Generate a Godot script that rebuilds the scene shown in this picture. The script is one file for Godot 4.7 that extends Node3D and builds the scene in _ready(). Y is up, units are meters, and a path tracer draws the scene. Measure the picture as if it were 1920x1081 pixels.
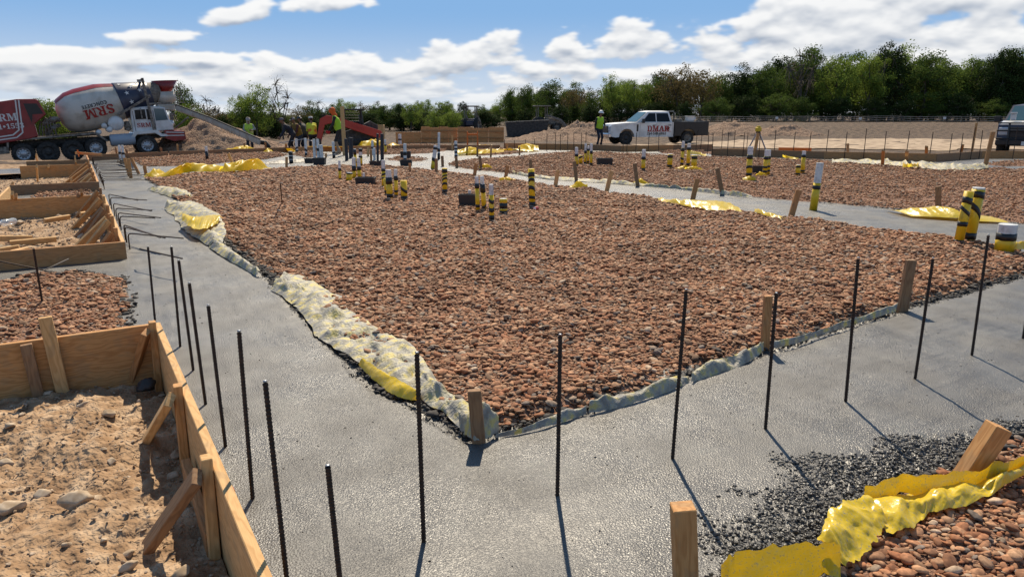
extends Node3D
# A building site: footings just poured between gravel pads, timber forms, rebar, taped pipes, a mixer truck and a tree line.
# x runs across the building, -z along it, y up, metres; the top of the poured concrete is y = 0.

var used := {}
var mats := {}
var rng := RandomNumberGenerator.new()
var n_fine := FastNoiseLite.new()
var n_mid := FastNoiseLite.new()
var n_big := FastNoiseLite.new()
const FWD := Vector3(0.51837, 0, -0.85516)
const RIGHT := Vector3(0.85516, 0, 0.51837)
const SUN_TO := Vector3(0.3296, 0.7604, -0.5596)
const ORD := ["first", "second", "third", "fourth", "fifth", "sixth", "seventh", "eighth", "ninth", "tenth", "eleventh", "twelfth", "thirteenth", "fourteenth", "fifteenth", "sixteenth", "seventeenth", "eighteenth", "nineteenth", "twentieth", "twenty-first", "twenty-second", "twenty-third", "twenty-fourth", "twenty-fifth", "twenty-sixth", "twenty-seventh", "twenty-eighth", "twenty-ninth", "thirtieth", "thirty-first", "thirty-second", "thirty-third", "thirty-fourth", "thirty-fifth", "thirty-sixth", "thirty-seventh", "thirty-eighth", "thirty-ninth", "fortieth", "forty-first", "forty-second", "forty-third", "forty-fourth", "forty-fifth", "forty-sixth", "forty-seventh", "forty-eighth", "forty-ninth", "fiftieth"]

func _ready() -> void:
	rng.seed = 20240
	n_fine.seed = 3; n_fine.frequency = 1.0; n_fine.fractal_octaves = 4
	n_mid.seed = 11; n_mid.frequency = 1.0; n_mid.fractal_octaves = 3
	n_big.seed = 29; n_big.frequency = 1.0; n_big.fractal_octaves = 2
	make_camera_and_light()
	make_materials()
	make_ground()
	make_concrete()
	make_pads()
	make_forms()
	make_sheets()
	make_rebars()
	make_stakes()
	make_pipes()
	make_truck()
	make_pickups()
	make_machines()
	make_yard()
	make_people()
	make_trees()

func make_camera_and_light() -> void:
	var cam := Camera3D.new()
	cam.name = "camera"
	add_child(cam)
	cam.position = Vector3(0, 1.5, 0)
	cam.rotation_degrees = Vector3(-13.752, -31.223, 0)
	cam.fov = 44.23
	cam.near = 0.05
	cam.far = 6000.0
	cam.current = true
	var env := Environment.new()
	env.background_mode = Environment.BG_SKY
	env.tonemap_mode = Environment.TONE_MAPPER_LINEAR
	env.tonemap_exposure = 1.28
	env.sdfgi_enabled = true
	env.ssao_enabled = true
	env.ssil_enabled = true
	var sky := Sky.new()
	var pm := PanoramaSkyMaterial.new()
	pm.panorama = sky_image()
	pm.energy_multiplier = 1.0
	sky.sky_material = pm
	env.sky = sky
	env.background_energy_multiplier = 0.72
	var we := WorldEnvironment.new()
	we.name = "world_environment"
	we.environment = env
	add_child(we)
	var sun := DirectionalLight3D.new()
	sun.name = "sun"
	add_child(sun)
	sun.look_at_from_position(Vector3(0, 40, 0), Vector3(0, 40, 0) - SUN_TO, Vector3.UP)
	sun.light_energy = 1.6
	sun.light_angular_distance = 0.5
	sun.light_color = Color(1.0, 0.94, 0.84)
	sun.shadow_enabled = true

# ---------------------------------------------------------------- sky: air and clouds only
func cloud_at(az: float, el: float, n: FastNoiseLite, nb: FastNoiseLite) -> float:
	# az, el in degrees; az 0 straight ahead of the photograph. Clouds flatten towards the horizon.
	var s := el + 1.6
	var a := deg_to_rad(az)
	var cx := cos(a) * 51.6
	var cz := sin(a) * 51.6
	var v := log(s) * 17.0
	var d := n.get_noise_3d(cx * 1.35, v * 1.15, cz * 1.35) * 0.80 + nb.get_noise_3d(cx * 0.32, v * 0.4, cz * 0.32) * 0.5
	# the long bank whose upper edge climbs to the right of the picture
	var top := 3.4 + 0.075 * (az + 34.0)
	top = clampf(top, 2.6, 8.95)
	if az > 120.0: top = lerpf(8.95, 2.6, smoothstep(120.0, 180.0, az))
	top += nb.get_noise_3d(cx * 0.6, 90.0, cz * 0.6) * 2.0
	d += clampf((top - el) * 0.36, -0.8, 0.42)
	# a few single cumulus over the bank
	for c in [[-20.7, 6.75, 2.9, 0.8, 1.5], [-14.9, 8.1, 4.4, 1.0, 1.6], [-25.3, 5.3, 3.4, 0.6, 1.3], [-24.0, 3.95, 5.0, 0.5, 1.0], [-33.0, 3.7, 4.4, 0.6, 0.9], [58.0, 13.0, 7.0, 2.0, 0.9], [-80.0, 11.0, 9.0, 2.0, 0.9], [110.0, 12.0, 9.0, 2.2, 0.9], [-130.0, 9.0, 8.0, 2.0, 0.9], [15.0, 16.0, 8.0, 2.2, 0.8], [-45.0, 19.0, 8.0, 2.4, 0.8]]:
		var q: float = pow((az - c[0]) / c[2], 2.0) + pow((el - c[1]) / c[3], 2.0)
		if q < 4.0:
			d += c[4] * exp(-q * 0.9) * (1.0 + 0.3 * n.get_noise_3d(cx * 1.6, v * 1.4, cz * 1.6))
	return d

func sky_image() -> ImageTexture:
	var n := FastNoiseLite.new()
	n.seed = 7; n.frequency = 0.16; n.fractal_octaves = 6; n.fractal_gain = 0.58
	var nb := FastNoiseLite.new()
	nb.seed = 21; nb.frequency = 0.16; nb.fractal_octaves = 3
	var W := 2048
	var HH := 2048
	# the plain air, drawn small and enlarged
	var low := Image.create_empty(8, 512, false, Image.FORMAT_RGBF)
	for j in 512:
		var el := 90.0 - (j + 0.5) * 180.0 / 512.0
		var c := air(el)
		for i in 8:
			low.set_pixel(i, j, c)
	low.resize(W, HH, Image.INTERPOLATE_BILINEAR)
	var top_el := 26.0
	var r0 := int((90.0 - top_el) / 180.0 * HH)
	var r1 := int(HH * 0.5) + 2
	for j in range(r0, r1):
		var el := 90.0 - (j + 0.5) * 180.0 / HH
		var a := air(el)
		var fade := smoothstep(26.0, 20.0, el)
		var e := maxf(el, 0.0)
		for i in W:
			# column 0 looks towards -z
			var az := (i + 0.5) * 360.0 / W - 31.223
			if az > 180.0:
				az -= 360.0
			var d := cloud_at(az, e, n, nb)
			var cover := smoothstep(0.10, 0.30, d) * fade
			if cover > 0.003:
				var up := cloud_at(az, e + 0.55, n, nb)
				var lit := clampf(0.62 + (d - up) * 1.25, 0.0, 1.0)
				lit = lerpf(lit, lit * 0.72 + 0.2, smoothstep(0.45, 1.0, d))
				var cc := Color(0.42, 0.48, 0.58).lerp(Color(1.08, 1.07, 1.05), lit)
				cc = cc.lerp(a, 0.42 * smoothstep(3.2, 0.0, e))
				low.set_pixel(i, j, a.lerp(cc, cover * 0.94))
	return ImageTexture.create_from_image(low)

func air(el: float) -> Color:
	# linear radiance of clear air with a milky horizon
	var e := clampf(el, 0.0, 90.0)
	var hz := Color(0.70, 0.79, 0.90)
	var mid := Color(0.27, 0.50, 0.84)
	var zen := Color(0.15, 0.26, 0.46)
	var c := hz.lerp(mid, smoothstep(0.0, 8.0, e))
	c = c.lerp(zen, smoothstep(8.0, 40.0, e))
	if el < 0.0:
		c = hz.lerp(Color(0.20, 0.17, 0.14), smoothstep(0.0, -6.0, el))
	return c

# ---------------------------------------------------------------- naming
func numbered(n: String) -> String:
	if not used.has(n):
		used[n] = 0
		return n
	used[n] += 1
	return "%s_%03d" % [n, used[n]]

func tag(o: Node, label := "", category := "", group := "", kind := "") -> void:
	if label: o.set_meta("label", label)
	if category: o.set_meta("category", category)
	if group: o.set_meta("group", group)
	if kind: o.set_meta("kind", kind)

func thing(called: String, label: String, category: String, at := Vector3.ZERO, turn := 0.0, group := "") -> Node3D:
	var o := Node3D.new()
	o.name = numbered(called)
	add_child(o)
	o.position = at
	o.rotation.y = turn
	tag(o, label, category, group)
	return o

var counters := {}
func part(parent: Node, called: String, mesh: Mesh, m: Material) -> MeshInstance3D:
	var o := MeshInstance3D.new()
	var key := str(parent.get_instance_id()) + called
	if parent == self:
		o.name = numbered(called)
	else:
		var c: int = counters.get(key, -1) + 1
		counters[key] = c
		o.name = called if c == 0 else "%s_%03d" % [called, c]
	o.mesh = mesh
	if m:
		o.material_override = m
	parent.add_child(o)
	return o

# ---------------------------------------------------------------- mesh helpers
func new_st() -> SurfaceTool:
	var st := SurfaceTool.new()
	st.begin(Mesh.PRIMITIVE_TRIANGLES)
	return st

func done(st: SurfaceTool, smooth := false) -> ArrayMesh:
	if smooth:
		st.index()
	st.generate_normals()
	return st.commit()

func tri(st: SurfaceTool, a: Vector3, b: Vector3, c: Vector3) -> void:
	st.add_vertex(a); st.add_vertex(b); st.add_vertex(c)

func quad(st: SurfaceTool, a: Vector3, b: Vector3, c: Vector3, d: Vector3) -> void:
	tri(st, a, b, c); tri(st, a, c, d)

# box with chamfered edges, centred on xf
func cbox(st: SurfaceTool, xf: Transform3D, size: Vector3, ch := 0.004) -> void:
	st.set_smooth_group(-1)
	var h := size * 0.5
	var c := minf(ch, minf(h.x, minf(h.y, h.z)) * 0.45)
	for ax in 3:
		var u := (ax + 1) % 3
		var w := (ax + 2) % 3
		for s in [-1.0, 1.0]:
			var p := []
			for k in [[-1, -1], [1, -1], [1, 1], [-1, 1]]:
				var v := Vector3.ZERO
				v[ax] = h[ax] * s
				v[u] = (h[u] - c) * k[0]
				v[w] = (h[w] - c) * k[1]
				p.append(xf * v)
			if s > 0: quad(st, p[3], p[2], p[1], p[0])
			else: quad(st, p[0], p[1], p[2], p[3])
	for ax in 3:
		var u := (ax + 1) % 3
		var w := (ax + 2) % 3
		for su in [-1.0, 1.0]:
			for sw in [-1.0, 1.0]:
				var p := []
				for k in [[-1, 0], [1, 0], [1, 1], [-1, 1]]:
					var v := Vector3.ZERO
					v[ax] = (h[ax] - c) * k[0]
					v[u] = (h[u] - (c if k[1] == 1 else 0.0)) * su
					v[w] = (h[w] - (0.0 if k[1] == 1 else c)) * sw
					p.append(xf * v)
				if su * sw > 0: quad(st, p[3], p[2], p[1], p[0])
				else: quad(st, p[0], p[1], p[2], p[3])
	for sx in [-1.0, 1.0]:
		for sy in [-1.0, 1.0]:
			for sz in [-1.0, 1.0]:
				var a := xf * Vector3(h.x * sx, (h.y - c) * sy, (h.z - c) * sz)
				var b := xf * Vector3((h.x - c) * sx, h.y * sy, (h.z - c) * sz)
				var d := xf * Vector3((h.x - c) * sx, (h.y - c) * sy, h.z * sz)
				if sx * sy * sz > 0: tri(st, d, b, a)
				else: tri(st, a, b, d)

func at(x: float, y: float, z: float) -> Transform3D:
	return Transform3D(Basis.IDENTITY, Vector3(x, y, z))

func rot(x: float, y: float, z: float, rx := 0.0, ry := 0.0, rz := 0.0) -> Transform3D:
	return Transform3D(Basis.from_euler(Vector3(rx, ry, rz)), Vector3(x, y, z))

func cbox_mesh(size: Vector3, ch := 0.004) -> ArrayMesh:
	var st := new_st()
	cbox(st, Transform3D.IDENTITY, size, ch)
	return done(st)

# rings of a tube swept along points; radii may differ
func tube(st: SurfaceTool, pts: Array, radii: Array, sides := 8, caps := true, smooth := 1) -> void:
	st.set_smooth_group(smooth)
	var rings := []
	var up := Vector3.UP
	for i in pts.size():
		var t: Vector3
		if i == 0: t = pts[1] - pts[0]
		elif i == pts.size() - 1: t = pts[i] - pts[i - 1]
		else: t = (pts[i + 1] - pts[i]).normalized() + (pts[i] - pts[i - 1]).normalized()
		t = t.normalized()
		if absf(t.dot(up)) > 0.95: up = Vector3.RIGHT if absf(t.x) < 0.9 else Vector3.BACK
		var sx := t.cross(up).normalized()
		var sy := sx.cross(t).normalized()
		up = sy
		var ring := []
		var r: float = radii[i] if i < radii.size() else radii[-1]
		for k in sides:
			var a := TAU * k / sides
			ring.append(pts[i] + (sx * cos(a) + sy * sin(a)) * r)
		rings.append(ring)
	for i in pts.size() - 1:
		for k in sides:
			var k2 := (k + 1) % sides
			quad(st, rings[i][k2], rings[i + 1][k2], rings[i + 1][k], rings[i][k])
	if caps:
		st.set_smooth_group(-1)
		for k in range(1, sides - 1):
			tri(st, rings[0][0], rings[0][k + 1], rings[0][k])
			tri(st, rings[-1][0], rings[-1][k], rings[-1][k + 1])

# profile of [radius, height] pairs turned about the y axis of xf
func lathe(st: SurfaceTool, prof: Array, sides: int, xf := Transform3D.IDENTITY, smooth := 2) -> void:
	st.set_smooth_group(smooth)
	for i in prof.size() - 1:
		for k in sides:
			var a0 := TAU * k / sides
			var a1 := TAU * (k + 1) / sides
			var p0: Array = prof[i]
			var p1: Array = prof[i + 1]
			var a := xf * Vector3(cos(a0) * p0[0], p0[1], sin(a0) * p0[0])
			var b := xf * Vector3(cos(a1) * p0[0], p0[1], sin(a1) * p0[0])
			var c := xf * Vector3(cos(a1) * p1[0], p1[1], sin(a1) * p1[0])
			var d := xf * Vector3(cos(a0) * p1[0], p1[1], sin(a0) * p1[0])
			if p0[0] > 0.0001: tri(st, a, b, c)
			if p1[0] > 0.0001: tri(st, a, c, d)

# outline in the xy plane pushed out along z from -depth/2 to depth/2
func prism(st: SurfaceTool, poly: PackedVector2Array, depth: float, xf := Transform3D.IDENTITY, bevel := 0.0) -> void:
	st.set_smooth_group(-1)
	var pts := poly
	if Geometry2D.is_polygon_clockwise(pts):
		pts = pts.duplicate(); pts.reverse()
	var inner := pts
	if bevel > 0.0:
		var off := Geometry2D.offset_polygon(pts, -bevel, Geometry2D.JOIN_MITER)
		if off.size() == 1 and off[0].size() == pts.size():
			var o: PackedVector2Array = off[0]
			var best := 0
			for k in o.size():
				if o[k].distance_to(pts[0]) < o[best].distance_to(pts[0]): best = k
			inner = PackedVector2Array()
			for k in o.size(): inner.append(o[(best + k) % o.size()])
	var h := depth * 0.5
	var idx := Geometry2D.triangulate_polygon(inner)
	for k in range(0, idx.size(), 3):
		var a := inner[idx[k]]
		var b := inner[idx[k + 1]]
		var c := inner[idx[k + 2]]
		if (b - a).cross(c - a) > 0.0:
			var t := b; b = c; c = t
		tri(st, xf * Vector3(a.x, a.y, h), xf * Vector3(b.x, b.y, h), xf * Vector3(c.x, c.y, h))
		tri(st, xf * Vector3(c.x, c.y, -h), xf * Vector3(b.x, b.y, -h), xf * Vector3(a.x, a.y, -h))
	var n := pts.size()
	var hb := h - bevel if inner != pts else h
	for k in n:
		var a := pts[k]
		var b := pts[(k + 1) % n]
		quad(st, xf * Vector3(a.x, a.y, hb), xf * Vector3(b.x, b.y, hb), xf * Vector3(b.x, b.y, -hb), xf * Vector3(a.x, a.y, -hb))
		if inner != pts:
			var ia := inner[k]
			var ib := inner[(k + 1) % n]
			quad(st, xf * Vector3(ia.x, ia.y, h), xf * Vector3(ib.x, ib.y, h), xf * Vector3(b.x, b.y, hb), xf * Vector3(a.x, a.y, hb))
			quad(st, xf * Vector3(a.x, a.y, -hb), xf * Vector3(b.x, b.y, -hb), xf * Vector3(ib.x, ib.y, -h), xf * Vector3(ia.x, ia.y, -h))

func poly(a: Array) -> PackedVector2Array:
	var p := PackedVector2Array()
	for k in range(0, a.size(), 2): p.append(Vector2(a[k], a[k + 1]))
	return p

# a piece of sawn timber from a to b; width stands along "up", thickness across
func lumber(parent: Node, called: String, a: Vector3, b: Vector3, width: float, thick: float, m: Material, up := Vector3.UP) -> MeshInstance3D:
	var len := a.distance_to(b)
	var x := (b - a).normalized()
	var z := x.cross(up).normalized()
	var y := z.cross(x).normalized()
	var o := part(parent, called, cbox_mesh(Vector3(len, width, thick), 0.003), m)
	o.transform = Transform3D(Basis(x, y, z), (a + b) * 0.5)
	return o

# a stake driven into the ground: pointed foot, square top
func stake_mesh(len: float, w: float, t: float) -> ArrayMesh:
	var st := new_st()
	cbox(st, at(len * 0.5, 0, 0), Vector3(len, w, t), 0.003)
	return done(st)

func sheet_mesh(nu: int, nv: int, f: Callable) -> ArrayMesh:
	# a grid of points f(u, v), u and v from 0 to 1, with smooth normals
	var verts := PackedVector3Array()
	var idx := PackedInt32Array()
	for j in nv + 1:
		for i in nu + 1:
			verts.append(f.call(float(i) / nu, float(j) / nv))
	for j in nv:
		for i in nu:
			var a := j * (nu + 1) + i
			idx.append_array([a, a + 1, a + nu + 2, a, a + nu + 2, a + nu + 1])
	return indexed(verts, idx)

func indexed(verts: PackedVector3Array, idx: PackedInt32Array, cols := PackedColorArray()) -> ArrayMesh:
	var nor := PackedVector3Array()
	nor.resize(verts.size())
	for k in range(0, idx.size(), 3):
		var a := verts[idx[k]]
		var nn := (verts[idx[k + 2]] - a).cross(verts[idx[k + 1]] - a)
		nor[idx[k]] += nn
		nor[idx[k + 1]] += nn
		nor[idx[k + 2]] += nn
	for k in nor.size():
		nor[k] = nor[k].normalized() if nor[k].length_squared() > 0.0 else Vector3.UP
	var arr := []
	arr.resize(Mesh.ARRAY_MAX)
	arr[Mesh.ARRAY_VERTEX] = verts
	arr[Mesh.ARRAY_NORMAL] = nor
	if cols.size(): arr[Mesh.ARRAY_COLOR] = cols
	arr[Mesh.ARRAY_INDEX] = idx
	var m := ArrayMesh.new()
	m.add_surface_from_arrays(Mesh.PRIMITIVE_TRIANGLES, arr)
	return m

# ---------------------------------------------------------------- materials
func lin(r: float, g: float, b: float) -> Color:
	return Color(r, g, b).linear_to_srgb()

func noise_tex(seed_: int, freq: float, cols: Array, offs: Array, size := 512, oct := 5, type := FastNoiseLite.TYPE_SIMPLEX_SMOOTH, stretch := 1.0) -> ImageTexture:
	var n := FastNoiseLite.new()
	n.seed = seed_; n.noise_type = type; n.frequency = freq; n.fractal_octaves = oct
	var im := n.get_seamless_image(size, size, false, false, 0.15, true)
	im.convert(Image.FORMAT_L8)
	var g := Gradient.new()
	g.offsets = PackedFloat32Array(offs)
	g.colors = PackedColorArray(cols)
	var lut := PackedByteArray()
	for i in 256:
		var c := g.sample(i / 255.0)
		lut.append_array([int(clampf(c.r, 0, 1) * 255.0), int(clampf(c.g, 0, 1) * 255.0), int(clampf(c.b, 0, 1) * 255.0)])
	var src := im.get_data()
	var out := PackedByteArray()
	out.resize(src.size() * 3)
	for i in src.size():
		var s := src[i] * 3
		out[i * 3] = lut[s]
		out[i * 3 + 1] = lut[s + 1]
		out[i * 3 + 2] = lut[s + 2]
	return ImageTexture.create_from_image(Image.create_from_data(size, size, false, Image.FORMAT_RGB8, out))

func normal_tex(seed_: int, freq: float, strength: float, size := 512, oct := 5, type := FastNoiseLite.TYPE_SIMPLEX_SMOOTH) -> ImageTexture:
	var n := FastNoiseLite.new()
	n.seed = seed_; n.noise_type = type; n.frequency = freq; n.fractal_octaves = oct
	var im := n.get_seamless_image(size, size, false, false, 0.15, true)
	im.convert(Image.FORMAT_RGBA8)
	im.bump_map_to_normal_map(strength)
	return ImageTexture.create_from_image(im)

# long grain along u: growth rings met by the saw, plus fine fibre
func wood_tex(seed_: int, dark: Color, light: Color) -> ImageTexture:
	var n := FastNoiseLite.new()
	n.seed = seed_; n.frequency = 1.0; n.fractal_octaves = 3
	var W := 512
	var HH := 256
	var im := Image.create_empty(W, HH, false, Image.FORMAT_RGB8)
	for j in HH:
		for i in W:
			var a := TAU * i / W
			var b := TAU * j / HH
			# four-dimensional loop folded into three: repeats without a seam
			var warp := n.get_noise_3d(cos(a) * 0.5, sin(a) * 0.5, cos(b) * 0.7) * 1.3 + n.get_noise_3d(cos(a) * 0.5 + 9.0, sin(a) * 0.5, sin(b) * 0.7) * 1.3
			var ring := 0.5 + 0.5 * sin((j * 9.0 / HH) * TAU + warp * 7.0)
			var fibre := n.get_noise_3d(cos(a) * 2.2, sin(a) * 2.2, j * 0.37)
			var t := clampf(0.25 + 0.55 * pow(ring, 1.6) + fibre * 0.35, 0.0, 1.0)
			var stain := smoothstep(0.12, 0.5, n.get_noise_3d(cos(a) * 1.1 + 30.0, sin(a) * 1.1, cos(b) * 0.8 + sin(b) * 0.5))
			im.set_pixel(i, j, light.lerp(dark, t).lerp(Color(0.50, 0.45, 0.38), stain * 0.22))
	return ImageTexture.create_from_image(im)

func plain(c: Color, rough := 0.7, metal := 0.0) -> StandardMaterial3D:
	var m := StandardMaterial3D.new()
	m.albedo_color = c
	m.roughness = rough
	m.metallic = metal
	return m

func triplanar(tex: Texture2D, scale: float, rough: float, world := true, nrm: Texture2D = null, nscale := 1.0) -> StandardMaterial3D:
	var m := StandardMaterial3D.new()
	m.albedo_texture = tex
	m.roughness = rough
	m.uv1_triplanar = true
	m.uv1_world_triplanar = world
	m.uv1_scale = Vector3.ONE * scale
	if nrm:
		m.normal_enabled = true
		m.normal_texture = nrm
		m.normal_scale = nscale
	return m

func make_materials() -> void:
	# poured concrete, still wet
	var ct := noise_tex(5, 0.006, [lin(0.072, 0.068, 0.063), lin(0.095, 0.091, 0.085), lin(0.122, 0.117, 0.109)], [0.2, 0.5, 0.8], 2048, 9)
	var cm := triplanar(ct, 0.22, 1.0, true, normal_tex(6, 0.22, 3.0, 2048, 3), 0.7)
	cm.roughness_texture = noise_tex(7, 0.005, [Color(0.38, 0.38, 0.38), Color(0.45, 0.45, 0.45), Color(0.54, 0.54, 0.54)], [0.3, 0.5, 0.72], 1024, 6)
	cm.metallic_specular = 0.5
	mats.concrete = cm
	mats.concrete_dark = triplanar(noise_tex(8, 0.03, [lin(0.05, 0.048, 0.046), lin(0.12, 0.115, 0.11)], [0.2, 0.8], 256), 1.3, 0.42)
	# gravel bed beneath the stones
	mats.gravel_bed = triplanar(noise_tex(15, 0.06, [lin(0.09, 0.045, 0.028), lin(0.26, 0.135, 0.082), lin(0.44, 0.26, 0.17)], [0.2, 0.5, 0.85], 1024, 4), 0.7, 0.95, true, normal_tex(16, 0.07, 14.0, 1024, 4), 1.0)
	var sm := triplanar(noise_tex(17, 0.02, [Color(0.72, 0.70, 0.68), Color(1, 1, 1)], [0.25, 0.75], 256), 9.0, 0.85, true)
	sm.vertex_color_use_as_albedo = true
	mats.stone = sm
	# caliche dirt
	var dt := noise_tex(25, 0.011, [lin(0.16, 0.09, 0.046), lin(0.30, 0.185, 0.10), lin(0.42, 0.288, 0.178), lin(0.51, 0.385, 0.262)], [0.15, 0.42, 0.65, 0.9], 1024, 7)
	mats.dirt = triplanar(dt, 0.45, 0.95, true, normal_tex(26, 0.05, 10.0, 1024, 6), 1.0)
	mats.field = triplanar(noise_tex(27, 0.016, [lin(0.04, 0.024, 0.014), lin(0.078, 0.048, 0.029), lin(0.15, 0.10, 0.063)], [0.25, 0.5, 0.78], 1024, 7), 0.11, 0.95, true, normal_tex(28, 0.05, 9.0, 1024, 6), 1.0)
	mats.track = triplanar(noise_tex(29, 0.02, [lin(0.20, 0.135, 0.085), lin(0.36, 0.265, 0.175), lin(0.46, 0.35, 0.24)], [0.2, 0.5, 0.8], 512, 6), 0.13, 0.95, true)
	mats.mound = triplanar(noise_tex(33, 0.03, [lin(0.13, 0.075, 0.045), lin(0.27, 0.17, 0.11), lin(0.38, 0.27, 0.19)], [0.2, 0.5, 0.85], 512, 6), 0.4, 0.95, true, normal_tex(34, 0.06, 12.0, 512, 6), 1.0)
	mats.rock = triplanar(noise_tex(35, 0.02, [lin(0.30, 0.21, 0.13), lin(0.55, 0.44, 0.32)], [0.25, 0.75], 256, 5), 3.0, 0.95)
	# timber in several tones
	var tones := [[lin(0.40, 0.18, 0.055), lin(0.60, 0.32, 0.12)], [lin(0.34, 0.15, 0.05), lin(0.51, 0.26, 0.10)], [lin(0.46, 0.25, 0.09), lin(0.66, 0.41, 0.18)], [lin(0.20, 0.10, 0.045), lin(0.34, 0.19, 0.09)]]
	mats.wood = []
	for k in 4:
		for o in 2:
			var wm := StandardMaterial3D.new()
			if o == 0:
				wm.albedo_texture = wood_tex(41 + k, tones[k][0], tones[k][1])
			else:
				wm.albedo_texture = mats.wood[-1].albedo_texture
			wm.uv1_triplanar = true
			wm.uv1_scale = Vector3(0.9, 3.6, 3.6)
			wm.uv1_offset = Vector3(0.37 * o, 0.21 * o, 0.4 * o)
			wm.roughness = 0.8
			mats.wood.append(wm)
	mats.ply = triplanar(wood_tex(55, lin(0.50, 0.20, 0.06), lin(0.68, 0.33, 0.12)), 0.6, 0.75, false)
	# plastic membrane: clean, and smeared with cement
	var y1 := triplanar(noise_tex(61, 0.05, [lin(0.78, 0.54, 0.02), lin(0.82, 0.60, 0.05), lin(0.80, 0.62, 0.14), lin(0.34, 0.31, 0.24)], [0.0, 0.62, 0.70, 0.80], 1024, 6), 1.3, 0.28, true, normal_tex(62, 0.02, 4.0, 512, 5), 0.7)
	y1.backlight_enabled = true
	y1.backlight = Color(0.74, 0.65, 0.18)
	mats.plastic = y1
	var y2 := triplanar(noise_tex(63, 0.010, [lin(0.17, 0.163, 0.15), lin(0.32, 0.305, 0.27), lin(0.45, 0.41, 0.27), lin(0.62, 0.49, 0.12)], [0.28, 0.5, 0.64, 0.78], 1024, 8), 0.9, 0.62, true, normal_tex(64, 0.05, 6.0, 1024, 6), 0.9)
	y2.backlight_enabled = true
	y2.backlight = Color(0.35, 0.3, 0.2)
	mats.plastic_smeared = y2
	mats.plastic_bright = plain(lin(0.80, 0.56, 0.012), 0.4)
	mats.plastic_bright.backlight_enabled = true
	mats.plastic_bright.backlight = Color(1.0, 0.9, 0.3)
	mats.plastic_white = triplanar(noise_tex(65, 0.02, [lin(0.10, 0.088, 0.07), lin(0.27, 0.24, 0.195), lin(0.54, 0.49, 0.40)], [0.3, 0.55, 0.78], 512, 6), 1.2, 0.6)
	# steel
	mats.rebar = triplanar(noise_tex(71, 0.03, [lin(0.022, 0.016, 0.013), lin(0.075, 0.045, 0.03)], [0.3, 0.8], 256), 6.0, 0.7, true)
	mats.rebar.metallic = 0.4
	mats.tape_yellow = triplanar(noise_tex(73, 0.015, [lin(0.50, 0.34, 0.02), lin(0.72, 0.47, 0.012), lin(0.76, 0.50, 0.014)], [0.12, 0.32, 0.8], 256, 5), 2.0, 0.38)
	mats.tape_black = plain(lin(0.012, 0.012, 0.013), 0.42)
	mats.pvc = triplanar(noise_tex(75, 0.02, [lin(0.42, 0.42, 0.41), lin(0.66, 0.66, 0.64)], [0.2, 0.5], 256, 5), 2.0, 0.4)
	mats.black_plastic = plain(lin(0.016, 0.016, 0.018), 0.5)
	mats.pipe_black = plain(lin(0.012, 0.013, 0.02), 0.45)
	# vehicles
	mats.white_paint = triplanar(noise_tex(81, 0.01, [lin(0.50, 0.49, 0.47), lin(0.66, 0.66, 0.65)], [0.15, 0.6], 256, 6), 0.5, 0.28)
	mats.white_paint.clearcoat_enabled = true
	mats.cream_paint = triplanar(noise_tex(82, 0.012, [lin(0.36, 0.32, 0.26), lin(0.56, 0.52, 0.45)], [0.15, 0.6], 256, 6), 0.4, 0.4)
	mats.red_paint = triplanar(noise_tex(83, 0.012, [lin(0.16, 0.012, 0.012), lin(0.27, 0.018, 0.018)], [0.15, 0.6], 256, 6), 0.5, 0.35)
	mats.navy_paint = triplanar(noise_tex(84, 0.012, [lin(0.018, 0.02, 0.04), lin(0.045, 0.05, 0.085)], [0.2, 0.7], 256, 6), 0.5, 0.4)
	mats.orange_paint = plain(lin(0.36, 0.032, 0.018), 0.45)
	mats.orange = plain(lin(0.72, 0.16, 0.015), 0.6)
	mats.black_paint = plain(lin(0.010, 0.010, 0.011), 0.35)
	mats.dark_steel = triplanar(noise_tex(85, 0.02, [lin(0.018, 0.016, 0.015), lin(0.06, 0.052, 0.045)], [0.25, 0.75], 256, 6), 1.0, 0.7)
	mats.dusty_steel = triplanar(noise_tex(86, 0.02, [lin(0.09, 0.075, 0.06), lin(0.26, 0.22, 0.18)], [0.25, 0.7], 256, 6), 1.0, 0.75)
	mats.rubber = triplanar(noise_tex(87, 0.02, [lin(0.014, 0.013, 0.012), lin(0.06, 0.05, 0.042)], [0.35, 0.85], 256, 6), 1.2, 0.9)
	mats.alloy = plain(lin(0.42, 0.42, 0.43), 0.4, 0.6)
	mats.chrome = plain(lin(0.6, 0.6, 0.62), 0.18, 1.0)
	mats.tank_paint = plain(lin(0.33, 0.37, 0.42), 0.45)
	mats.glass_dark = plain(lin(0.012, 0.016, 0.02), 0.06)
	mats.glass_dark.metallic_specular = 0.3
	mats.glass_screen = plain(lin(0.06, 0.12, 0.14), 0.05)
	mats.red_print = plain(lin(0.32, 0.02, 0.018), 0.5)
	mats.white_print = plain(lin(0.62, 0.61, 0.58), 0.5)
	mats.black_print = plain(lin(0.02, 0.02, 0.022), 0.5)
	mats.lamp = plain(lin(0.55, 0.56, 0.58), 0.12)
	mats.amber = plain(lin(0.6, 0.14, 0.01), 0.25)
	mats.flag = plain(lin(0.55, 0.02, 0.015), 0.6)


# ---------------------------------------------------------------- ground
const FOOTPRINT := [0.3, -0.9, 0.3, -28.2, 7.7, -30.4, 12.0, -29.9, 16.3, -27.6, 19.6, -24.0, 23.3, -22.9, 21.0, -19.6, 24.3, -13.1, 27.4, -13.1, 34.0, -9.0, 34.0, 2.0, 0.3, 2.0]
const SIDE := [-60.0, -1.3, -40.0, -1.25, -24.7, -0.95, -20.3, -0.62, -10.0, -0.36, 0.0, -0.14, 8.0, -0.1, 70.0, -0.1]
var footprint := PackedVector2Array()

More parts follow.
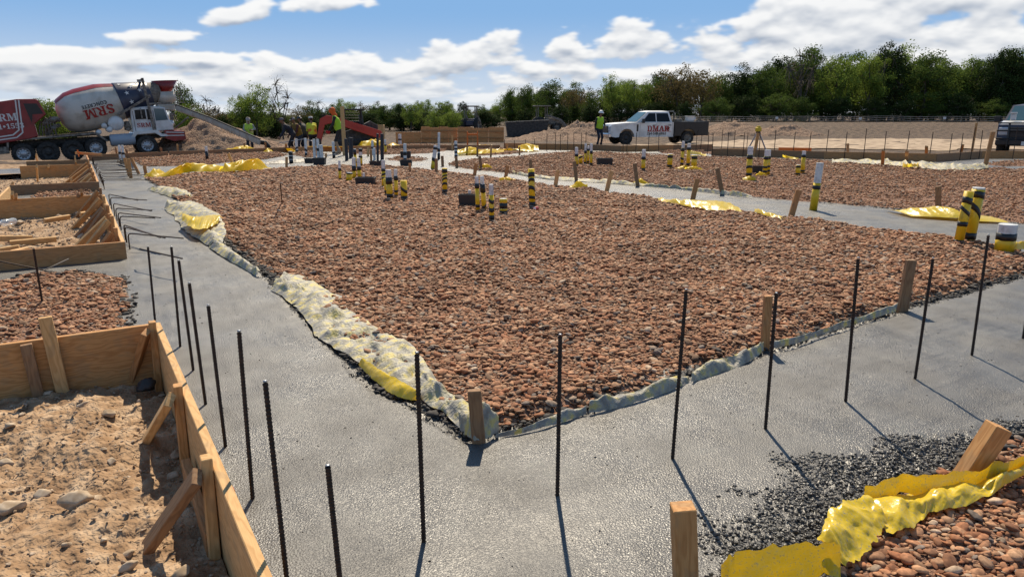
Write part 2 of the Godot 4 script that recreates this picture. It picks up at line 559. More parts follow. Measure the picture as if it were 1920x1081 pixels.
func sd_poly(p: PackedVector2Array, q: Vector2) -> float:
	# distance to the outline, positive inside
	var best := 1e9
	var n := p.size()
	for k in n:
		var a := p[k]
		var ab := p[(k + 1) % n] - a
		var t := clampf((q - a).dot(ab) / ab.length_squared(), 0.0, 1.0)
		best = minf(best, (a + ab * t).distance_squared_to(q))
	return sqrt(best) * (1.0 if Geometry2D.is_point_in_polygon(q, p) else -1.0)

func ground_h(x: float, z: float) -> float:
	var d := x * FWD.x + z * FWD.z
	var s := x * RIGHT.x + z * RIGHT.z
	var far := -0.1
	for k in range(0, SIDE.size() - 2, 2):
		if s >= SIDE[k] and s <= SIDE[k + 2]:
			far = lerpf(SIDE[k + 1], SIDE[k + 3], (s - SIDE[k]) / (SIDE[k + 2] - SIDE[k]))
	if s < -60.0: far = -1.3
	var w := smoothstep(26.0, 33.0, d)
	var h := lerpf(-0.14, far, w)
	h -= 0.3 * exp(-(pow((s - 9.0) / 5.0, 2.0) + pow((d - 48.0) / 6.0, 2.0)))
	h += 0.85 * smoothstep(55.0, 70.0, d) * smoothstep(9.0, 15.0, s)
	h += (n_mid.get_noise_2d(x * 0.35, z * 0.35) * 0.07 + n_fine.get_noise_2d(x * 1.3, z * 1.3) * 0.03) * smoothstep(20.0, 40.0, d)
	return h

func make_ground() -> void:
	footprint = poly(FOOTPRINT)
	# one sheet of bare earth from under the building to far beyond the trees
	var xs := []
	var zs := []
	var v := -900.0
	while v < 900.0:
		xs.append(v)
		v += 0.8 if v > -46.0 and v < 92.0 else (6.0 if absf(v) < 180.0 else 60.0)
	v = -900.0
	while v < 400.0:
		zs.append(v)
		v += 0.8 if v > -92.0 and v < 6.0 else (6.0 if absf(v) < 200.0 else 60.0)
	var verts := PackedVector3Array()
	var idx := PackedInt32Array()
	for z in zs:
		for x in xs:
			var h := ground_h(x, z)
			if x > -6.0 and x < 40.0 and z > -36.0:
				var sd := sd_poly(footprint, Vector2(x, z))
				h = lerpf(h, -0.45, smoothstep(-1.0, -0.35, sd))
			if x < 0.9 and z > -29.5 and x > -6.0:
				h = minf(h, -0.5)
			verts.append(Vector3(x, h, z))
	var nx := xs.size()
	for j in zs.size() - 1:
		for i in nx - 1:
			var a := j * nx + i
			idx.append_array([a, a + nx + 1, a + 1, a, a + nx, a + nx + 1])
	var g := part(self, "ground", indexed(verts, idx), mats.field)
	tag(g, "bare brown earth of the building site", "", "", "structure")
	# pale packed track running across the field behind the forms on the right
	var tv := PackedVector3Array()
	var ti := PackedInt32Array()
	var nn := 90
	for k in nn + 1:
		var s := lerpf(7.0, 46.0, float(k) / nn)
		for m in 7:
			var d := lerpf(34.0, 48.5, m / 6.0) + n_mid.get_noise_2d(s * 0.22, m * 3.0 + 5.0) * (2.6 if m == 0 or m == 6 else 0.8)
			d += maxf(0.0, 15.0 - s) * (0.5 if m < 3 else -0.4)
			var p := FWD * d + RIGHT * s
			tv.append(Vector3(p.x, ground_h(p.x, p.z) + 0.03, p.z))
	for k in nn:
		for m in 6:
			var a := k * 7 + m
			ti.append_array([a, a + 1, a + 8, a, a + 8, a + 7])
	var tr := part(self, "dirt_track", indexed(tv, ti), mats.track)
	tag(tr, "pale packed dirt track across the field", "", "", "structure")
	# the trodden caliche in the three notches outside the left forms
	dirt_patch(-3.4, 0.297, -4.935, -0.4, 0.022, -0.13, 1.0)
	dirt_patch(-3.6, 0.297, -13.86, -8.55, 0.06, -0.12, 0.8)
	dirt_patch(-5.2, 0.297, -22.85, -16.72, 0.1, -0.14, 0.8)
	dirt_patch(-7.0, 0.297, -33.0, -25.16, 0.2, -0.16, 0.8)
	dirt_patch(-7.0, -2.6, -25.2, -13.86, 0.2, -0.20, 0.8)
	clods()

func patch_h(x: float, z: float, base: float, amp: float) -> float:
	var r := n_mid.get_noise_2d(x * 1.1, z * 1.1) * 0.06 + n_mid.get_noise_2d(x * 3.3 + 7.0, z * 3.3) * 0.03
	var f := absf(n_fine.get_noise_2d(x * 6.0, z * 6.0)) * 0.045 + absf(n_fine.get_noise_2d(x * 19.0, z * 19.0)) * 0.022 - 0.02
	var edge := -0.06 * smoothstep(0.45, 0.0, 0.30 - x)
	return base + (r + f) * amp + edge

func dirt_patch(x0: float, x1: float, z0: float, z1: float, cell: float, base: float, amp: float) -> void:
	var nx := int((x1 - x0) / cell)
	var nz := int((z1 - z0) / cell)
	var m := sheet_mesh(nx, nz, func(u: float, v: float) -> Vector3:
		var x := lerpf(x0, x1, u)
		var z := lerpf(z1, z0, v)
		var h := patch_h(x, z, base, amp)
		if z < -26.0:
			h = lerpf(h, ground_h(x, z), smoothstep(-28.0, -33.5, z))
		return Vector3(x, h, z))
	var o := part(self, "dirt", m, mats.dirt)
	tag(o, "pale trodden dirt outside the left forms", "", "", "structure")

func ico(sub: int) -> Array:
	var t := (1.0 + sqrt(5.0)) / 2.0
	var v := [Vector3(-1, t, 0), Vector3(1, t, 0), Vector3(-1, -t, 0), Vector3(1, -t, 0), Vector3(0, -1, t), Vector3(0, 1, t), Vector3(0, -1, -t), Vector3(0, 1, -t), Vector3(t, 0, -1), Vector3(t, 0, 1), Vector3(-t, 0, -1), Vector3(-t, 0, 1)]
	for k in v.size(): v[k] = v[k].normalized()
	var f := [[0, 11, 5], [0, 5, 1], [0, 1, 7], [0, 7, 10], [0, 10, 11], [1, 5, 9], [5, 11, 4], [11, 10, 2], [10, 7, 6], [7, 1, 8], [3, 9, 4], [3, 4, 2], [3, 2, 6], [3, 6, 8], [3, 8, 9], [4, 9, 5], [2, 4, 11], [6, 2, 10], [8, 6, 7], [9, 8, 1]]
	for s in sub:
		var mid := {}
		var f2 := []
		for q in f:
			var m := []
			for e in 3:
				var a: int = mini(q[e], q[(e + 1) % 3])
				var b: int = maxi(q[e], q[(e + 1) % 3])
				var key := a * 10000 + b
				if not mid.has(key):
					v.append(((v[a] + v[b]) * 0.5).normalized())
					mid[key] = v.size() - 1
				m.append(mid[key])
			f2.append([q[0], m[0], m[2]]); f2.append([q[1], m[1], m[0]]); f2.append([q[2], m[2], m[1]]); f2.append([m[0], m[1], m[2]])
		f = f2
	return [v, f]

# a pebble of about unit diameter: worn corners, a few flat faces
func stone_mesh(seed_: int, sub: int, flat: Vector3, rough: float, broken := false) -> ArrayMesh:
	var r := RandomNumberGenerator.new()
	r.seed = seed_
	var g := ico(sub)
	var planes := []
	for k in (12 if broken else 8):
		planes.append([Vector3(r.randfn(), r.randfn(), r.randfn()).normalized(), r.randf_range(0.24, 0.42) if broken else r.randf_range(0.30, 0.46)])
	var verts := PackedVector3Array()
	for p in g[0]:
		var q: Vector3 = p * 0.5 * (1.0 + r.randf_range(-rough, rough))
		for pl in planes:
			var d: float = q.dot(pl[0]) - pl[1]
			if d > 0.0: q -= pl[0] * d * 0.95
		verts.append(q * flat)
	var idx := PackedInt32Array()
	for q in g[1]: idx.append_array([q[0], q[2], q[1]])
	return indexed(verts, idx)

func clods() -> void:
	# rocks one can tell apart, lying on the near dirt, then the crumbs among them
	var dirt: Node = get_node("dirt")
	var shapes := []
	for k in 5: shapes.append(stone_mesh(500 + k, 2, Vector3(1.1, 0.75, 0.9), 0.10, true))
	var r := RandomNumberGenerator.new()
	r.seed = 77
	var spots := [[Vector3(-0.418, -0.130, -3.453), 0.13], [Vector3(-0.183, -0.130, -3.300), 0.16], [Vector3(-0.016, -0.130, -4.316), 0.10], [Vector3(-0.470, -0.130, -3.997), 0.08], [Vector3(-0.020, -0.130, -2.883), 0.07], [Vector3(-0.019, -0.130, -2.744), 0.08], [Vector3(0.147, -0.130, -2.595), 0.08], [Vector3(-0.216, -0.130, -2.994), 0.06], [Vector3(-0.319, -0.130, -3.538), 0.09], [Vector3(-0.106, -0.130, -3.382), 0.09], [Vector3(-0.142, -0.130, -4.505), 0.08], [Vector3(-0.474, -0.130, -4.375), 0.09], [Vector3(0.245, -0.130, -3.719), 0.09], [Vector3(0.209, -0.130, -3.509), 0.08], [Vector3(-0.317, -0.130, -4.893), 0.07], [Vector3(-0.178, -0.130, -5.125), 0.08], [Vector3(-0.396, -0.130, -4.843), 0.06], [Vector3(0.276, -0.130, -4.687), 0.06], [Vector3(-0.265, -0.130, -5.178), 0.06]]
	for s in spots:
		var sz: float = s[1] * 0.8
		rock(dirt, shapes[r.randi() % 5], s[0].x, s[0].z, sz, r)
	for k in 110:
		rock(dirt, shapes[k % 5], r.randf_range(-1.9, 0.22), r.randf_range(-4.9, -1.2), 0.015 + 0.035 * pow(r.randf(), 2.2), r)
	var far: Node = get_node("dirt_001")
	for k in 70:
		rock(far, shapes[k % 5], r.randf_range(-1.7, 0.22), r.randf_range(-14.2, -8.7), 0.05 + 0.11 * pow(r.randf(), 2.5), r)
	var xf := []
	var col := []
	for k in 12000:
		var x := r.randf_range(-2.2, 0.3)
		var z := r.randf_range(-4.95, -0.6)
		if n_mid.get_noise_2d(x * 1.7 + 3.0, z * 1.7) + r.randf() * 0.5 < 0.1: continue
		var sz := 0.005 + 0.018 * pow(r.randf(), 2.5)
		xf.append(Transform3D(Basis.from_euler(Vector3(r.randf() * TAU, r.randf() * TAU, 0)).scaled(Vector3.ONE * sz), Vector3(x, patch_h(x, z, -0.13, 1.0) + sz * 0.15, z)))
		var c := r.randf()
		col.append(Color(0.38 + 0.2 * c, 0.27 + 0.18 * c, 0.17 + 0.16 * c))
	for k in 9000:
		var x := r.randf_range(-2.4, 0.3)
		var z := r.randf_range(-24.0, -8.6)
		if z > -17.2 and z < -14.4: continue
		var sz := 0.012 + 0.035 * pow(r.randf(), 2.5)
		xf.append(Transform3D(Basis.from_euler(Vector3(r.randf() * TAU, r.randf() * TAU, 0)).scaled(Vector3.ONE * sz), Vector3(x, patch_h(x, z, -0.12 if z > -15.0 else -0.14, 0.8) + sz * 0.15, z)))
		var c := r.randf()
		col.append(Color(0.34 + 0.2 * c, 0.24 + 0.18 * c, 0.15 + 0.16 * c))
	var o := scatter(self, "dirt_crumbs", stone_mesh(90, 1, Vector3(1.1, 0.45, 1), 0.15), xf, col)
	tag(o, "loose crumbs of dirt and small stones on the trodden ground", "", "", "stuff")

func rock(parent: Node, mesh: Mesh, x: float, z: float, sz: float, r: RandomNumberGenerator) -> void:
	var o := part(parent, "rock", mesh, mats.rock)
	var h := patch_h(x, z, -0.13, 1.0) if z > -6.0 else patch_h(x, z, -0.12, 0.8)
	o.transform = Transform3D(Basis.from_euler(Vector3(r.randf_range(-0.4, 0.4), r.randf() * TAU, r.randf_range(-0.4, 0.4))).scaled(Vector3(sz, sz, sz) * Vector3(r.randf_range(0.85, 1.25), r.randf_range(0.8, 1.0), r.randf_range(0.8, 1.1))), Vector3(x, h + sz * 0.16, z))

func scatter(parent: Node, called: String, mesh: Mesh, xf: Array, col: Array, m: Material = null) -> MultiMeshInstance3D:
	var mm := MultiMesh.new()
	mm.transform_format = MultiMesh.TRANSFORM_3D
	mm.use_colors = true
	mm.mesh = mesh
	mm.instance_count = xf.size()
	for k in xf.size():
		mm.set_instance_transform(k, xf[k])
		mm.set_instance_color(k, col[k])
	var o := MultiMeshInstance3D.new()
	var key := str(parent.get_instance_id()) + called
	var c: int = counters.get(key, -1) + 1
	counters[key] = c
	o.name = called if c == 0 else "%s_%03d" % [called, c]
	o.multimesh = mm
	o.material_override = m if m else mats.stone
	o.set_meta("kind", "stuff")
	parent.add_child(o)
	return o

# ---------------------------------------------------------------- concrete
# pads of gravel, outlines in x, z
var PADS := [
	[Vector2(1.471, -2.800), Vector2(2.152, -2.787), Vector2(2.995, -2.853), Vector2(3.768, -2.945), Vector2(5.449, -3.080), Vector2(6.432, -3.097), Vector2(8.6, -3.25), Vector2(9.1, -3.9), Vector2(9.153, -4.915), Vector2(9.010, -5.828), Vector2(9.026, -6.911), Vector2(8.768, -8.716), Vector2(8.900, -11.112), Vector2(8.560, -14.485), Vector2(8.334, -16.998), Vector2(8.030, -19.934), Vector2(6.753, -20.968), Vector2(5.432, -20.760), Vector2(4.006, -20.251), Vector2(2.757, -19.976), Vector2(1.350, -19.357), Vector2(1.448, -16.741), Vector2(1.453, -10.085), Vector2(1.444, -6.749), Vector2(1.325, -3.834)],
	[Vector2(2.02, -1.28), Vector2(2.45, -1.36), Vector2(2.815, -1.448), Vector2(3.187, -1.425), Vector2(3.623, -1.408), Vector2(5.0, -1.38), Vector2(9.0, -1.3), Vector2(9.0, 1.4), Vector2(1.7, 1.4), Vector2(1.75, -0.6)],
	[Vector2(1.648, -24.063), Vector2(1.598, -29.901), Vector2(3.428, -31.365), Vector2(4.832, -31.468), Vector2(6.224, -31.121), Vector2(6.963, -29.692), Vector2(6.934, -27.902), Vector2(5.627, -25.596), Vector2(4.261, -24.770), Vector2(3.249, -23.358)],
	[Vector2(10.493, -20.993), Vector2(13.511, -22.289), Vector2(17.956, -24.264), Vector2(18.443, -22.263), Vector2(18.819, -20.698), Vector2(19.456, -18.304), Vector2(20.562, -16.543), Vector2(21.029, -14.922), Vector2(20.697, -12.256), Vector2(20.785, -10.977), Vector2(21.888, -10.309), Vector2(22.539, -9.684), Vector2(24.5, -6.0), Vector2(24.5, -1.0), Vector2(13.5, -1.5), Vector2(11.285, -4.733), Vector2(11.383, -5.965), Vector2(11.317, -7.171), Vector2(10.759, -8.699), Vector2(10.892, -10.260), Vector2(10.514, -11.929), Vector2(9.797, -14.410), Vector2(9.494, -17.365), Vector2(9.577, -19.522)],
	[Vector2(9.307, -27.801), Vector2(10.673, -32.983), Vector2(13.572, -34.724), Vector2(15.610, -34.263), Vector2(15.746, -31.935), Vector2(13.501, -27.749), Vector2(11.930, -26.211), Vector2(9.846, -26.571)],
	[Vector2(13.107, -25.968), Vector2(15.830, -30.510), Vector2(16.850, -29.238), Vector2(16.900, -25.689), Vector2(14.622, -24.121), Vector2(13.016, -23.793)],
	[Vector2(-3.0, -4.9), Vector2(0.2, -4.9), Vector2(0.206, -6.314), Vector2(0.262, -6.905), Vector2(0.221, -7.544), Vector2(-0.100, -8.070), Vector2(-0.501, -8.172), Vector2(-0.735, -7.866), Vector2(-3.0, -7.7)],
	[Vector2(-0.817, -15.716), Vector2(-0.675, -16.464), Vector2(-0.282, -16.913), Vector2(0.131, -16.663), Vector2(0.238, -16.133), Vector2(-0.020, -15.535), Vector2(-0.518, -15.243)],
	[Vector2(7.021, -27.850), Vector2(7.922, -30.092), Vector2(8.614, -30.185), Vector2(8.261, -27.531), Vector2(7.057, -25.447)],
	[Vector2(23.861, -11.411), Vector2(25.776, -11.728), Vector2(26.963, -11.009), Vector2(24.983, -10.183), Vector2(23.635, -10.735)],
	[Vector2(20.022, -21.776), Vector2(21.658, -22.805), Vector2(22.585, -21.716), Vector2(21.153, -20.162), Vector2(19.883, -20.487)],
	[Vector2(8.976, -23.220), Vector2(9.962, -24.440), Vector2(10.570, -23.690), Vector2(10.175, -22.155), Vector2(9.158, -21.802)],
]
var pad_polys := []

func conc_h(x: float, z: float) -> float:
	var h := n_mid.get_noise_2d(x * 0.9, z * 0.9) * 0.010 + n_fine.get_noise_2d(x * 9.0, z * 9.0) * 0.0013
	# screed and float passes run along the footing
	h += n_big.get_noise_2d(x * 1.3, z * 13.0) * 0.0022 if x > 1.5 else n_big.get_noise_2d(x * 13.0, z * 1.3) * 0.0022
	# where the pour was not floated it stays coarse: beside the pads, widest at the near right
	var q := Vector2(x, z)
	var d := 9.0
	for k in [0, 1]:
		d = minf(d, absf(sd_poly(pad_polys[k], q)))
	var wide := 0.10 + n_mid.get_noise_2d(x * 2.3, z * 2.3 + 4.0) * 0.09
	if z > -1.95 and x > 1.2:
		wide += 0.30 * smoothstep(1.2, 1.9, x) * smoothstep(4.4, 2.6, x)
	var m := smoothstep(wide, wide * 0.35, d)
	var rough := absf(n_big.get_noise_2d(x * 15.0, z * 15.0)) * 0.036 + absf(n_big.get_noise_2d(x * 31.0 + 5.0, z * 31.0)) * 0.016 - 0.012
	return h + rough * m - 0.02 * m * smoothstep(0.3, 0.0, d)

func conc_patch(called: String, x0: float, x1: float, z0: float, z1: float, cell: float, fine: bool, parent: Node = null) -> MeshInstance3D:
	var nx := maxi(1, int((x1 - x0) / cell))
	var nz := maxi(1, int((z1 - z0) / cell))
	var m := sheet_mesh(nx, nz, func(u: float, v: float) -> Vector3:
		var x := lerpf(x0, x1, u)
		var z := lerpf(z1, z0, v)
		return Vector3(x, conc_h(x, z) if fine else n_mid.get_noise_2d(x * 0.9, z * 0.9) * 0.010, z))
	var o := part(self if parent == null else parent, called, m, mats.concrete)
	if parent == null:
		tag(o, "wet grey concrete of the poured footings", "", "", "structure")
	return o

func make_concrete() -> void:
	for p in PADS:
		pad_polys.append(PackedVector2Array(p))
	# the poured footings read as one level sheet between the pads
	conc_patch("concrete_footing", 0.338, 5.6, -3.3, -0.9, 0.016, true)
	conc_patch("concrete_footing", 0.338, 2.2, -9.0, -3.3, 0.026, true)
	conc_patch("concrete_footing", 5.6, 14.0, -3.3, -0.9, 0.07, true)
	conc_patch("concrete_footing", 0.338, 2.2, -28.0, -9.0, 0.12, false)
	conc_patch("concrete_footing", 2.2, 14.0, -28.0, -3.3, 0.2, false)
	conc_patch("concrete_footing", -3.2, 0.338, -8.5, -4.98, 0.1, false)
	conc_patch("concrete_footing", -2.6, 0.338, -16.66, -13.9, 0.12, false)
	conc_patch("concrete_footing", -2.6, 0.338, -25.1, -22.9, 0.2, false)
	# the wing on the right, set askew
	var st := new_st()
	var wing := poly([14.0, -28.0, 14.0, -0.9, 34.0, -0.9, 34.0, -9.1, 27.4, -13.2, 24.25, -13.15, 20.7, -19.3, 23.2, -22.8, 19.55, -24.1, 16.4, -27.6])
	var idx := Geometry2D.triangulate_polygon(wing)
	for k in range(0, idx.size(), 3):
		var a := wing[idx[k]]
		var b := wing[idx[k + 1]]
		var c := wing[idx[k + 2]]
		if (b - a).cross(c - a) < 0.0:
			var t := b; b = c; c = t
		tri(st, Vector3(a.x, 0, a.y), Vector3(b.x, 0, b.y), Vector3(c.x, 0, c.y))
	var back := [Vector3(0.338, 0, -28.0), Vector3(14.0, 0, -28.0), Vector3(12.0, 0, -29.8), Vector3(7.7, 0, -30.3)]
	tri(st, back[0], back[2], back[1]); tri(st, back[0], back[3], back[2])
	var o := part(self, "concrete_footing", done(st), mats.concrete)
	tag(o, "wet grey concrete of the poured footings", "", "", "structure")
	# loose crumbs of stiff mix along the edges
	var r := RandomNumberGenerator.new()
	r.seed = 31
	var xf := []
	var col := []
	while xf.size() < 16000:
		var x := r.randf_range(0.5, 9.0)
		var z := r.randf_range(-12.0, -0.95)
		if z < -3.4 and x > 1.9: continue
		var d := minf(absf(sd_poly(pad_polys[0], Vector2(x, z))), absf(sd_poly(pad_polys[1], Vector2(x, z))))
		if d > 0.10 * pow(r.randf(), 1.6) + (0.10 * pow(r.randf(), 2.0) if z > -1.8 and x < 4.0 else 0.0): continue
		var sz := 0.005 + 0.012 * pow(r.randf(), 2.2)
		xf.append(Transform3D(Basis.from_euler(Vector3(r.randf() * TAU, r.randf() * TAU, 0)).scaled(Vector3.ONE * sz), Vector3(x, conc_h(x, z) + sz * 0.15, z)))
		var c := 0.085 + 0.075 * r.randf()
		col.append(Color(c, c * 0.97, c * 0.94))
	# coarse unfloated mortar at the near right, lump beside lump
	var lumps := []
	var tint := []
	while lumps.size() < 17000:
		var x := r.randf_range(1.25, 5.2)
		var z := r.randf_range(-2.05, -1.1)
		if sd_poly(pad_polys[1], Vector2(x, z)) > 0.02: continue
		var d := absf(sd_poly(pad_polys[1], Vector2(x, z)))
		var reach := 0.10 + 0.30 * smoothstep(1.2, 1.7, x) * smoothstep(4.2, 2.4, x) + n_mid.get_noise_2d(x * 2.1 + 4.0, z * 2.1) * 0.22
		if d > reach * (0.15 + 0.95 * sqrt(r.randf())): continue
		var sz := 0.005 + 0.013 * pow(r.randf(), 2.2)
		lumps.append(Transform3D(Basis.from_euler(Vector3(r.randf() * TAU, r.randf() * TAU, 0)).scaled(Vector3.ONE * sz), Vector3(x, conc_h(x, z) + sz * 0.2, z)))
		tint.append(Color.WHITE)
	var lump := scatter(self, "coarse_mortar", stone_mesh(92, 1, Vector3(1.25, 0.55, 1), 0.25), lumps, tint, mats.concrete)
	tag(lump, "dark coarse unfloated mortar beside the near yellow plastic", "", "", "stuff")
	# flecks of grit standing in the floated surface
	for k in 5200:
		var x := r.randf_range(0.36, 7.0)
		var z := r.randf_range(-9.0, -0.95)
		if z < -2.8 and x > 1.45: continue
		var sz := 0.0025 + 0.006 * pow(r.randf(), 3.0)
		if n_mid.get_noise_2d(x * 1.2 + 60.0, z * 1.2) + r.randf() * 0.8 < 0.25: continue
		xf.append(Transform3D(Basis.from_euler(Vector3(r.randf() * TAU, r.randf() * TAU, 0)).scaled(Vector3.ONE * sz * 1.3), Vector3(x, conc_h(x, z) + sz * 0.1, z)))
		var c := 0.05 + 0.14 * r.randf()
		col.append(Color(c, c * 0.97, c * 0.93))
	var s := scatter(self, "concrete_crumbs", stone_mesh(91, 1, Vector3(1.2, 0.5, 1), 0.2), xf, col)
	tag(s, "dark crumbs of stiff concrete along the edges of the pour", "", "", "stuff")

# ---------------------------------------------------------------- gravel pads
func pad_h(k: int, x: float, z: float) -> float:
	var sd := sd_poly(pad_polys[k], Vector2(x, z)) + n_mid.get_noise_2d(x * 2.6, z * 2.6) * 0.07
	return lerpf(-0.05, 0.035 + (n_mid.get_noise_2d(x * 0.9 + 30.0, z * 0.9) * 0.045 + n_mid.get_noise_2d(x * 2.6, z * 2.6 + 30.0) * 0.018), smoothstep(-0.06, 0.16, sd))

func make_pads() -> void:
	var names := ["large reddish brown gravel pad in the middle of the footings", "reddish gravel pad at the near right corner beside the yellow plastic", "gravel pad at the rear left in front of the mixer truck", "wide gravel pad on the right beyond the middle footing", "gravel pad at the rear near the plywood forms", "small gravel pad at the rear among yellow plastic", "gravel bed at the left between the timber forms", "small gravel strip behind the second form on the left", "small gravel patch at the rear near the workers", "small gravel patch at the far right below the dark pickup", "small gravel patch before the white pickup", "narrow gravel patch in the white footing at the rear"]
	var near := []
	for k in 6: near.append(stone_mesh(200 + k, 1, [Vector3(1.1, 0.46, 0.85), Vector3(1.25, 0.40, 0.9), Vector3(1.0, 0.55, 0.9), Vector3(1.3, 0.38, 0.8), Vector3(0.95, 0.5, 0.95), Vector3(1.15, 0.5, 0.75)][k], 0.16))
	var lowres := []
	for k in 3: lowres.append(stone_mesh(300 + k, 0, [Vector3(1.1, 0.45, 0.85), Vector3(1.25, 0.4, 0.9), Vector3(1.0, 0.5, 0.9)][k], 0.15))
	var cells := [0.07, 0.05, 0.25, 0.3, 0.3, 0.3, 0.07, 0.12, 0.25, 0.3, 0.3, 0.3]
	var r := RandomNumberGenerator.new()
	r.seed = 4242
	for k in PADS.size():
		var pp: PackedVector2Array = pad_polys[k]
		var lo := pp[0]
		var hi := pp[0]
		for q in pp:
			lo = Vector2(minf(lo.x, q.x), minf(lo.y, q.y))
			hi = Vector2(maxf(hi.x, q.x), maxf(hi.y, q.y))
		lo -= Vector2(0.2, 0.2)
		hi += Vector2(0.2, 0.2)
		if k == 6: hi.y = -5.0
		var cell: float = cells[k]
		var nx := int((hi.x - lo.x) / cell) + 1
		var nz := int((hi.y - lo.y) / cell) + 1
		var m := sheet_mesh(nx, nz, func(u: float, v: float) -> Vector3:
			var x := lerpf(lo.x, hi.x, u)
			var z := lerpf(hi.y, lo.y, v)
			return Vector3(x, pad_h(k, x, z), z))
		var pad := part(self, "gravel_pad", m, mats.gravel_bed)
		tag(pad, names[k], "", "", "structure")
		# stones: dense where they are near, fewer and a little larger where they are far
		var xfs := [[], [], [], [], [], []]
		var cols := [[], [], [], [], [], []]
		var big := []
		var area := (hi.x - lo.x) * (hi.y - lo.y)
		var n := int(area * [2300.0, 2600.0, 600.0, 600.0, 300.0, 300.0, 1500.0, 700.0, 300.0, 300.0, 300.0, 300.0][k])
		for t in n:
			var x := r.randf_range(lo.x, hi.x)
			var z := r.randf_range(lo.y, hi.y)
			var d := x * FWD.x + z * FWD.z
			if k == 1 and (x > 4.6 or z > -0.45): continue
			if k == 6 and x < -1.5: continue
			if k == 3 and x > 25.0: continue
			var keep := clampf(8.5 / maxf(d, 0.1), 0.5, 1.0) if k == 0 else 1.0
			if r.randf() > keep: continue
			var q := Vector2(x, z)
			var sd := sd_poly(pp, q) + n_mid.get_noise_2d(x * 2.6, z * 2.6) * 0.07 if d < 12.0 else (0.2 if Geometry2D.is_point_in_polygon(q, pp) else -1.0)
			if sd < -0.015 - 0.05 * r.randf() * r.randf(): continue
			var sz := r.randf_range(0.013, 0.029) + 0.042 * pow(r.randf(), 6.0)
			sz *= clampf(0.85 + d * 0.03, 1.0, 1.5)
			var h: float = lerpf(-0.05, 0.035 + (n_mid.get_noise_2d(x * 0.9 + 30.0, z * 0.9) * 0.045 + n_mid.get_noise_2d(x * 2.6, z * 2.6 + 30.0) * 0.018), smoothstep(-0.06, 0.16, sd))
			var xf := Transform3D(Basis.from_euler(Vector3(r.randf_range(-0.45, 0.45), r.randf() * TAU, r.randf_range(-0.45, 0.45))).scaled(Vector3(sz, sz, sz)), Vector3(x, maxf(h, -0.004) + sz * r.randf_range(0.02, 0.34), z))
			var tone := r.randf()
			var lightness := 0.5 + 0.72 * r.randf() + 0.2 * n_big.get_noise_2d(x * 0.7, z * 0.7)
			var c := Color(0.385, 0.145, 0.058).lerp(Color(0.56, 0.325, 0.18), tone)
			if r.randf() < 0.05: c = Color(0.27, 0.21, 0.17)
			elif r.randf() < 0.08: c = Color(0.58, 0.42, 0.29)
			c = Color(c.r * lightness, c.g * lightness, c.b * lightness)
			# stones the mix ran over
			if d < 12.0 and sd < 0.10 * r.randf() * r.randf() + 0.01:
				c = Color(0.075, 0.068, 0.062) * (0.6 + 0.8 * r.randf())
			var v := r.randi() % 6
			if (k == 1 or k == 0) and d < 5.2 and sd > 0.0:
				big.append([sz / maxf(d, 0.5) if (x * RIGHT.x + z * RIGHT.z) / maxf(d, 0.1) < 0.74 and d > 2.15 else 0.0, xf, c, v])
			else:
				xfs[v].append(xf)
				cols[v].append(c)
		if big.size():
			big.sort_custom(func(a, b): return a[0] > b[0])
			for t in big.size():
				if t < 300:
					var o := part(pad, "stone", near[big[t][3]], stone_material(big[t][2]))
					o.transform = big[t][1]
				else:
					xfs[big[t][3]].append(big[t][1])
					cols[big[t][3]].append(big[t][2])
		var fine: bool = k in [0, 1, 6]
		var rest := Node3D.new()
		rest.name = "gravel"
		rest.set_meta("kind", "stuff")
		pad.add_child(rest)
		for v in 6:
			if xfs[v].size():
				scatter(rest, "stone_layer", near[v] if fine else lowres[v % 3], xfs[v], cols[v])

var stone_mats := {}
func stone_material(c: Color) -> Material:
	# a dozen tones shared by the single stones
	var key := int(c.r * 22.0) * 10 + int(c.b / maxf(c.r, 0.01) * 6.0)
	if not stone_mats.has(key):
		var m: StandardMaterial3D = mats.stone.duplicate()
		m.vertex_color_use_as_albedo = false
		m.albedo_color = c.linear_to_srgb()
		stone_mats[key] = m
	return stone_mats[key]


# ---------------------------------------------------------------- timber forms
const BT := 0.19
func wood(k: int) -> Material:
	return mats.wood[k % mats.wood.size()]

func board(parent: Node, x0: float, z0: float, x1: float, z1: float, w: int, top := BT, height := 0.286, bottom_gap := 0.0) -> MeshInstance3D:
	return lumber(parent, "board", Vector3(x0, top - height * 0.5, z0), Vector3(x1, top - height * 0.5, z1), height, 0.038, wood(w))

func brace(f: Node, x: float, z: float, foot_x: float, foot_z: float, k: int, top := 0.27) -> void:
	lumber(f, "stake", Vector3(x, -0.36, z), Vector3(x + 0.01, top, z + 0.01), 0.055, 0.04, wood(k), Vector3.BACK)
	lumber(f, "brace", Vector3(foot_x, -0.2, foot_z), Vector3(x - 0.03, top - 0.05, z + 0.055), 0.075, 0.038, wood(k + 3), Vector3(0.5, 1, 0.1))

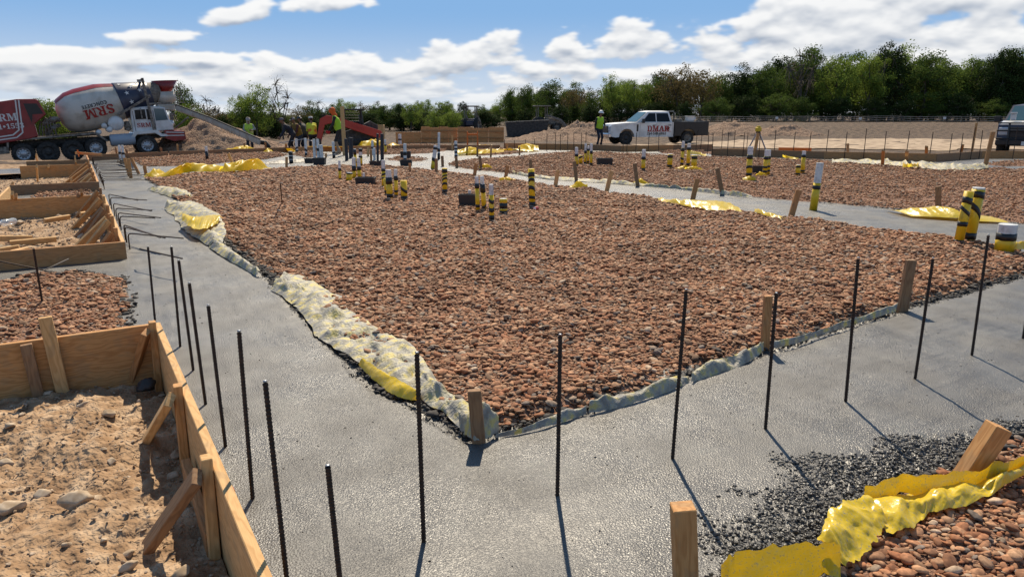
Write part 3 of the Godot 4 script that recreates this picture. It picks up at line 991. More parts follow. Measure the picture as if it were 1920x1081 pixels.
func make_forms() -> void:
	var grp := "timber forms along the left side"
	var f := thing("timber_form", "near corner form of raw planks with three braced stakes, at lower left", "formwork", Vector3.ZERO, 0, grp)
	# long plank beside the footing, doubled by a scrap at its foot
	lumber(f, "board", Vector3(0.318, -0.01, -4.98), Vector3(0.325, -0.01, -0.5), 0.40, 0.038, wood(4))
	lumber(f, "board", Vector3(-3.2, -0.01, -4.96), Vector3(0.298, -0.01, -4.96), 0.40, 0.038, wood(0))
	lumber(f, "scrap_board", Vector3(0.27, -0.17, -2.75), Vector3(0.262, -0.11, -3.35), 0.14, 0.038, wood(2))
	brace(f, 0.272, -4.84, Vector3(0.128, -0.130, -4.996).x, Vector3(0.128, -0.130, -4.996).z, 0, 0.24)
	brace(f, 0.272, -3.58, Vector3(0.118, -0.130, -3.963).x, Vector3(0.118, -0.130, -3.963).z, 1, 0.24)
	brace(f, 0.272, -2.72, Vector3(0.045, -0.130, -2.916).x, Vector3(0.045, -0.130, -2.916).z, 4, 0.24)
	lumber(f, "stake", Vector3(-0.235, -0.3, -4.905), Vector3(-0.275, 0.33, -4.915), 0.07, 0.038, wood(4), Vector3.RIGHT)
	lumber(f, "stake", Vector3(-0.36, -0.3, -4.905), Vector3(-0.39, 0.18, -4.915), 0.06, 0.038, wood(6), Vector3.RIGHT)
	var flag := part(f, "marker_ribbon", ribbon_scrap(), mats.flag)
	flag.position = Vector3(0.348, 0.13, -2.62)
	f = thing("timber_form", "second form on the left, closely braced planks around rubble and offcuts", "formwork", Vector3.ZERO, 0, grp)
	lumber(f, "board", Vector3(-3.0, -0.01, -8.51), Vector3(0.337, -0.01, -8.51), 0.40, 0.038, wood(3))
	lumber(f, "board", Vector3(0.318, -0.01, -8.532), Vector3(0.318, -0.01, -13.86), 0.40, 0.038, wood(5))
	lumber(f, "board", Vector3(-2.4, -0.01, -13.885), Vector3(0.337, -0.01, -13.885), 0.40, 0.038, wood(1))
	var zz := [-9.0, -9.7, -10.35, -10.9, -11.5, -12.2, -12.9, -13.55]
	for k in zz.size():
		brace(f, 0.27, zz[k], -0.12 - 0.06 * (k % 3), zz[k] + 0.12, k, 0.28 + 0.05 * (k % 2))
	lumber(f, "stake", Vector3(-1.051, -0.200, -14.899), Vector3(-0.928, 0.300, -13.676), 0.07, 0.038, wood(4), Vector3.BACK)
	lumber(f, "stake", Vector3(-0.996, -0.200, -14.866), Vector3(-0.888, 0.260, -13.720), 0.07, 0.038, wood(0), Vector3.BACK)
	lumber(f, "stake", Vector3(-0.062, -0.150, -14.932), Vector3(-0.044, 0.200, -13.846), 0.07, 0.038, wood(6), Vector3.BACK)
	lumber(f, "stake", Vector3(-0.012, -0.150, -14.902), Vector3(0.010, 0.280, -13.708), 0.07, 0.038, wood(3), Vector3.BACK)
	f = thing("timber_form", "third form on the left with a fan of braces below the mixer truck", "formwork", Vector3.ZERO, 0, grp)
	lumber(f, "board", Vector3(-1.15, -0.01, -16.68), Vector3(0.337, -0.01, -16.68), 0.40, 0.038, wood(7))
	lumber(f, "board", Vector3(-1.14, -0.01, -16.3), Vector3(-1.17, -0.01, -14.2), 0.40, 0.038, wood(4))
	lumber(f, "board", Vector3(0.318, -0.01, -16.702), Vector3(0.318, -0.01, -22.85), 0.40, 0.038, wood(1))
	lumber(f, "board", Vector3(-1.3, -0.01, -22.88), Vector3(0.337, -0.01, -22.88), 0.40, 0.038, wood(0))
	for k in 8:
		var z := -17.3 - 0.72 * k
		brace(f, 0.27, z, -0.22 - 0.08 * (k % 3), z + 0.2, k + 1, 0.26 + 0.04 * (k % 2))
	for q in [[Vector3(-0.890, -0.100, -21.525), Vector3(-0.835, 0.300, -20.768)], [Vector3(-0.716, -0.100, -24.626), Vector3(-0.642, 0.200, -22.339)], [Vector3(-0.032, -0.100, -24.211), Vector3(-0.017, 0.300, -22.668)], [Vector3(-1.330, -0.100, -19.885), Vector3(-1.210, 0.100, -18.222)], [Vector3(-0.170, -0.100, -20.091), Vector3(-0.143, 0.140, -18.073)]]:
		lumber(f, "stake", q[0], q[1], 0.09, 0.038, wood(5), Vector3.BACK)
	f = thing("timber_form", "farthest form on the left, dark planks just before the truck wheels", "formwork", Vector3.ZERO, 0, grp)
	lumber(f, "board", Vector3(-1.25, -0.01, -25.12), Vector3(0.337, -0.01, -25.12), 0.40, 0.038, wood(7))
	lumber(f, "board", Vector3(0.318, -0.01, -25.14), Vector3(0.318, -0.01, -27.95), 0.40, 0.038, wood(2))
	lumber(f, "stake", Vector3(-1.163, -0.100, -30.219), Vector3(-1.040, 0.300, -26.662), 0.09, 0.038, wood(4), Vector3.BACK)
	lumber(f, "stake", Vector3(-0.037, -0.100, -30.594), Vector3(-0.019, 0.300, -24.707), 0.09, 0.038, wood(5), Vector3.BACK)
	lumber(f, "orange_plank", Vector3(0.010, 0.300, -27.316), Vector3(0.704, 0.280, -26.038), 0.08, 0.04, wood(1))
	lumber(f, "stake", Vector3(0.101, 0.000, -31.622), Vector3(0.073, 0.420, -25.828), 0.07, 0.04, mats.orange, Vector3.BACK)
	f = thing("timber_form", "long low perimeter plank across the rear, behind the gravel and the yellow plastic", "formwork", Vector3.ZERO, 0, "perimeter forms at the far side")
	lumber(f, "board", Vector3(0.337, 0.047, -28.02), Vector3(2.9, 0.047, -29.1), 0.30, 0.04, wood(6))
	lumber(f, "board", Vector3(2.95, 0.047, -29.12), Vector3(7.6, 0.047, -30.42), 0.30, 0.04, wood(7))
	lumber(f, "board", Vector3(7.65, 0.047, -30.42), Vector3(11.9, 0.047, -29.95), 0.30, 0.04, wood(3))
	lumber(f, "board", Vector3(11.95, 0.047, -29.93), Vector3(16.2, 0.047, -27.75), 0.30, 0.04, wood(7))
	for q in [[218, 291, 216, 277], [238, 288, 236, 281], [302, 284, 301, 277], [333, 283, 332, 271], [498, 279, 497, 267], [536, 278, 536, 270]]:
		lumber(f, "stake", pix(q[0], q[1], 0.0), pix(q[2], q[3], 0.34), 0.08, 0.04, wood(int(q[0])), Vector3.BACK)
	f = thing("timber_form", "weathered perimeter form with a jog, running below the white pickup on the right", "formwork", Vector3.ZERO, 0, "perimeter forms at the far side")
	var chain := [Vector3(16.759, 0.000, -28.351), Vector3(19.218, 0.000, -25.385), Vector3(19.476, 0.000, -23.342), Vector3(21.957, 0.000, -22.893), Vector3(23.941, 0.000, -22.523)]
	for k in chain.size() - 1:
		lumber(f, "board", chain[k] + Vector3(0, 0.10, 0), chain[k + 1] + Vector3(0, 0.10, 0), 0.30, 0.04, wood(7 if k % 2 else 3))
	f = thing("timber_form", "long dark perimeter form with a corner, below the pale track on the right", "formwork", Vector3.ZERO, 0, "perimeter forms at the far side")
	chain = [Vector3(20.594, 0.000, -19.409), Vector3(22.323, 0.000, -15.830), Vector3(24.196, 0.000, -13.002), Vector3(27.349, 0.000, -13.147), Vector3(29.765, 0.000, -11.682)]
	for k in chain.size() - 1:
		lumber(f, "board", chain[k] + Vector3(0, 0.11, 0), chain[k + 1] + Vector3(0, 0.11, 0), 0.30, 0.04, wood(7 if k % 2 == 0 else 3))
	for q in [[1590, 284, 1590, 269], [1737, 288, 1738, 274], [1800, 284, 1806, 271], [1700, 289, 1701, 284], [1655, 300, 1657, 282]]:
		lumber(f, "stake", pix(q[0], q[1] + 12, 0.0), pix(q[2], q[3], 0.5), 0.09, 0.04, wood(0), Vector3.BACK)

func pix(px: float, py: float, h: float) -> Vector3:
	# a measured bearing met with the level y = h: metres on the site
	var r := Vector3((px - 960.0) / 1330.0, (540.5 - py) / 1330.0, -1.0)
	r = Basis.from_euler(Vector3(deg_to_rad(-13.752), deg_to_rad(-31.223), 0)) * r
	var t := (h - 1.5) / r.y
	return Vector3(0, 1.5, 0) + r * t

func ribbon_scrap() -> ArrayMesh:
	return sheet_mesh(4, 6, func(u: float, v: float) -> Vector3:
		return Vector3(0.008 * sin(v * 5.0) + 0.004, 0.06 * (v - 0.5), (u - 0.5) * 0.03 * (1.0 - 0.5 * v)))

# ---------------------------------------------------------------- plastic membrane
func along(a: Array, t: float) -> Vector3:
	var f := t * (a.size() - 1)
	var i := mini(int(f), a.size() - 2)
	var w := f - i
	var p0: Vector3 = a[maxi(i - 1, 0)]
	var p1: Vector3 = a[i]
	var p2: Vector3 = a[i + 1]
	var p3: Vector3 = a[mini(i + 2, a.size() - 1)]
	return p1.cubic_interpolate(p2, p0, p3, w) if a.size() > 2 else p1.lerp(p2, w)

func straight(a: Array, t: float) -> Vector3:
	var f := t * (a.size() - 1)
	var i := mini(int(f), a.size() - 2)
	return (a[i] as Vector3).lerp(a[i + 1], f - i)

func membrane(label: String, a: Array, b: Array, arch: float, m: Material, seed_: float, nu := 60, nv := 10, fold := 1.0, floor_y := 0.012, sharp := false, parent: Node = null) -> void:
	var o := part(self if parent == null else parent, "plastic_sheet" if parent == null else "fold", sheet_mesh(nu, nv, func(u: float, v: float) -> Vector3:
		var pa := straight(a, u) if sharp else along(a, u)
		var pb := straight(b, u) if sharp else along(b, u)
		var p := pa.lerp(pb, v)
		var w := pa.distance_to(pb)
		var q := Vector2(p.x, p.z) * (3.0 if w < 0.8 else 1.5)
		# sharp creases between flat facets, as stiff film folds
		var wa := n_mid.get_noise_2d(q.x * 0.5 + seed_, q.y * 0.5) * 2.2
		var wb := n_mid.get_noise_2d(q.x * 0.5, q.y * 0.5 + seed_) * 2.2
		var wr := pingpong(q.x * 0.9 + q.y * 0.5 + wa, 1.0) * 0.75 + pingpong(q.x * 0.7 - q.y * 1.3 + wb, 1.0) * 0.55 - 0.5 + n_mid.get_noise_2d(q.x * 1.7 + seed_, q.y * 1.7) * 0.5 + pingpong(q.x * 3.1 + q.y * 2.3 + wa * 2.0, 1.0) * 0.16
		var side := (pb - pa).normalized()
		p.y += sin(v * PI) * arch * (0.6 + wr * fold) + wr * 0.25 * arch * fold
		p += side * n_mid.get_noise_2d(u * 9.0 + seed_, v * 2.0) * 0.10 * w
		if parent and absf(side.y) > 0.5:
			p += FWD * (wr * 0.03 * (0.3 + v) + sin(u * 21.0 + v * 3.0) * 0.008 * v)
			p.y += n_mid.get_noise_2d(u * 6.0 + seed_, 1.0) * 0.02
		p.y = maxf(p.y, floor_y)
		return p), m)
	if parent == null:
		tag(o, label, "plastic sheet", "yellow membrane along the footings")

func mound(label: String, pts: Array, wide: float, m: Material, seed_: float) -> void:
	# a heap of bunched film: [px, py, height] along its front foot
	var n := pts.size() - 1
	var o := part(self, "plastic_sheet", sheet_mesh(n * 14, 18, func(u: float, v: float) -> Vector3:
		var f := u * n
		var i := mini(int(f), n - 1)
		var w := smoothstep(0.0, 1.0, f - i)
		var a := pix(pts[i][0], pts[i][1], 0.02)
		var b := pix(pts[i + 1][0], pts[i + 1][1], 0.02)
		var p := a.lerp(b, f - i)
		var h: float = lerpf(pts[i][2], pts[i + 1][2], w)
		var q := Vector2(p.x + seed_, p.z + v * wide) * 2.4
		var cr := pingpong(q.x + q.y * 0.6 + n_mid.get_noise_2d(q.x * 0.5, q.y * 0.5) * 2.0, 1.0) * 0.5 + pingpong(q.x * 1.9 - q.y * 1.4, 1.0) * 0.25 - 0.35
		p += FWD * (v * wide * (0.75 + 0.3 * n_mid.get_noise_2d(u * 4.0 + seed_, 3.0)) - 0.1)
		p.y = maxf(0.025, 0.02 + h * (0.9 + 0.5 * cr) * pow(sin(PI * clampf(0.04 + v * 0.92, 0.0, 1.0)), 0.8))
		return p), m)
	tag(o, label, "plastic sheet", "yellow membrane along the footings")

func make_sheets() -> void:
	# the folded strip at the near right: far edge on the pour, near edge on the gravel
	var near := thing("plastic_sheet", "folded bright yellow plastic strip at the near right corner of the gravel", "plastic sheet", Vector3.ZERO, 0, "yellow membrane along the footings")
	var hang := func(a: Array, drop: float, out: float) -> Array:
		var b := []
		for p in a: b.append(p - Vector3(0, drop, 0) - FWD * out)
		return b
	var tops := [Vector3(1.624, 0.080, -1.373), Vector3(1.655, 0.140, -1.345), Vector3(1.771, 0.155, -1.275), Vector3(1.920, 0.150, -1.217), Vector3(1.991, 0.120, -1.203)]
	membrane("", tops, hang.call(tops, 0.12, 0.03), 0.006, mats.plastic, 3.0, 60, 16, 3.0, 0.03, true, near)
	membrane("", [Vector3(1.937, 0.130, -1.253), Vector3(2.124, 0.130, -1.344), Vector3(2.214, 0.145, -1.351), Vector3(2.357, 0.130, -1.338)], [Vector3(1.996, 0.070, -1.204), Vector3(2.053, 0.060, -1.179), Vector3(2.210, 0.075, -1.207), Vector3(2.325, 0.085, -1.243)], 0.016, mats.plastic, 5.0, 50, 20, 2.6, 0.03, true, near)
	tops = [Vector3(2.408, 0.130, -1.388), Vector3(2.566, 0.140, -1.342), Vector3(2.754, 0.140, -1.283), Vector3(2.911, 0.125, -1.230), Vector3(3.087, 0.130, -1.206), Vector3(3.352, 0.120, -1.202)]
	membrane("", tops, hang.call(tops, 0.08, 0.02), 0.006, mats.plastic, 7.0, 70, 14, 3.0, 0.03, true, near)
	membrane("", [Vector3(2.433, 0.075, -1.384), Vector3(2.593, 0.070, -1.349), Vector3(2.789, 0.070, -1.292), Vector3(2.948, 0.070, -1.230), Vector3(3.159, 0.070, -1.210), Vector3(3.360, 0.070, -1.197)], [Vector3(2.279, 0.070, -1.212), Vector3(2.405, 0.060, -1.193), Vector3(2.549, 0.065, -1.211), Vector3(2.690, 0.060, -1.178), Vector3(2.896, 0.065, -1.161), Vector3(3.237, 0.065, -1.174)], 0.02, mats.plastic, 8.0, 90, 20, 2.2, 0.045, true, near)
	membrane("wide strip of yellow plastic smeared with cement beside the left footing",
		[Vector3(1.323, 0.010, -6.260), Vector3(1.335, 0.010, -5.512), Vector3(1.295, 0.010, -4.868), Vector3(1.286, 0.010, -4.546), Vector3(1.341, 0.010, -3.998), Vector3(1.336, 0.010, -3.628), Vector3(1.405, 0.010, -3.313), Vector3(1.454, 0.010, -3.086), Vector3(1.446, 0.010, -2.874), Vector3(1.463, 0.010, -2.746)],
		[Vector3(1.538, 0.070, -6.649), Vector3(1.664, 0.060, -6.261), Vector3(1.710, 0.050, -5.599), Vector3(1.638, 0.060, -4.942), Vector3(1.658, 0.050, -4.496), Vector3(1.681, 0.060, -4.261), Vector3(1.703, 0.060, -3.987), Vector3(1.636, 0.050, -3.679), Vector3(1.560, 0.050, -3.290), Vector3(1.585, 0.050, -3.100), Vector3(1.527, 0.045, -2.793)],
		0.035, mats.plastic_smeared, 9.0, 150, 20, 1.3)
	membrane("clean yellow edge of plastic folded onto the concrete near the corner stake",
		[Vector3(1.325, 0.012, -4.001), Vector3(1.314, 0.012, -3.713), Vector3(1.328, 0.012, -3.424), Vector3(1.412, 0.012, -3.286)],
		[Vector3(1.349, 0.060, -3.965), Vector3(1.356, 0.070, -3.690), Vector3(1.384, 0.070, -3.495), Vector3(1.418, 0.060, -3.284)], 0.02, mats.plastic, 14.0, 50, 8, 0.8)
	membrane("grey smeared plastic lip right of the corner stake, leftmost of three along the front footing",
		[Vector3(1.547, 0.004, -2.710), Vector3(1.657, 0.004, -2.684), Vector3(1.779, 0.006, -2.682), Vector3(1.938, 0.006, -2.681), Vector3(2.087, 0.004, -2.702)],
		[Vector3(1.567, 0.020, -2.713), Vector3(1.673, 0.030, -2.686), Vector3(1.799, 0.030, -2.703), Vector3(1.964, 0.040, -2.728), Vector3(2.095, 0.030, -2.723)], 0.018, mats.plastic_smeared, 21.0, 80, 10, 1.6, 0.004)
	membrane("grey smeared plastic lip in the middle of three along the front footing",
		[Vector3(2.097, 0.004, -2.697), Vector3(2.240, 0.004, -2.674), Vector3(2.435, 0.004, -2.688), Vector3(2.689, 0.004, -2.712), Vector3(2.865, 0.004, -2.757)],
		[Vector3(2.123, 0.030, -2.723), Vector3(2.287, 0.050, -2.734), Vector3(2.491, 0.050, -2.734), Vector3(2.729, 0.050, -2.779), Vector3(2.884, 0.030, -2.787)], 0.022, mats.plastic_smeared, 23.0, 80, 10, 1.8, 0.004)
	membrane("grey smeared plastic lip left of the standing stake, rightmost of three along the front footing",
		[Vector3(2.863, 0.004, -2.739), Vector3(3.076, 0.004, -2.761), Vector3(3.276, 0.004, -2.778), Vector3(3.489, 0.004, -2.830), Vector3(3.681, 0.004, -2.907)],
		[Vector3(2.923, 0.040, -2.793), Vector3(3.131, 0.060, -2.839), Vector3(3.341, 0.060, -2.849), Vector3(3.525, 0.060, -2.883), Vector3(3.710, 0.040, -2.943)], 0.025, mats.plastic_smeared, 25.0, 80, 10, 1.8, 0.004)
	membrane("pale yellow smeared plastic between the two tall stakes of the front footing",
		[Vector3(3.749, 0.010, -2.896), Vector3(4.020, 0.010, -2.889), Vector3(4.420, 0.010, -2.929), Vector3(4.922, 0.010, -2.970), Vector3(5.321, 0.010, -3.004)],
		[Vector3(3.781, 0.050, -2.917), Vector3(4.030, 0.050, -2.902), Vector3(4.426, 0.050, -2.938), Vector3(4.950, 0.050, -2.993), Vector3(5.402, 0.060, -3.038)], 0.022, mats.plastic_smeared, 27.0, 90, 8)
	membrane("crumpled plastic around the foot of the corner stake",
		[Vector3(1.436, 0.010, -2.859), Vector3(1.427, 0.010, -2.716), Vector3(1.507, 0.010, -2.706), Vector3(1.580, 0.010, -2.730)],
		[Vector3(1.460, 0.080, -2.926), Vector3(1.486, 0.100, -2.798), Vector3(1.561, 0.090, -2.801), Vector3(1.597, 0.050, -2.759)], 0.05, mats.plastic_smeared, 33.0, 40, 12, 1.6)
	membrane("pale smeared plastic flap farthest along the left footing",
		[Vector3(1.151, 0.010, -16.296), Vector3(1.318, 0.010, -15.370), Vector3(1.451, 0.010, -14.439), Vector3(1.585, 0.010, -14.060)], [Vector3(1.396, 0.090, -16.096), Vector3(1.601, 0.090, -15.716), Vector3(1.723, 0.100, -14.582), Vector3(1.703, 0.080, -13.761)], 0.05, mats.plastic_smeared, 41.0, 40, 10)
	membrane("large pale crumpled plastic mound beside the bent dowels",
		[Vector3(1.130, 0.010, -12.844), Vector3(1.150, 0.010, -11.408), Vector3(1.105, 0.010, -10.171), Vector3(1.140, 0.010, -9.608), Vector3(1.202, 0.010, -8.789)], [Vector3(1.283, 0.100, -13.067), Vector3(1.589, 0.100, -12.708), Vector3(1.610, 0.120, -11.482), Vector3(1.610, 0.120, -10.235), Vector3(1.416, 0.100, -8.998), Vector3(1.298, 0.080, -8.519)], 0.05, mats.plastic_smeared, 45.0, 70, 14)
	membrane("bright yellow fold on the pale plastic mound beside the bent dowels",
		[Vector3(1.104, 0.140, -10.322), Vector3(1.132, 0.140, -9.450), Vector3(1.261, 0.140, -9.372), Vector3(1.451, 0.140, -9.667)], [Vector3(1.178, 0.170, -10.630), Vector3(1.307, 0.170, -10.246), Vector3(1.498, 0.180, -10.350), Vector3(1.572, 0.160, -9.991)], 0.05, mats.plastic, 47.0, 40, 8)
	membrane("narrow smeared plastic tail between the mound and the wide strip",
		[Vector3(1.186, 0.010, -8.758), Vector3(1.239, 0.010, -7.886), Vector3(1.302, 0.010, -7.196), Vector3(1.326, 0.010, -6.876)], [Vector3(1.330, 0.060, -8.550), Vector3(1.341, 0.060, -7.801), Vector3(1.364, 0.060, -7.179), Vector3(1.385, 0.050, -6.904)], 0.035, mats.plastic_smeared, 51.0, 60, 8)
	membrane("bright yellow plastic flap on the near edge of the middle footing",
		[Vector3(8.845, 0.040, -9.550), Vector3(8.604, 0.100, -8.807), Vector3(8.747, 0.120, -8.520), Vector3(8.993, 0.120, -8.110), Vector3(8.840, 0.070, -7.702)], [Vector3(8.637, 0.040, -9.295), Vector3(8.465, 0.050, -8.597), Vector3(8.431, 0.050, -8.133), Vector3(8.467, 0.050, -7.806), Vector3(8.631, 0.040, -7.430)], 0.03, mats.plastic, 55.0, 60, 8)
	membrane("thin yellow plastic edge beside the leaning stake of the middle footing",
		[Vector3(9.032, 0.050, -7.538), Vector3(8.799, 0.080, -7.192), Vector3(8.766, 0.050, -6.918), Vector3(8.760, 0.030, -6.696)], [Vector3(8.841, 0.040, -7.375), Vector3(8.691, 0.050, -7.099), Vector3(8.594, 0.040, -6.779), Vector3(8.580, 0.030, -6.555)], 0.03, mats.plastic, 57.0, 40, 6)
	mound("yellow plastic bunched around a stake on the right beyond the middle footing", [[1702, 404, 0.03], [1730, 406, 0.10], [1760, 408, 0.13], [1792, 410, 0.14], [1830, 414, 0.07], [1884, 416, 0.04]], 0.9, mats.plastic, 61.0)
	membrane("yellow plastic scrap beside the short wide pipe at right edge",
		[Vector3(8.912, 0.050, -3.860), Vector3(8.889, 0.090, -3.773), Vector3(9.106, 0.060, -3.757)], [Vector3(8.757, 0.040, -3.787), Vector3(8.772, 0.050, -3.715), Vector3(8.934, 0.040, -3.679)], 0.04, mats.plastic, 63.0, 20, 6)
	membrane("pale yellow sheet lying along the rear edge of the right gravel pad",
		[Vector3(20.844, 0.030, -14.481), Vector3(21.756, 0.030, -13.618), Vector3(21.480, 0.080, -12.874), Vector3(21.531, 0.050, -11.961), Vector3(21.812, 0.080, -11.541), Vector3(21.847, 0.050, -10.984), Vector3(22.401, 0.040, -10.562)], [Vector3(20.238, 0.040, -14.056), Vector3(20.529, 0.050, -12.842), Vector3(20.360, 0.050, -11.885), Vector3(19.915, 0.060, -10.788), Vector3(19.931, 0.060, -10.331), Vector3(20.364, 0.050, -10.224), Vector3(21.606, 0.050, -10.153)], 0.10, mats.plastic_smeared, 67.0, 80, 8)
	membrane("small bright yellow bundle on the pale sheet below the dark perimeter form",
		[Vector3(20.027, 0.120, -11.666), Vector3(19.218, 0.200, -11.021), Vector3(20.623, 0.120, -11.565)], [Vector3(19.480, 0.100, -11.340), Vector3(19.351, 0.120, -11.088), Vector3(19.845, 0.100, -11.119)], 0.06, mats.plastic_bright, 69.0, 20, 6)
	mound("long bright yellow plastic roll at the rear left of the gravel", [[272, 332, 0.1], [284, 333, 0.22], [297, 333, 0.08], [318, 332, 0.2], [338, 329, 0.26], [356, 325, 0.3], [385, 324, 0.2], [412, 324, 0.2]], 0.9, mats.plastic_bright, 71.0)
	mound("bright yellow plastic mound with two stakes at the rear left", [[408, 324, 0.1], [420, 325, 0.28], [438, 325, 0.34], [456, 324, 0.36], [474, 321, 0.34], [490, 320, 0.05]], 1.3, mats.plastic_bright, 73.0)
	mound("bright yellow plastic heap against the rear plank near the chute end", [[398, 287, 0.04], [425, 286, 0.16], [447, 286, 0.27], [462, 286, 0.27], [472, 286, 0.05]], 1.4, mats.plastic_bright, 75.0)
	mound("small yellow plastic heap right of the chute end", [[494, 286, 0.1], [500, 286, 0.18], [509, 286, 0.03]], 0.9, mats.plastic_bright, 76.0)
	mound("tall bright yellow plastic heap below the red loader", [[664, 276, 0.05], [678, 277, 0.3], [698, 277, 0.38], [710, 277, 0.34], [720, 276, 0.05]], 1.6, mats.plastic_bright, 77.0)
	mound("low yellow plastic heap between the black pipes and the plywood forms", [[721, 275, 0.05], [734, 275, 0.18], [749, 275, 0.04]], 1.2, mats.plastic_bright, 78.0)
	mound("yellow plastic spread over the small rear pad, left piece", [[857, 291, 0.2], [880, 290, 0.28], [905, 289, 0.16], [945, 286, 0.1]], 1.6, mats.plastic_bright, 79.0)
	membrane("yellow plastic strip spread over the small rear pad, right piece",
		[Vector3(14.500, 0.080, -26.270), Vector3(15.391, 0.120, -25.819), Vector3(16.529, 0.060, -25.534)], [Vector3(14.142, 0.030, -25.624), Vector3(15.420, 0.030, -25.867), Vector3(16.131, 0.030, -24.920)], 0.05, mats.plastic, 80.0, 30, 6)
	membrane("pale yellow plastic lump in front of the plywood forms",
		[Vector3(15.973, 0.100, -29.707), Vector3(16.262, 0.160, -29.203), Vector3(16.771, 0.080, -29.101)], [Vector3(15.938, 0.030, -29.643), Vector3(16.362, 0.030, -29.385), Vector3(16.786, 0.030, -29.128)], 0.05, mats.plastic, 81.0, 30, 6)
	mound("yellow plastic hung over the perimeter form left of the hard hat worker", [[972, 282, 0.2], [990, 283, 0.3], [1010, 283, 0.2]], 1.6, mats.plastic_bright, 82.0)
	membrane("yellow plastic caught at the perimeter form behind three pipes",
		[Vector3(20.305, 0.140, -20.271), Vector3(19.943, 0.140, -19.549), Vector3(19.966, 0.060, -19.135)], [Vector3(20.154, 0.050, -20.111), Vector3(19.833, 0.050, -19.433), Vector3(19.524, 0.040, -18.603)], 0.05, mats.plastic, 83.0, 30, 6)
	membrane("yellow plastic scrap hanging below the dark perimeter form",
		[Vector3(20.238, 0.200, -15.933), Vector3(20.742, 0.140, -16.153), Vector3(21.097, 0.050, -15.945)], [Vector3(20.698, 0.100, -16.266), Vector3(20.658, 0.060, -16.013), Vector3(20.748, 0.040, -15.657)], 0.03, mats.plastic_bright, 84.0, 20, 6)
	membrane("yellow plastic scrap on the rear footing near the workers",
		[Vector3(7.414, 0.160, -30.184), Vector3(7.374, 0.200, -29.173), Vector3(7.876, 0.050, -30.486)], [Vector3(7.521, 0.030, -30.655), Vector3(7.597, 0.030, -30.093), Vector3(7.747, 0.030, -30.002)], 0.03, mats.plastic, 85.0, 20, 6)
	membrane("long yellow edge of plastic along the rear plank behind the workers",
		[Vector3(8.526, 0.200, -30.781), Vector3(8.910, 0.220, -29.995), Vector3(9.754, 0.200, -29.431)], [Vector3(8.752, 0.050, -31.627), Vector3(9.291, 0.050, -31.300), Vector3(10.188, 0.050, -30.756)], 0.04, mats.plastic, 86.0, 40, 6)
	membrane("dark and white smeared plastic on the cross footing at the rear left",
		[Vector3(4.883, 0.010, -23.904), Vector3(5.438, 0.040, -23.635), Vector3(6.317, 0.040, -24.067), Vector3(7.281, 0.020, -24.915)], [Vector3(4.720, 0.010, -23.123), Vector3(5.301, 0.010, -23.058), Vector3(6.149, 0.010, -23.444), Vector3(7.064, 0.010, -24.187)], 0.05, mats.plastic_white, 87.0, 50, 6)
	membrane("smeared plastic bunched at the left end of the cross footing",
		[Vector3(1.072, 0.020, -25.736), Vector3(1.252, 0.020, -24.498), Vector3(1.330, 0.020, -22.456)], [Vector3(1.174, 0.160, -24.589), Vector3(1.370, 0.200, -23.149), Vector3(1.423, 0.100, -22.528)], 0.08, mats.plastic_white, 88.0, 40, 8, 1.4)
	membrane("thin smeared plastic along the far edge of the middle footing",
		[Vector3(9.709, 0.010, -16.017), Vector3(9.568, 0.010, -14.072), Vector3(10.183, 0.010, -12.441), Vector3(10.457, 0.010, -11.033), Vector3(10.593, 0.010, -9.976), Vector3(10.574, 0.010, -8.908)], [Vector3(9.812, 0.050, -16.187), Vector3(9.720, 0.050, -14.298), Vector3(10.317, 0.050, -12.607), Vector3(10.486, 0.050, -11.066), Vector3(10.680, 0.050, -10.063), Vector3(10.637, 0.050, -8.966)], 0.04, mats.plastic_smeared, 89.0, 90, 6)
	for q in [[951, 340, "beside the second leaning stake of the middle footing"], [1203, 345, "beside the dark stake at the far edge of the middle footing"], [910, 316, "between two thin stakes beyond the middle footing"], [1084, 352, "on the middle footing's near edge below two leaning stakes"]]:
		var c := pix(q[0], q[1], 0.03)
		membrane("small yellow plastic scrap " + str(q[2]), [c + RIGHT * -0.16 + FWD * 0.1, c + FWD * 0.12 + Vector3(0, 0.1, 0), c + RIGHT * 0.18 + FWD * 0.08], [c + RIGHT * -0.18, c - FWD * 0.06, c + RIGHT * 0.2], 0.06, mats.plastic_bright, q[0], 16, 6)

# ---------------------------------------------------------------- reinforcing bars
func ribbed_bar(height: float) -> ArrayMesh:
	var st := new_st()
	var prof := [[0.0, -0.15], [0.0075, -0.15]]
	var y := -0.01
	while y < height - 0.012:
		prof.append([0.0076, y]); prof.append([0.0092, y + 0.003]); prof.append([0.0092, y + 0.006]); prof.append([0.0076, y + 0.009])
		y += 0.014
	lathe(st, prof, 8)
	lathe(st, [[0.0076, y], [0.0076, height - 0.002]], 8)
	lathe(st, [[0.0076, height - 0.002], [0.006, height], [0.0, height]], 8, Transform3D.IDENTITY, -1)
	return done(st)

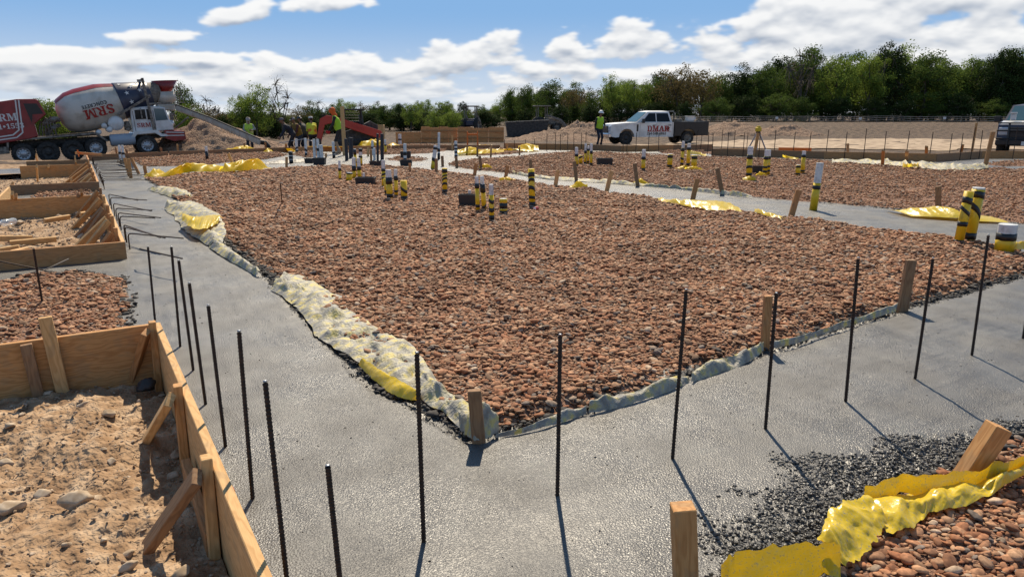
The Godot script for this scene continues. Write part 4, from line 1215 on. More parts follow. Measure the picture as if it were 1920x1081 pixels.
func make_rebars() -> void:
	var bar := ribbed_bar(0.72)
	var end := lathe_mesh([[0.0066, 0.7195], [0.0064, 0.7225], [0.0, 0.723]], 8, Transform3D.IDENTITY)
	var r := RandomNumberGenerator.new()
	r.seed = 12
	var rows := [[0.42, -2.11, 0.71], [0.44, -2.74, 0.71], [0.43, -3.28, 0.68], [0.43, -3.86, 0.67], [0.45, -4.47, 0.68], [0.44, -4.99, 0.68], [0.36, -5.79, 0.56]]
	for k in rows.size():
		var o := part(self, "rebar_dowel", bar, mats.rebar)
		o.position = Vector3(rows[k][0], 0, rows[k][1])
		part(o, "cut_end", end, mats.alloy)
		o.scale = Vector3(1, rows[k][2] / 0.72, 1)
		o.rotation = Vector3(r.randf_range(-0.03, 0.03), r.randf() * TAU, r.randf_range(-0.03, 0.03))
		tag(o, "upright rebar dowel, %s from the camera in the row beside the near left form" % ORD[k], "rebar", "rebar dowels beside the near left form")
	var xs := [0.53, 0.91, 1.50, 2.13, 2.75, 3.39, 4.05, 4.78, 5.45, 6.1]
	for k in xs.size():
		var o := part(self, "rebar_dowel", bar, mats.rebar)
		o.position = Vector3(xs[k], 0, -1.87 if k == 0 else (-2.12 if k < 7 else -2.17))
		part(o, "cut_end", end, mats.alloy)
		o.scale = Vector3(1, [0.52, 0.72, 0.68, 0.78, 0.69, 0.79, 0.72, 0.78, 0.3, 0.7][k] / 0.72, 1)
		o.rotation = Vector3(r.randf_range(-0.03, 0.03), r.randf() * TAU, r.randf_range(-0.03, 0.03))
		tag(o, ("short rebar dowel with a bright cut top at the bottom of the picture" if k == 0 else "upright rebar dowel, %s from the left in the front footing" % ORD[k]), "rebar", "rebar dowels in the front footing")
	# bars in the left gravel bed
	var st := new_st()
	tube(st, [Vector3(-0.372, -0.050, -6.632), Vector3(-0.365, 0.500, -6.503)], [0.008], 8)
	var o2 := part(self, "rebar_dowel", done(st), mats.rebar)
	tag(o2, "lone upright rebar standing in the left gravel bed", "rebar")
	st = new_st()
	tube(st, [Vector3(-1.022, 0.160, -8.635), Vector3(-0.432, 0.160, -7.548), Vector3(-0.403, 0.050, -8.043)], [0.007], 8)
	o2 = part(self, "rebar_hook", done(st), mats.rebar)
	tag(o2, "thin rebar sloping across the face of the second form", "rebar")
	st = new_st()
	tube(st, [Vector3(-0.395, 0.060, -7.957), Vector3(-0.184, 0.120, -8.142)], [0.006], 8)
	o2 = part(self, "rebar_hook", done(st), mats.dusty_steel)
	tag(o2, "short pale bar leaning against the second form", "rebar")
	st = new_st()
	tube(st, [Vector3(0.444, 0.180, -8.022), Vector3(0.455, 0.190, -7.902), Vector3(0.737, 0.190, -7.191)], [0.008], 8)
	o2 = part(self, "rebar_hook", done(st), mats.rebar)
	tag(o2, "bar sloping between two upright dowels above the left footing", "rebar")
	st = new_st()
	tube(st, [Vector3(2.928, 0.000, -12.427), Vector3(2.569, 0.500, -10.935)], [0.009], 6)
	o2 = part(self, "rebar_dowel", done(st), mats.rebar)
	tag(o2, "lone thin rebar standing in the middle of the large gravel pad", "rebar")
	# hooked dowels poking out of the pour beside the forms; [px stub foot, py, px end, py]
	var hooks := [[252, 467, 343, 446.5], [243, 454, 309, 446], [243, 449, 300, 445], [234, 431, 290, 408.5], [227, 424, 301, 408], [224, 414, 285, 394], [221, 404, 283, 395.5], [218, 391, 275, 375], [214, 384, 258, 375.5], [213, 384, 244, 373]]
	var n := 0
	for q in hooks:
		var foot := pix(q[0], q[1], 0.0)
		foot.x = 0.40
		var tip := pix(q[2], q[3], 0.17)
		hook(foot, tip, 0.19, 0.0075, n)
		n += 1
	for k in 22:
		var z := -17.0 - 0.46 * k
		var foot := Vector3(0.42 + 0.03 * r.randf(), 0, z)
		hook(foot, foot + Vector3(r.randf_range(0.6, 0.95), 0.17, r.randf_range(-0.35, 0.45)), 0.19, 0.0075, n)
		n += 1
	# thin uprights along the far perimeter forms
	var far := [[945, 281, 262], [965, 281, 263], [985, 282, 262], [1003, 282, 261], [1025, 283, 252], [1041, 283, 250], [1051, 282, 252], [1064, 282, 250], [1076, 283, 250], [1090, 283, 250], [1098, 283, 248], [1168, 285, 252], [1175, 285, 262], [1192, 285, 250], [1215, 284, 252], [1235, 284, 252], [1305, 283, 247], [1313, 283, 252], [1327, 289, 249], [1336, 292, 252], [1353, 281, 245], [1364, 293, 249], [1376, 282, 245], [1393, 294, 249], [1400, 284, 250], [1423, 295, 250], [1451, 295, 246], [1452, 283, 248], [1486, 296, 249], [1515, 297, 249], [1548, 298, 245], [1583, 299, 249], [1619, 300, 243], [1657, 300, 248], [1698, 301, 247], [1742, 302, 249], [1779, 300, 252], [1800, 300, 251], [1820, 299, 241], [1836, 298, 246], [1899, 298, 240]]
	var seen := 0
	for q in far:
		st = new_st()
		var b := pix(q[0], q[1], 0.0)
		var t := b + Vector3(0, (q[1] - q[2]) / 1330.0 * (b.x * FWD.x + b.z * FWD.z) * 1.0, 0)
		tube(st, [b - Vector3(0, 0.1, 0), t + Vector3(r.randf_range(-0.03, 0.03), 0, r.randf_range(-0.03, 0.03))], [0.013], 5)
		o2 = part(self, "rebar_dowel", done(st), mats.rebar)
		tag(o2, "thin upright rebar, %s from the left along the far perimeter forms" % ORD[seen], "rebar", "rebar along the far perimeter forms")
		seen += 1

func hook(foot: Vector3, tip: Vector3, h: float, rad: float, n: int) -> void:
	var st := new_st()
	var top := foot + Vector3(0, h, 0)
	var dir := (tip - top).normalized()
	tube(st, [foot - Vector3(0, 0.1, 0), foot + Vector3(0, h - 0.04, 0), top + dir * 0.012 - Vector3(0, 0.012, 0), top + dir * 0.045, tip], [rad], 7)
	var o := part(self, "rebar_hook", done(st), mats.rebar)
	tag(o, "bent rebar hook over the left footing, %s counted from the camera" % ORD[n], "rebar", "bent rebar hooks beside the left forms")

# ---------------------------------------------------------------- stakes
func stake(label: String, a: Vector3, b: Vector3, w: float, t: float, k: int) -> void:
	var dir := (b - a).normalized()
	var p := a - dir * 0.12
	var len := p.distance_to(b)
	var o := part(self, "wooden_stake", stake_mesh(len, w, t), wood(k))
	var z := dir.cross(FWD).normalized()
	o.transform = Transform3D(Basis(dir, z, dir.cross(z)), p)
	tag(o, label, "stake", "wooden stakes around the site")

func make_stakes() -> void:
	stake("spattered stake at the near corner of the large gravel pad", Vector3(1.464, 0.000, -2.717), Vector3(1.448, 0.261, -2.727), 0.062, 0.038, 6)
	stake("stake at the far edge of the front footing, left one of two", Vector3(3.750, 0.000, -2.956), Vector3(3.745, 0.357, -2.959), 0.05, 0.04, 3)
	stake("wide leaning stake at the far edge of the front footing, right one of two", Vector3(5.465, 0.000, -3.033), Vector3(5.477, 0.401, -3.025), 0.075, 0.04, 6)
	stake("square stake standing at the bottom edge of the picture", Vector3(1.480, 0.000, -1.376), Vector3(1.454, 0.342, -1.392), 0.07, 0.062, 0)
	stake("thick leaning stake stuck through the near yellow plastic", Vector3(3.015, 0.000, -1.326), Vector3(3.111, 0.259, -1.268), 0.075, 0.075, 0)
	var near := [[889, 332, 893, 306], [947, 338, 952, 310], [1041, 351, 1046, 319], [1137, 361, 1147, 320], [1299, 374, 1308, 335], [1484, 405, 1498, 356]]
	for k in near.size():
		var q: Array = near[k]
		var b := pix(q[0], q[1], 0.0)
		var d := b.x * FWD.x + b.z * FWD.z
		stake("leaning pale stake, %s from the left along the near edge of the middle footing" % ORD[k], b, lift(q[2], q[3], d), 0.085, 0.04, 2 + k % 4)
	var far := [[818, 325, 818, 297], [830, 312, 829, 292], [857, 314, 855, 294], [903, 318, 899, 292], [995, 330, 995, 299], [1081, 340, 1077, 302], [1196, 349, 1190, 306], [1355, 364, 1345, 315], [1760, 396, 1760, 349]]
	for k in far.size():
		var q: Array = far[k]
		var b := pix(q[0], q[1], 0.0)
		var d := b.x * FWD.x + b.z * FWD.z
		stake("weathered stake, %s from the left along the far edge of the middle footing" % ORD[k], b, lift(q[2], q[3], d), 0.08, 0.04, 6 + k % 2)
	stake("tall leaning stake before the dark pickup at the right edge", Vector3(23.443, 0.000, -11.117), Vector3(23.510, 1.006, -11.076), 0.12, 0.05, 3)
	stake("slanted stake at the perimeter form below the tripod", Vector3(21.273, 0.000, -17.975), Vector3(21.347, 0.860, -17.930), 0.1, 0.05, 0)
	stake("thin stake standing beyond the forms left of the dark pickup", Vector3(29.602, 0.000, -14.595), Vector3(29.618, 1.203, -14.586), 0.07, 0.05, 1)
	var rear := [[242, 330, 233, 296], [245, 333, 240, 297], [260, 326, 246, 298], [274, 331, 270, 310], [349, 321, 346, 302], [440, 320, 428, 287], [460, 319, 460, 297], [458, 286, 458, 268], [537, 313, 537, 294], [611, 295, 611, 287], [696, 305, 695, 280], [769, 322, 768, 306], [690, 293, 690, 276], [848, 282, 848, 254], [875, 291, 876, 272], [895, 293, 895, 275], [920, 294, 921, 274], [951, 284, 951, 270], [974, 290, 974, 275]]
	for k in rear.size():
		var q: Array = rear[k]
		var b := pix(q[0], q[1], 0.0)
		var d := b.x * FWD.x + b.z * FWD.z
		stake("thin stake, %s counted from the left across the rear of the site" % ORD[k], b, lift(q[2], q[3], d), 0.07, 0.04, k)

func lift(px: float, py: float, d: float) -> Vector3:
	# the same bearing at the forward distance d
	var r := Vector3((px - 960.0) / 1330.0, (540.5 - py) / 1330.0, -1.0)
	r = Basis.from_euler(Vector3(deg_to_rad(-13.752), deg_to_rad(-31.223), 0)) * r
	return Vector3(0, 1.5, 0) + r * (d / r.dot(FWD))

# ---------------------------------------------------------------- taped pipes and tubs
func ring(parent: Node, called: String, r: float, y0: float, y1: float, slant: float, phase: float, m: Material, sides := 16) -> void:
	# a sleeve round the pipe; a slanted one is a turn of spiral tape
	var st := new_st()
	st.set_smooth_group(1)
	for k in sides:
		var a0 := TAU * k / sides
		var a1 := TAU * (k + 1) / sides
		var s0 := slant * cos(a0 + phase) + 0.11 * r * n_mid.get_noise_2d(cos(a0) * 1.5 + y0 * 30.0, sin(a0) * 1.5)
		var s1 := slant * cos(a1 + phase) + 0.11 * r * n_mid.get_noise_2d(cos(a1) * 1.5 + y0 * 30.0, sin(a1) * 1.5)
		var p := [Vector3(cos(a0) * r, y0 + s0, sin(a0) * r), Vector3(cos(a1) * r, y0 + s1, sin(a1) * r), Vector3(cos(a1) * r, y1 + s1, sin(a1) * r), Vector3(cos(a0) * r, y1 + s0, sin(a0) * r)]
		quad(st, p[0], p[1], p[2], p[3])
		var i0 := Vector3(cos(a0) * (r - 0.004), 0, sin(a0) * (r - 0.004))
		var i1 := Vector3(cos(a1) * (r - 0.004), 0, sin(a1) * (r - 0.004))
		quad(st, p[3], p[2], Vector3(i1.x, p[2].y, i1.z), Vector3(i0.x, p[3].y, i0.z))
		quad(st, Vector3(i0.x, p[0].y, i0.z), Vector3(i1.x, p[1].y, i1.z), p[1], p[0])
	part(parent, called, done(st), m)

# style: list of [from, to, colour, slant] as shares of the height; colour w white, y yellow, b black
func pipe(label: String, base: Vector3, h: float, r: float, style: Array, lean := Vector3.ZERO, body := "pvc", cup := true) -> Node3D:
	var t := thing("taped_pipe" if body == "pvc" else "pipe", label, "pipe", base, 0, "pipe stubs standing out of the gravel")
	var up := (Vector3.UP + lean + Vector3(n_mid.get_noise_2d(base.x * 7.0, base.z * 7.0), 0, n_mid.get_noise_2d(base.z * 7.0, base.x * 7.0)) * 0.06).normalized()
	t.transform.basis = Basis(Quaternion(Vector3.UP, up))
	var st := new_st()
	lathe(st, [[r, -0.12], [r, h - 0.003]], 18)
	lathe(st, [[r, h - 0.003], [r - 0.003, h], [r * 0.86, h]], 18, Transform3D.IDENTITY, -1)
	lathe(st, [[r * 0.86, h], [r * 0.86, h * 0.6], [0.0, h * 0.6]] if not cup else [[r * 0.86, h], [0.0, h + 0.004]], 18, Transform3D.IDENTITY, 3)
	part(t, "tube", done(st), mats[body])
	for s in style:
		var m: Material = mats.tape_yellow if s[2] == "y" else (mats.tape_black if s[2] == "b" else mats.pvc)
		var off := 0.004 if s[2] == "y" else 0.0065
		ring(t, "tape_wrap" if s[2] == "y" else "tape_band", r + off, s[0] * h, s[1] * h, (s[3] if s.size() > 3 else 0.0) * r, y_phase(base) + s[0] * 2.0, m)
	return t

func y_phase(p: Vector3) -> float:
	return p.x * 3.1 + p.z * 1.7

func tub(label: String, px0: float, px1: float, py0: float, py1: float) -> Node3D:
	# a shallow black plastic box with a rolled rim, a pipe end inside it
	var c := pix((px0 + px1) * 0.5, py1, 0.03)
	var d := c.x * FWD.x + c.z * FWD.z
	var w := (lift(px1, py1, d) - lift(px0, py1, d)).length()
	var h := (lift(px0, py0, d) - lift(px0, py1, d)).y
	var t := thing("plastic_tub", label, "tub", c + FWD * w * 0.3, -deg_to_rad(31.2), "black plastic tubs around pipe ends")
	var st := new_st()
	st.set_smooth_group(-1)
	var a := w * 0.5
	var b := w * 0.34
	var ring_ := func(sx: float, sz: float, y: float) -> Array: return [Vector3(-sx, y, -sz), Vector3(sx, y, -sz), Vector3(sx, y, sz), Vector3(-sx, y, sz)]
	var levels := [ring_.call(a * 0.86, b * 0.86, -0.03), ring_.call(a * 0.95, b * 0.95, h - 0.02), ring_.call(a, b, h - 0.02), ring_.call(a, b, h), ring_.call(a * 0.93, b * 0.93, h), ring_.call(a * 0.82, b * 0.82, 0.02)]
	for k in levels.size() - 1:
		for e in 4:
			quad(st, levels[k][e], levels[k][(e + 1) % 4], levels[k + 1][(e + 1) % 4], levels[k + 1][e])
	quad(st, levels[-1][0], levels[-1][1], levels[-1][2], levels[-1][3])
	part(t, "shell", done(st), mats.black_plastic)
	return t

func make_pipes() -> void:
	var diag := [[0.0, 0.86, "y"], [0.03, 0.15, "b"], [0.30, 0.40, "b", 0.8], [0.52, 0.62, "b", 0.8], [0.72, 0.82, "b", 0.8]]
	# right: the big pair, the wide stub, the tall white one
	pipe("thinner of the two tall yellow pipes with black bands at the right", Vector3(8.808, 0.030, -4.337), 0.609, 0.0473, [[0.0, 1.0, "y"], [0.0, 0.06, "b"], [0.33, 0.42, "b"], [0.58, 0.66, "b", 0.9], [0.76, 0.88, "b", 0.3]], Vector3(0.03, 0, 0.02), "tape_yellow")
	pipe("thicker of the two tall yellow pipes with black bands at the right", Vector3(9.020, 0.030, -4.336), 0.642, 0.0670, [[0.0, 0.97, "y"], [0.05, 0.17, "b"], [0.5, 0.62, "b", 1.2], [0.80, 0.92, "b", 0.2]], Vector3(0.02, 0, 0.03))
	pipe("short wide pipe stub with a white top at the right edge", Vector3(8.710, 0.030, -3.802), 0.299, 0.0920, [[0.0, 0.56, "y"], [0.42, 0.68, "b"]])
	pipe("tall pipe with a clean white top standing in the middle footing", Vector3(10.101, 0.000, -7.261), 0.758, 0.0561, [[0.0, 0.58, "y"], [0.45, 0.53, "b"]], Vector3(0.05, 0, 0.04))
	# the cluster in the middle of the large pad
	pipe("left pipe of the three beside the black tub on the large pad", Vector3(5.291, 0.030, -9.760), 0.547, 0.0293, [[0.0, 0.68, "y"], [0.12, 0.2, "b"], [0.66, 0.8, "b"]])
	pipe("middle pipe of the three beside the black tub, bulging yellow below", Vector3(5.438, 0.030, -9.820), 0.536, 0.0338, [[0.0, 0.62, "y"], [0.1, 0.18, "b", 0.8], [0.55, 0.8, "b", 0.6]], Vector3(-0.04, 0, -0.02))
	pipe("right pipe of the three beside the black tub, diagonally striped", Vector3(5.043, 0.030, -8.886), 0.506, 0.0328, [[0.0, 0.7, "y"], [0.0, 0.12, "b"], [0.26, 0.38, "b", 0.9], [0.5, 0.6, "b", 0.9]])
	var t := tub("black tub left of three pipes on the large pad", 859, 893, 365, 388)
	pipe("small white pipe end rising out of the black tub on the large pad", Vector3(5.626, 0.050, -10.661), 0.216, 0.0271, [], Vector3.ZERO)
	pipe("short black stub tied with yellow tape on the large pad", Vector3(5.508, 0.030, -9.339), 0.229, 0.0573, [[0.72, 1.0, "y"], [0.2, 0.34, "y"], [0.0, 0.2, "b"], [0.35, 0.7, "b"]])
	pipe("single diagonally striped pipe right of the three on the large pad", Vector3(6.345, 0.030, -9.822), 0.618, 0.0484, [[0.0, 1.0, "y"], [0.0, 0.13, "b"], [0.20, 0.28, "b", 0.3], [0.40, 0.5, "b", 0.9], [0.62, 0.7, "b", 0.9], [0.78, 0.9, "b", 0.3]], Vector3.ZERO, "tape_yellow")
	pipe("single striped pipe between the two clusters of the large pad", Vector3(6.011, 0.030, -12.420), 0.478, 0.0463, [[0.0, 1.0, "y"], [0.0, 0.16, "b"], [0.28, 0.38, "b", 0.8], [0.5, 0.58, "b", 0.8], [0.66, 0.72, "b", 0.5], [0.82, 0.97, "b"]], Vector3.ZERO, "tape_yellow")
	# the cluster left of it
	pipe("widest white topped pipe of the cluster before the rear footing", Vector3(4.705, 0.030, -11.967), 0.527, 0.0523, [[0.0, 0.62, "y"], [0.08, 0.2, "b"], [0.52, 0.75, "b"]])
	pipe("thin white topped pipe right of the widest one", Vector3(4.965, 0.030, -12.305), 0.505, 0.0319, [[0.0, 0.66, "y"], [0.2, 0.28, "b", 0.6], [0.0, 0.08, "b"], [0.6, 0.76, "b"]])
	pipe("short yellow pipe with one diagonal band at the cluster's right end", Vector3(4.925, 0.030, -11.834), 0.340, 0.0547, [[0.0, 1.0, "y"], [0.0, 0.2, "b"], [0.45, 0.62, "b", 0.8]], Vector3.ZERO, "tape_yellow")
	pipe("tall white pipe with stripes at the cluster's left end", Vector3(5.465, 0.030, -14.216), 0.553, 0.0392, [[0.0, 0.6, "y"], [0.3, 0.36, "b"], [0.44, 0.52, "b", 0.4], [0.58, 0.68, "b"]])
	pipe("low yellow pipe tucked behind the widest white topped one", Vector3(4.905, 0.030, -12.654), 0.318, 0.0251, [[0.0, 1.0, "y"], [0.15, 0.3, "b"]], Vector3.ZERO, "tape_yellow")
	pipe("thin white topped pipe at the left end of the far cluster", Vector3(5.153, 0.030, -16.156), 0.449, 0.0283, [[0.0, 0.5, "y"], [0.0, 0.1, "b"], [0.48, 0.62, "b"]])
	pipe("fat short yellow elbow of the far cluster", Vector3(5.196, 0.030, -15.661), 0.214, 0.0661, [[0.0, 0.94, "y"], [0.82, 0.95, "b"]], Vector3(0.1, 0, 0))
	pipe("white topped pipe with yellow foot behind the fat elbow", Vector3(5.621, 0.030, -16.535), 0.489, 0.0445, [[0.0, 0.4, "y"], [0.35, 0.6, "b"]])
	pipe("white topped pipe next to the far cluster's tub", Vector3(5.730, 0.030, -16.469), 0.476, 0.0413, [[0.0, 0.42, "y"], [0.4, 0.58, "b"]])
	pipe("banded pipe with a black top behind the far cluster, left", Vector3(6.694, 0.030, -19.513), 0.545, 0.0375, [[0.0, 0.7, "y"], [0.7, 0.98, "b"], [0.3, 0.36, "b"]])
	pipe("banded pipe with a black top behind the far cluster, right", Vector3(7.098, 0.030, -20.258), 0.521, 0.0507, [[0.0, 0.6, "y"], [0.48, 0.58, "b"], [0.82, 1.0, "b"], [0.1, 0.16, "b"]])
	t = tub("long black tub in front of the far pipe cluster", 665, 702, 333, 347)
	pipe("stub of white pipe behind the long black tub", Vector3(5.622, 0.030, -15.872), 0.171, 0.0246, [])
	# the rear: black conduits and white stacks
	for q in [[650, 301, 261, 6, "left one of the left pair of tall black conduits"], [658, 296, 259, 8, "right one of the left pair of tall black conduits"], [708, 303, 252, 4.5, "thin one of the right pair of tall black conduits"], [716.5, 300, 252, 6.5, "thick one of the right pair of tall black conduits"]]:
		var b := pix(q[0], q[1], 0.0)
		var d := b.x * FWD.x + b.z * FWD.z
		pipe(q[4], b, (q[1] - q[2]) / 1330.0 * d, q[3] * 0.5 / 1330.0 * d, [], Vector3(0.03, 0, 0.02), "pipe_black")
	for q in [[590, 299, 262, 5, "left white pipe standing in the rear tub", "n"], [597, 299, 262, 5, "middle white pipe standing in the rear tub", "m"], [603, 299, 272, 7, "short wide white pipe at the rear tub", "n"], [556.5, 287, 261, 5, "tall white pipe near the workers", "f"], [574, 294, 260, 4.5, "white pipe with a black foot near the workers", "f"], [626, 296, 266, 5, "white pipe with black bands below the orange hooded worker", "f"], [546, 306, 284, 7, "black taped stub on the cross footing", "k"], [702, 300, 278, 5, "white pipe between the two pairs of black conduits", "n"], [699, 290, 264, 4.5, "thin white pipe with dark bands before the yellow heap", "m"], [723, 288, 262, 4, "thin yellow footed pipe right of the black conduits", "y"], [759.5, 303, 270, 6, "white pipe with a black collar in the double tub", "c"], [822.5, 298, 250, 4.5, "tall thin white pipe with black tape at its foot", "f"], [811, 316, 273, 7, "leaning white pipe with a green yellow foot on the white footing", "g"], [855, 294, 265, 5.5, "black and white banded pipe left of the yellow sheets", "z"], [225.5, 300, 273, 4.5, "left one of the two white pipes at the far end of the left footing", "m"], [232.5, 302, 273, 4.5, "right one of the two white pipes at the far end of the left footing", "m"], [388.5, 301, 275, 5, "white pipe with a long black foot on the rear left pad", "h"], [750, 271, 252, 6, "white cross shaped vent pipe before the plywood forms", "m"]]:
		var b := pix(q[0], q[1], 0.0)
		var d := b.x * FWD.x + b.z * FWD.z
		var styles := {"n": [], "m": [[0.42, 0.56, "b"]], "f": [[0.0, 0.22, "b"], [0.3, 0.42, "b", 0.6]], "k": [[0.0, 0.3, "b"], [0.36, 0.6, "b"], [0.66, 0.98, "b"]], "y": [[0.0, 0.6, "y"], [0.0, 0.12, "b"], [0.55, 0.64, "b"]], "c": [[0.36, 0.55, "b"], [0.0, 0.2, "b"]], "g": [[0.0, 0.34, "y"], [0.34, 0.48, "b", 0.5], [0.82, 0.92, "b"]], "z": [[0.0, 0.12, "b"], [0.24, 0.36, "b"], [0.46, 0.56, "b"], [0.68, 0.78, "b"]], "h": [[0.0, 0.66, "b"]]}
		pipe(q[4], b, (q[1] - q[2]) / 1330.0 * d, q[3] * 0.5 / 1330.0 * d, styles[q[5]], Vector3(0.0, 0, 0.0) if q[5] != "g" else Vector3(0.14, 0, 0.06))
	tub("small black tub holding the white pipe stack at the rear", 586, 609, 296, 307)
	tub("flat black tub left of the white pipe stack at the rear", 570, 587, 297, 304)
	tub("black tub below the right pair of black conduits", 692, 714, 302, 312)
	tub("lower black tub of the pair on the white footing", 749, 772, 300, 309)
	tub("upper black tub of the pair behind the white footing", 750, 770, 284, 296)
	# on the right pad
	for q in [[1081, 312, 277, 6, "white topped pipe at the left end of the right pad's cluster", "a"], [1088.5, 307, 291, 7, "low yellow elbow in the right pad's cluster", "b"], [1097, 308, 270, 4.2, "tall thin pipe of the right pad's cluster, left one", "a"], [1102.5, 308, 274, 4.2, "thin pipe of the right pad's cluster, middle one", "c"], [1108.5, 310, 270, 4.6, "tall thin pipe of the right pad's cluster, right one", "a"], [1206, 320, 281, 7, "single white topped pipe on the right pad", "a"], [1255.5, 315, 289, 9, "single short yellow pipe with two bands on the right pad", "d"], [1278, 315, 266, 5.5, "tall striped pipe of the three before the white pickup", "e"], [1290, 314, 270, 6.5, "white topped yellow pipe of the three before the white pickup", "c"], [1301, 317, 291, 10, "short wide yellow pipe of the three before the white pickup", "d"], [1404, 336, 276, 10, "tall wide white topped pipe left of the tub below the tripod", "e"], [1434, 329, 282, 8, "yellow banded pipe right of the tub below the tripod", "e"], [1440, 327, 282, 6.5, "slim banded pipe behind the one right of the tub", "e"], [1496, 329, 309, 8, "short yellow pipe left of a taller one on the right pad", "d"], [1505, 326, 284, 7, "taller yellow pipe beside a short one on the right pad", "c"]]:
		var b := pix(q[0], q[1], 0.03)
		var d := b.x * FWD.x + b.z * FWD.z
		var styles := {"a": [[0.0, 0.6, "y"], [0.02, 0.12, "b"], [0.52, 0.66, "b"]], "b": [[0.0, 1.0, "y"], [0.7, 0.9, "b", 0.4]], "c": [[0.0, 0.78, "y"], [0.1, 0.18, "b"], [0.72, 0.84, "b"]], "d": [[0.0, 0.98, "y"], [0.1, 0.24, "b"], [0.72, 0.92, "b"]], "e": [[0.0, 0.75, "y"], [0.12, 0.2, "b"], [0.32, 0.4, "b", 0.4], [0.62, 0.74, "b"]]}
		pipe(q[4], b, (q[1] - q[2]) / 1330.0 * d, q[3] * 0.5 / 1330.0 * d, styles[q[5]])
	tub("black tub right of the thin pipe cluster on the right pad", 1119, 1150, 297, 310)
	tub("black tub between banded pipes below the tripod", 1411, 1430, 311, 327)
	# loose collars of yellow plastic round some feet, and a drink can
	for q in [[1281, 316, 14], [1300, 318, 16], [1403, 337, 13], [1428, 330, 10]]:
		var c := pix(q[0], q[1], 0.04)
		var w: float = q[2] / 1330.0 * (c.x * FWD.x + c.z * FWD.z)
		membrane("yellow plastic collar %s" % {1281: "below the tall striped pipe of the three", 1300: "below the short wide pipe of the three", 1403: "round the tall wide pipe left of the tub", 1428: "round the pipes right of the tub"}[q[0]], [c - RIGHT * w + FWD * 0.05, c + Vector3(0, 0.08, 0), c + RIGHT * w + FWD * 0.05], [c - RIGHT * w * 0.8 - FWD * 0.12, c - FWD * 0.16, c + RIGHT * w - FWD * 0.1], 0.05, mats.plastic_bright, q[0], 20, 6)
	var can := thing("drink_can", "crushed drink can lying on the gravel beside a striped pipe", "can", Vector3(6.078, 0.070, -9.300), 0.6)
	var st := new_st()
	lathe(st, [[0.0, -0.06], [0.025, -0.06], [0.033, -0.05], [0.031, 0.0], [0.033, 0.05], [0.026, 0.06]], 14, rot(0, 0.0, 0, 0, 0, PI / 2))
	part(can, "body", done(st), mats.red_print)
	st = new_st()
	lathe(st, [[0.026, 0.06], [0.024, 0.062], [0.0, 0.058]], 14, rot(0, 0, 0, 0, 0, PI / 2))
	part(can, "lid", done(st), mats.chrome)
	var bag := part(self, "black_bag", stone_mesh(611, 2, Vector3(1.2, 0.9, 1.0), 0.2, true), mats.black_plastic)
	bag.transform = Transform3D(Basis.from_scale(Vector3.ONE * 0.11), Vector3(0.19, -0.13, -4.72))
	tag(bag, "small crumpled black bag in the corner of the near form", "bag")
	# offcuts, shovel and a bottle thrown down in the second notch
	var r := RandomNumberGenerator.new()
	r.seed = 19
	var cuts := [[Vector3(-0.529, -0.060, -12.797), Vector3(-0.197, -0.050, -13.053), "pale offcut with a red end lying on the rubble"], [Vector3(-0.051, -0.050, -13.251), Vector3(0.164, -0.040, -13.485), "short offcut near the back of the second form"], [Vector3(-1.086, -0.060, -11.296), Vector3(-0.614, -0.060, -11.058), "longest offcut at the left edge inside the second form"], [Vector3(-0.898, -0.060, -10.182), Vector3(-0.703, -0.030, -10.117), "thick offcut at the left edge behind the front plank"], [Vector3(-0.842, -0.070, -10.800), Vector3(-0.345, -0.060, -10.800), "thin long offcut crossing the rubble"], [Vector3(-0.774, -0.050, -9.853), Vector3(-0.632, -0.060, -10.101), "stubby offcut against the front plank"]]
	for c in cuts:
		var o := lumber(self, "timber_offcut", c[0], c[1], 0.07, 0.04, wood(4 + r.randi() % 2), Vector3(0.2, 1, 0.3))
		tag(o, c[2], "offcut", "timber offcuts in the second form")
	var bt := thing("plastic_bottle", "clear crushed plastic bottle lying on the dirt at left", "bottle", Vector3(-0.975, -0.060, -12.689), 0.9)
	st = new_st()
	lathe(st, [[0.0, -0.13], [0.045, -0.13], [0.05, -0.1], [0.045, 0.0], [0.05, 0.08], [0.02, 0.13]], 12, rot(0, 0.03, 0, 0, 0, PI / 2))
	var glass := plain(Color(0.85, 0.88, 0.9, 0.35), 0.12)
	glass.transparency = BaseMaterial3D.TRANSPARENCY_ALPHA
	part(bt, "bottle_body", done(st), glass)
	st = new_st()
	lathe(st, [[0.02, 0.13], [0.02, 0.15], [0.0, 0.15]], 12, rot(0, 0.03, 0, 0, 0, PI / 2))
	part(bt, "cap", done(st), mats.white_print)


# ---------------------------------------------------------------- lettering
func words(parent: Node, called: String, text: String, height: float, depth: float, m: Material, xf: Transform3D, serif := true, bold := 700) -> MeshInstance3D:
	var f := SystemFont.new()
	f.font_names = PackedStringArray(["Droid Serif" if serif else "Droid Sans"])
	f.font_weight = bold
	var tm := TextMesh.new()
	tm.font = f
	tm.text = text
	tm.font_size = 64
	tm.pixel_size = height / 46.0
	tm.depth = depth
	tm.curve_step = 2.0
	var o := part(parent, called, tm, m)
	o.transform = xf
	return o

func star(st: SurfaceTool, xf: Transform3D, r: float) -> void:
	var p := PackedVector2Array()
	for k in 10:
		var a := PI / 2 + TAU * k / 10.0
		p.append(Vector2(cos(a), sin(a)) * (r if k % 2 == 0 else r * 0.4))
	prism(st, p, 0.012, xf)

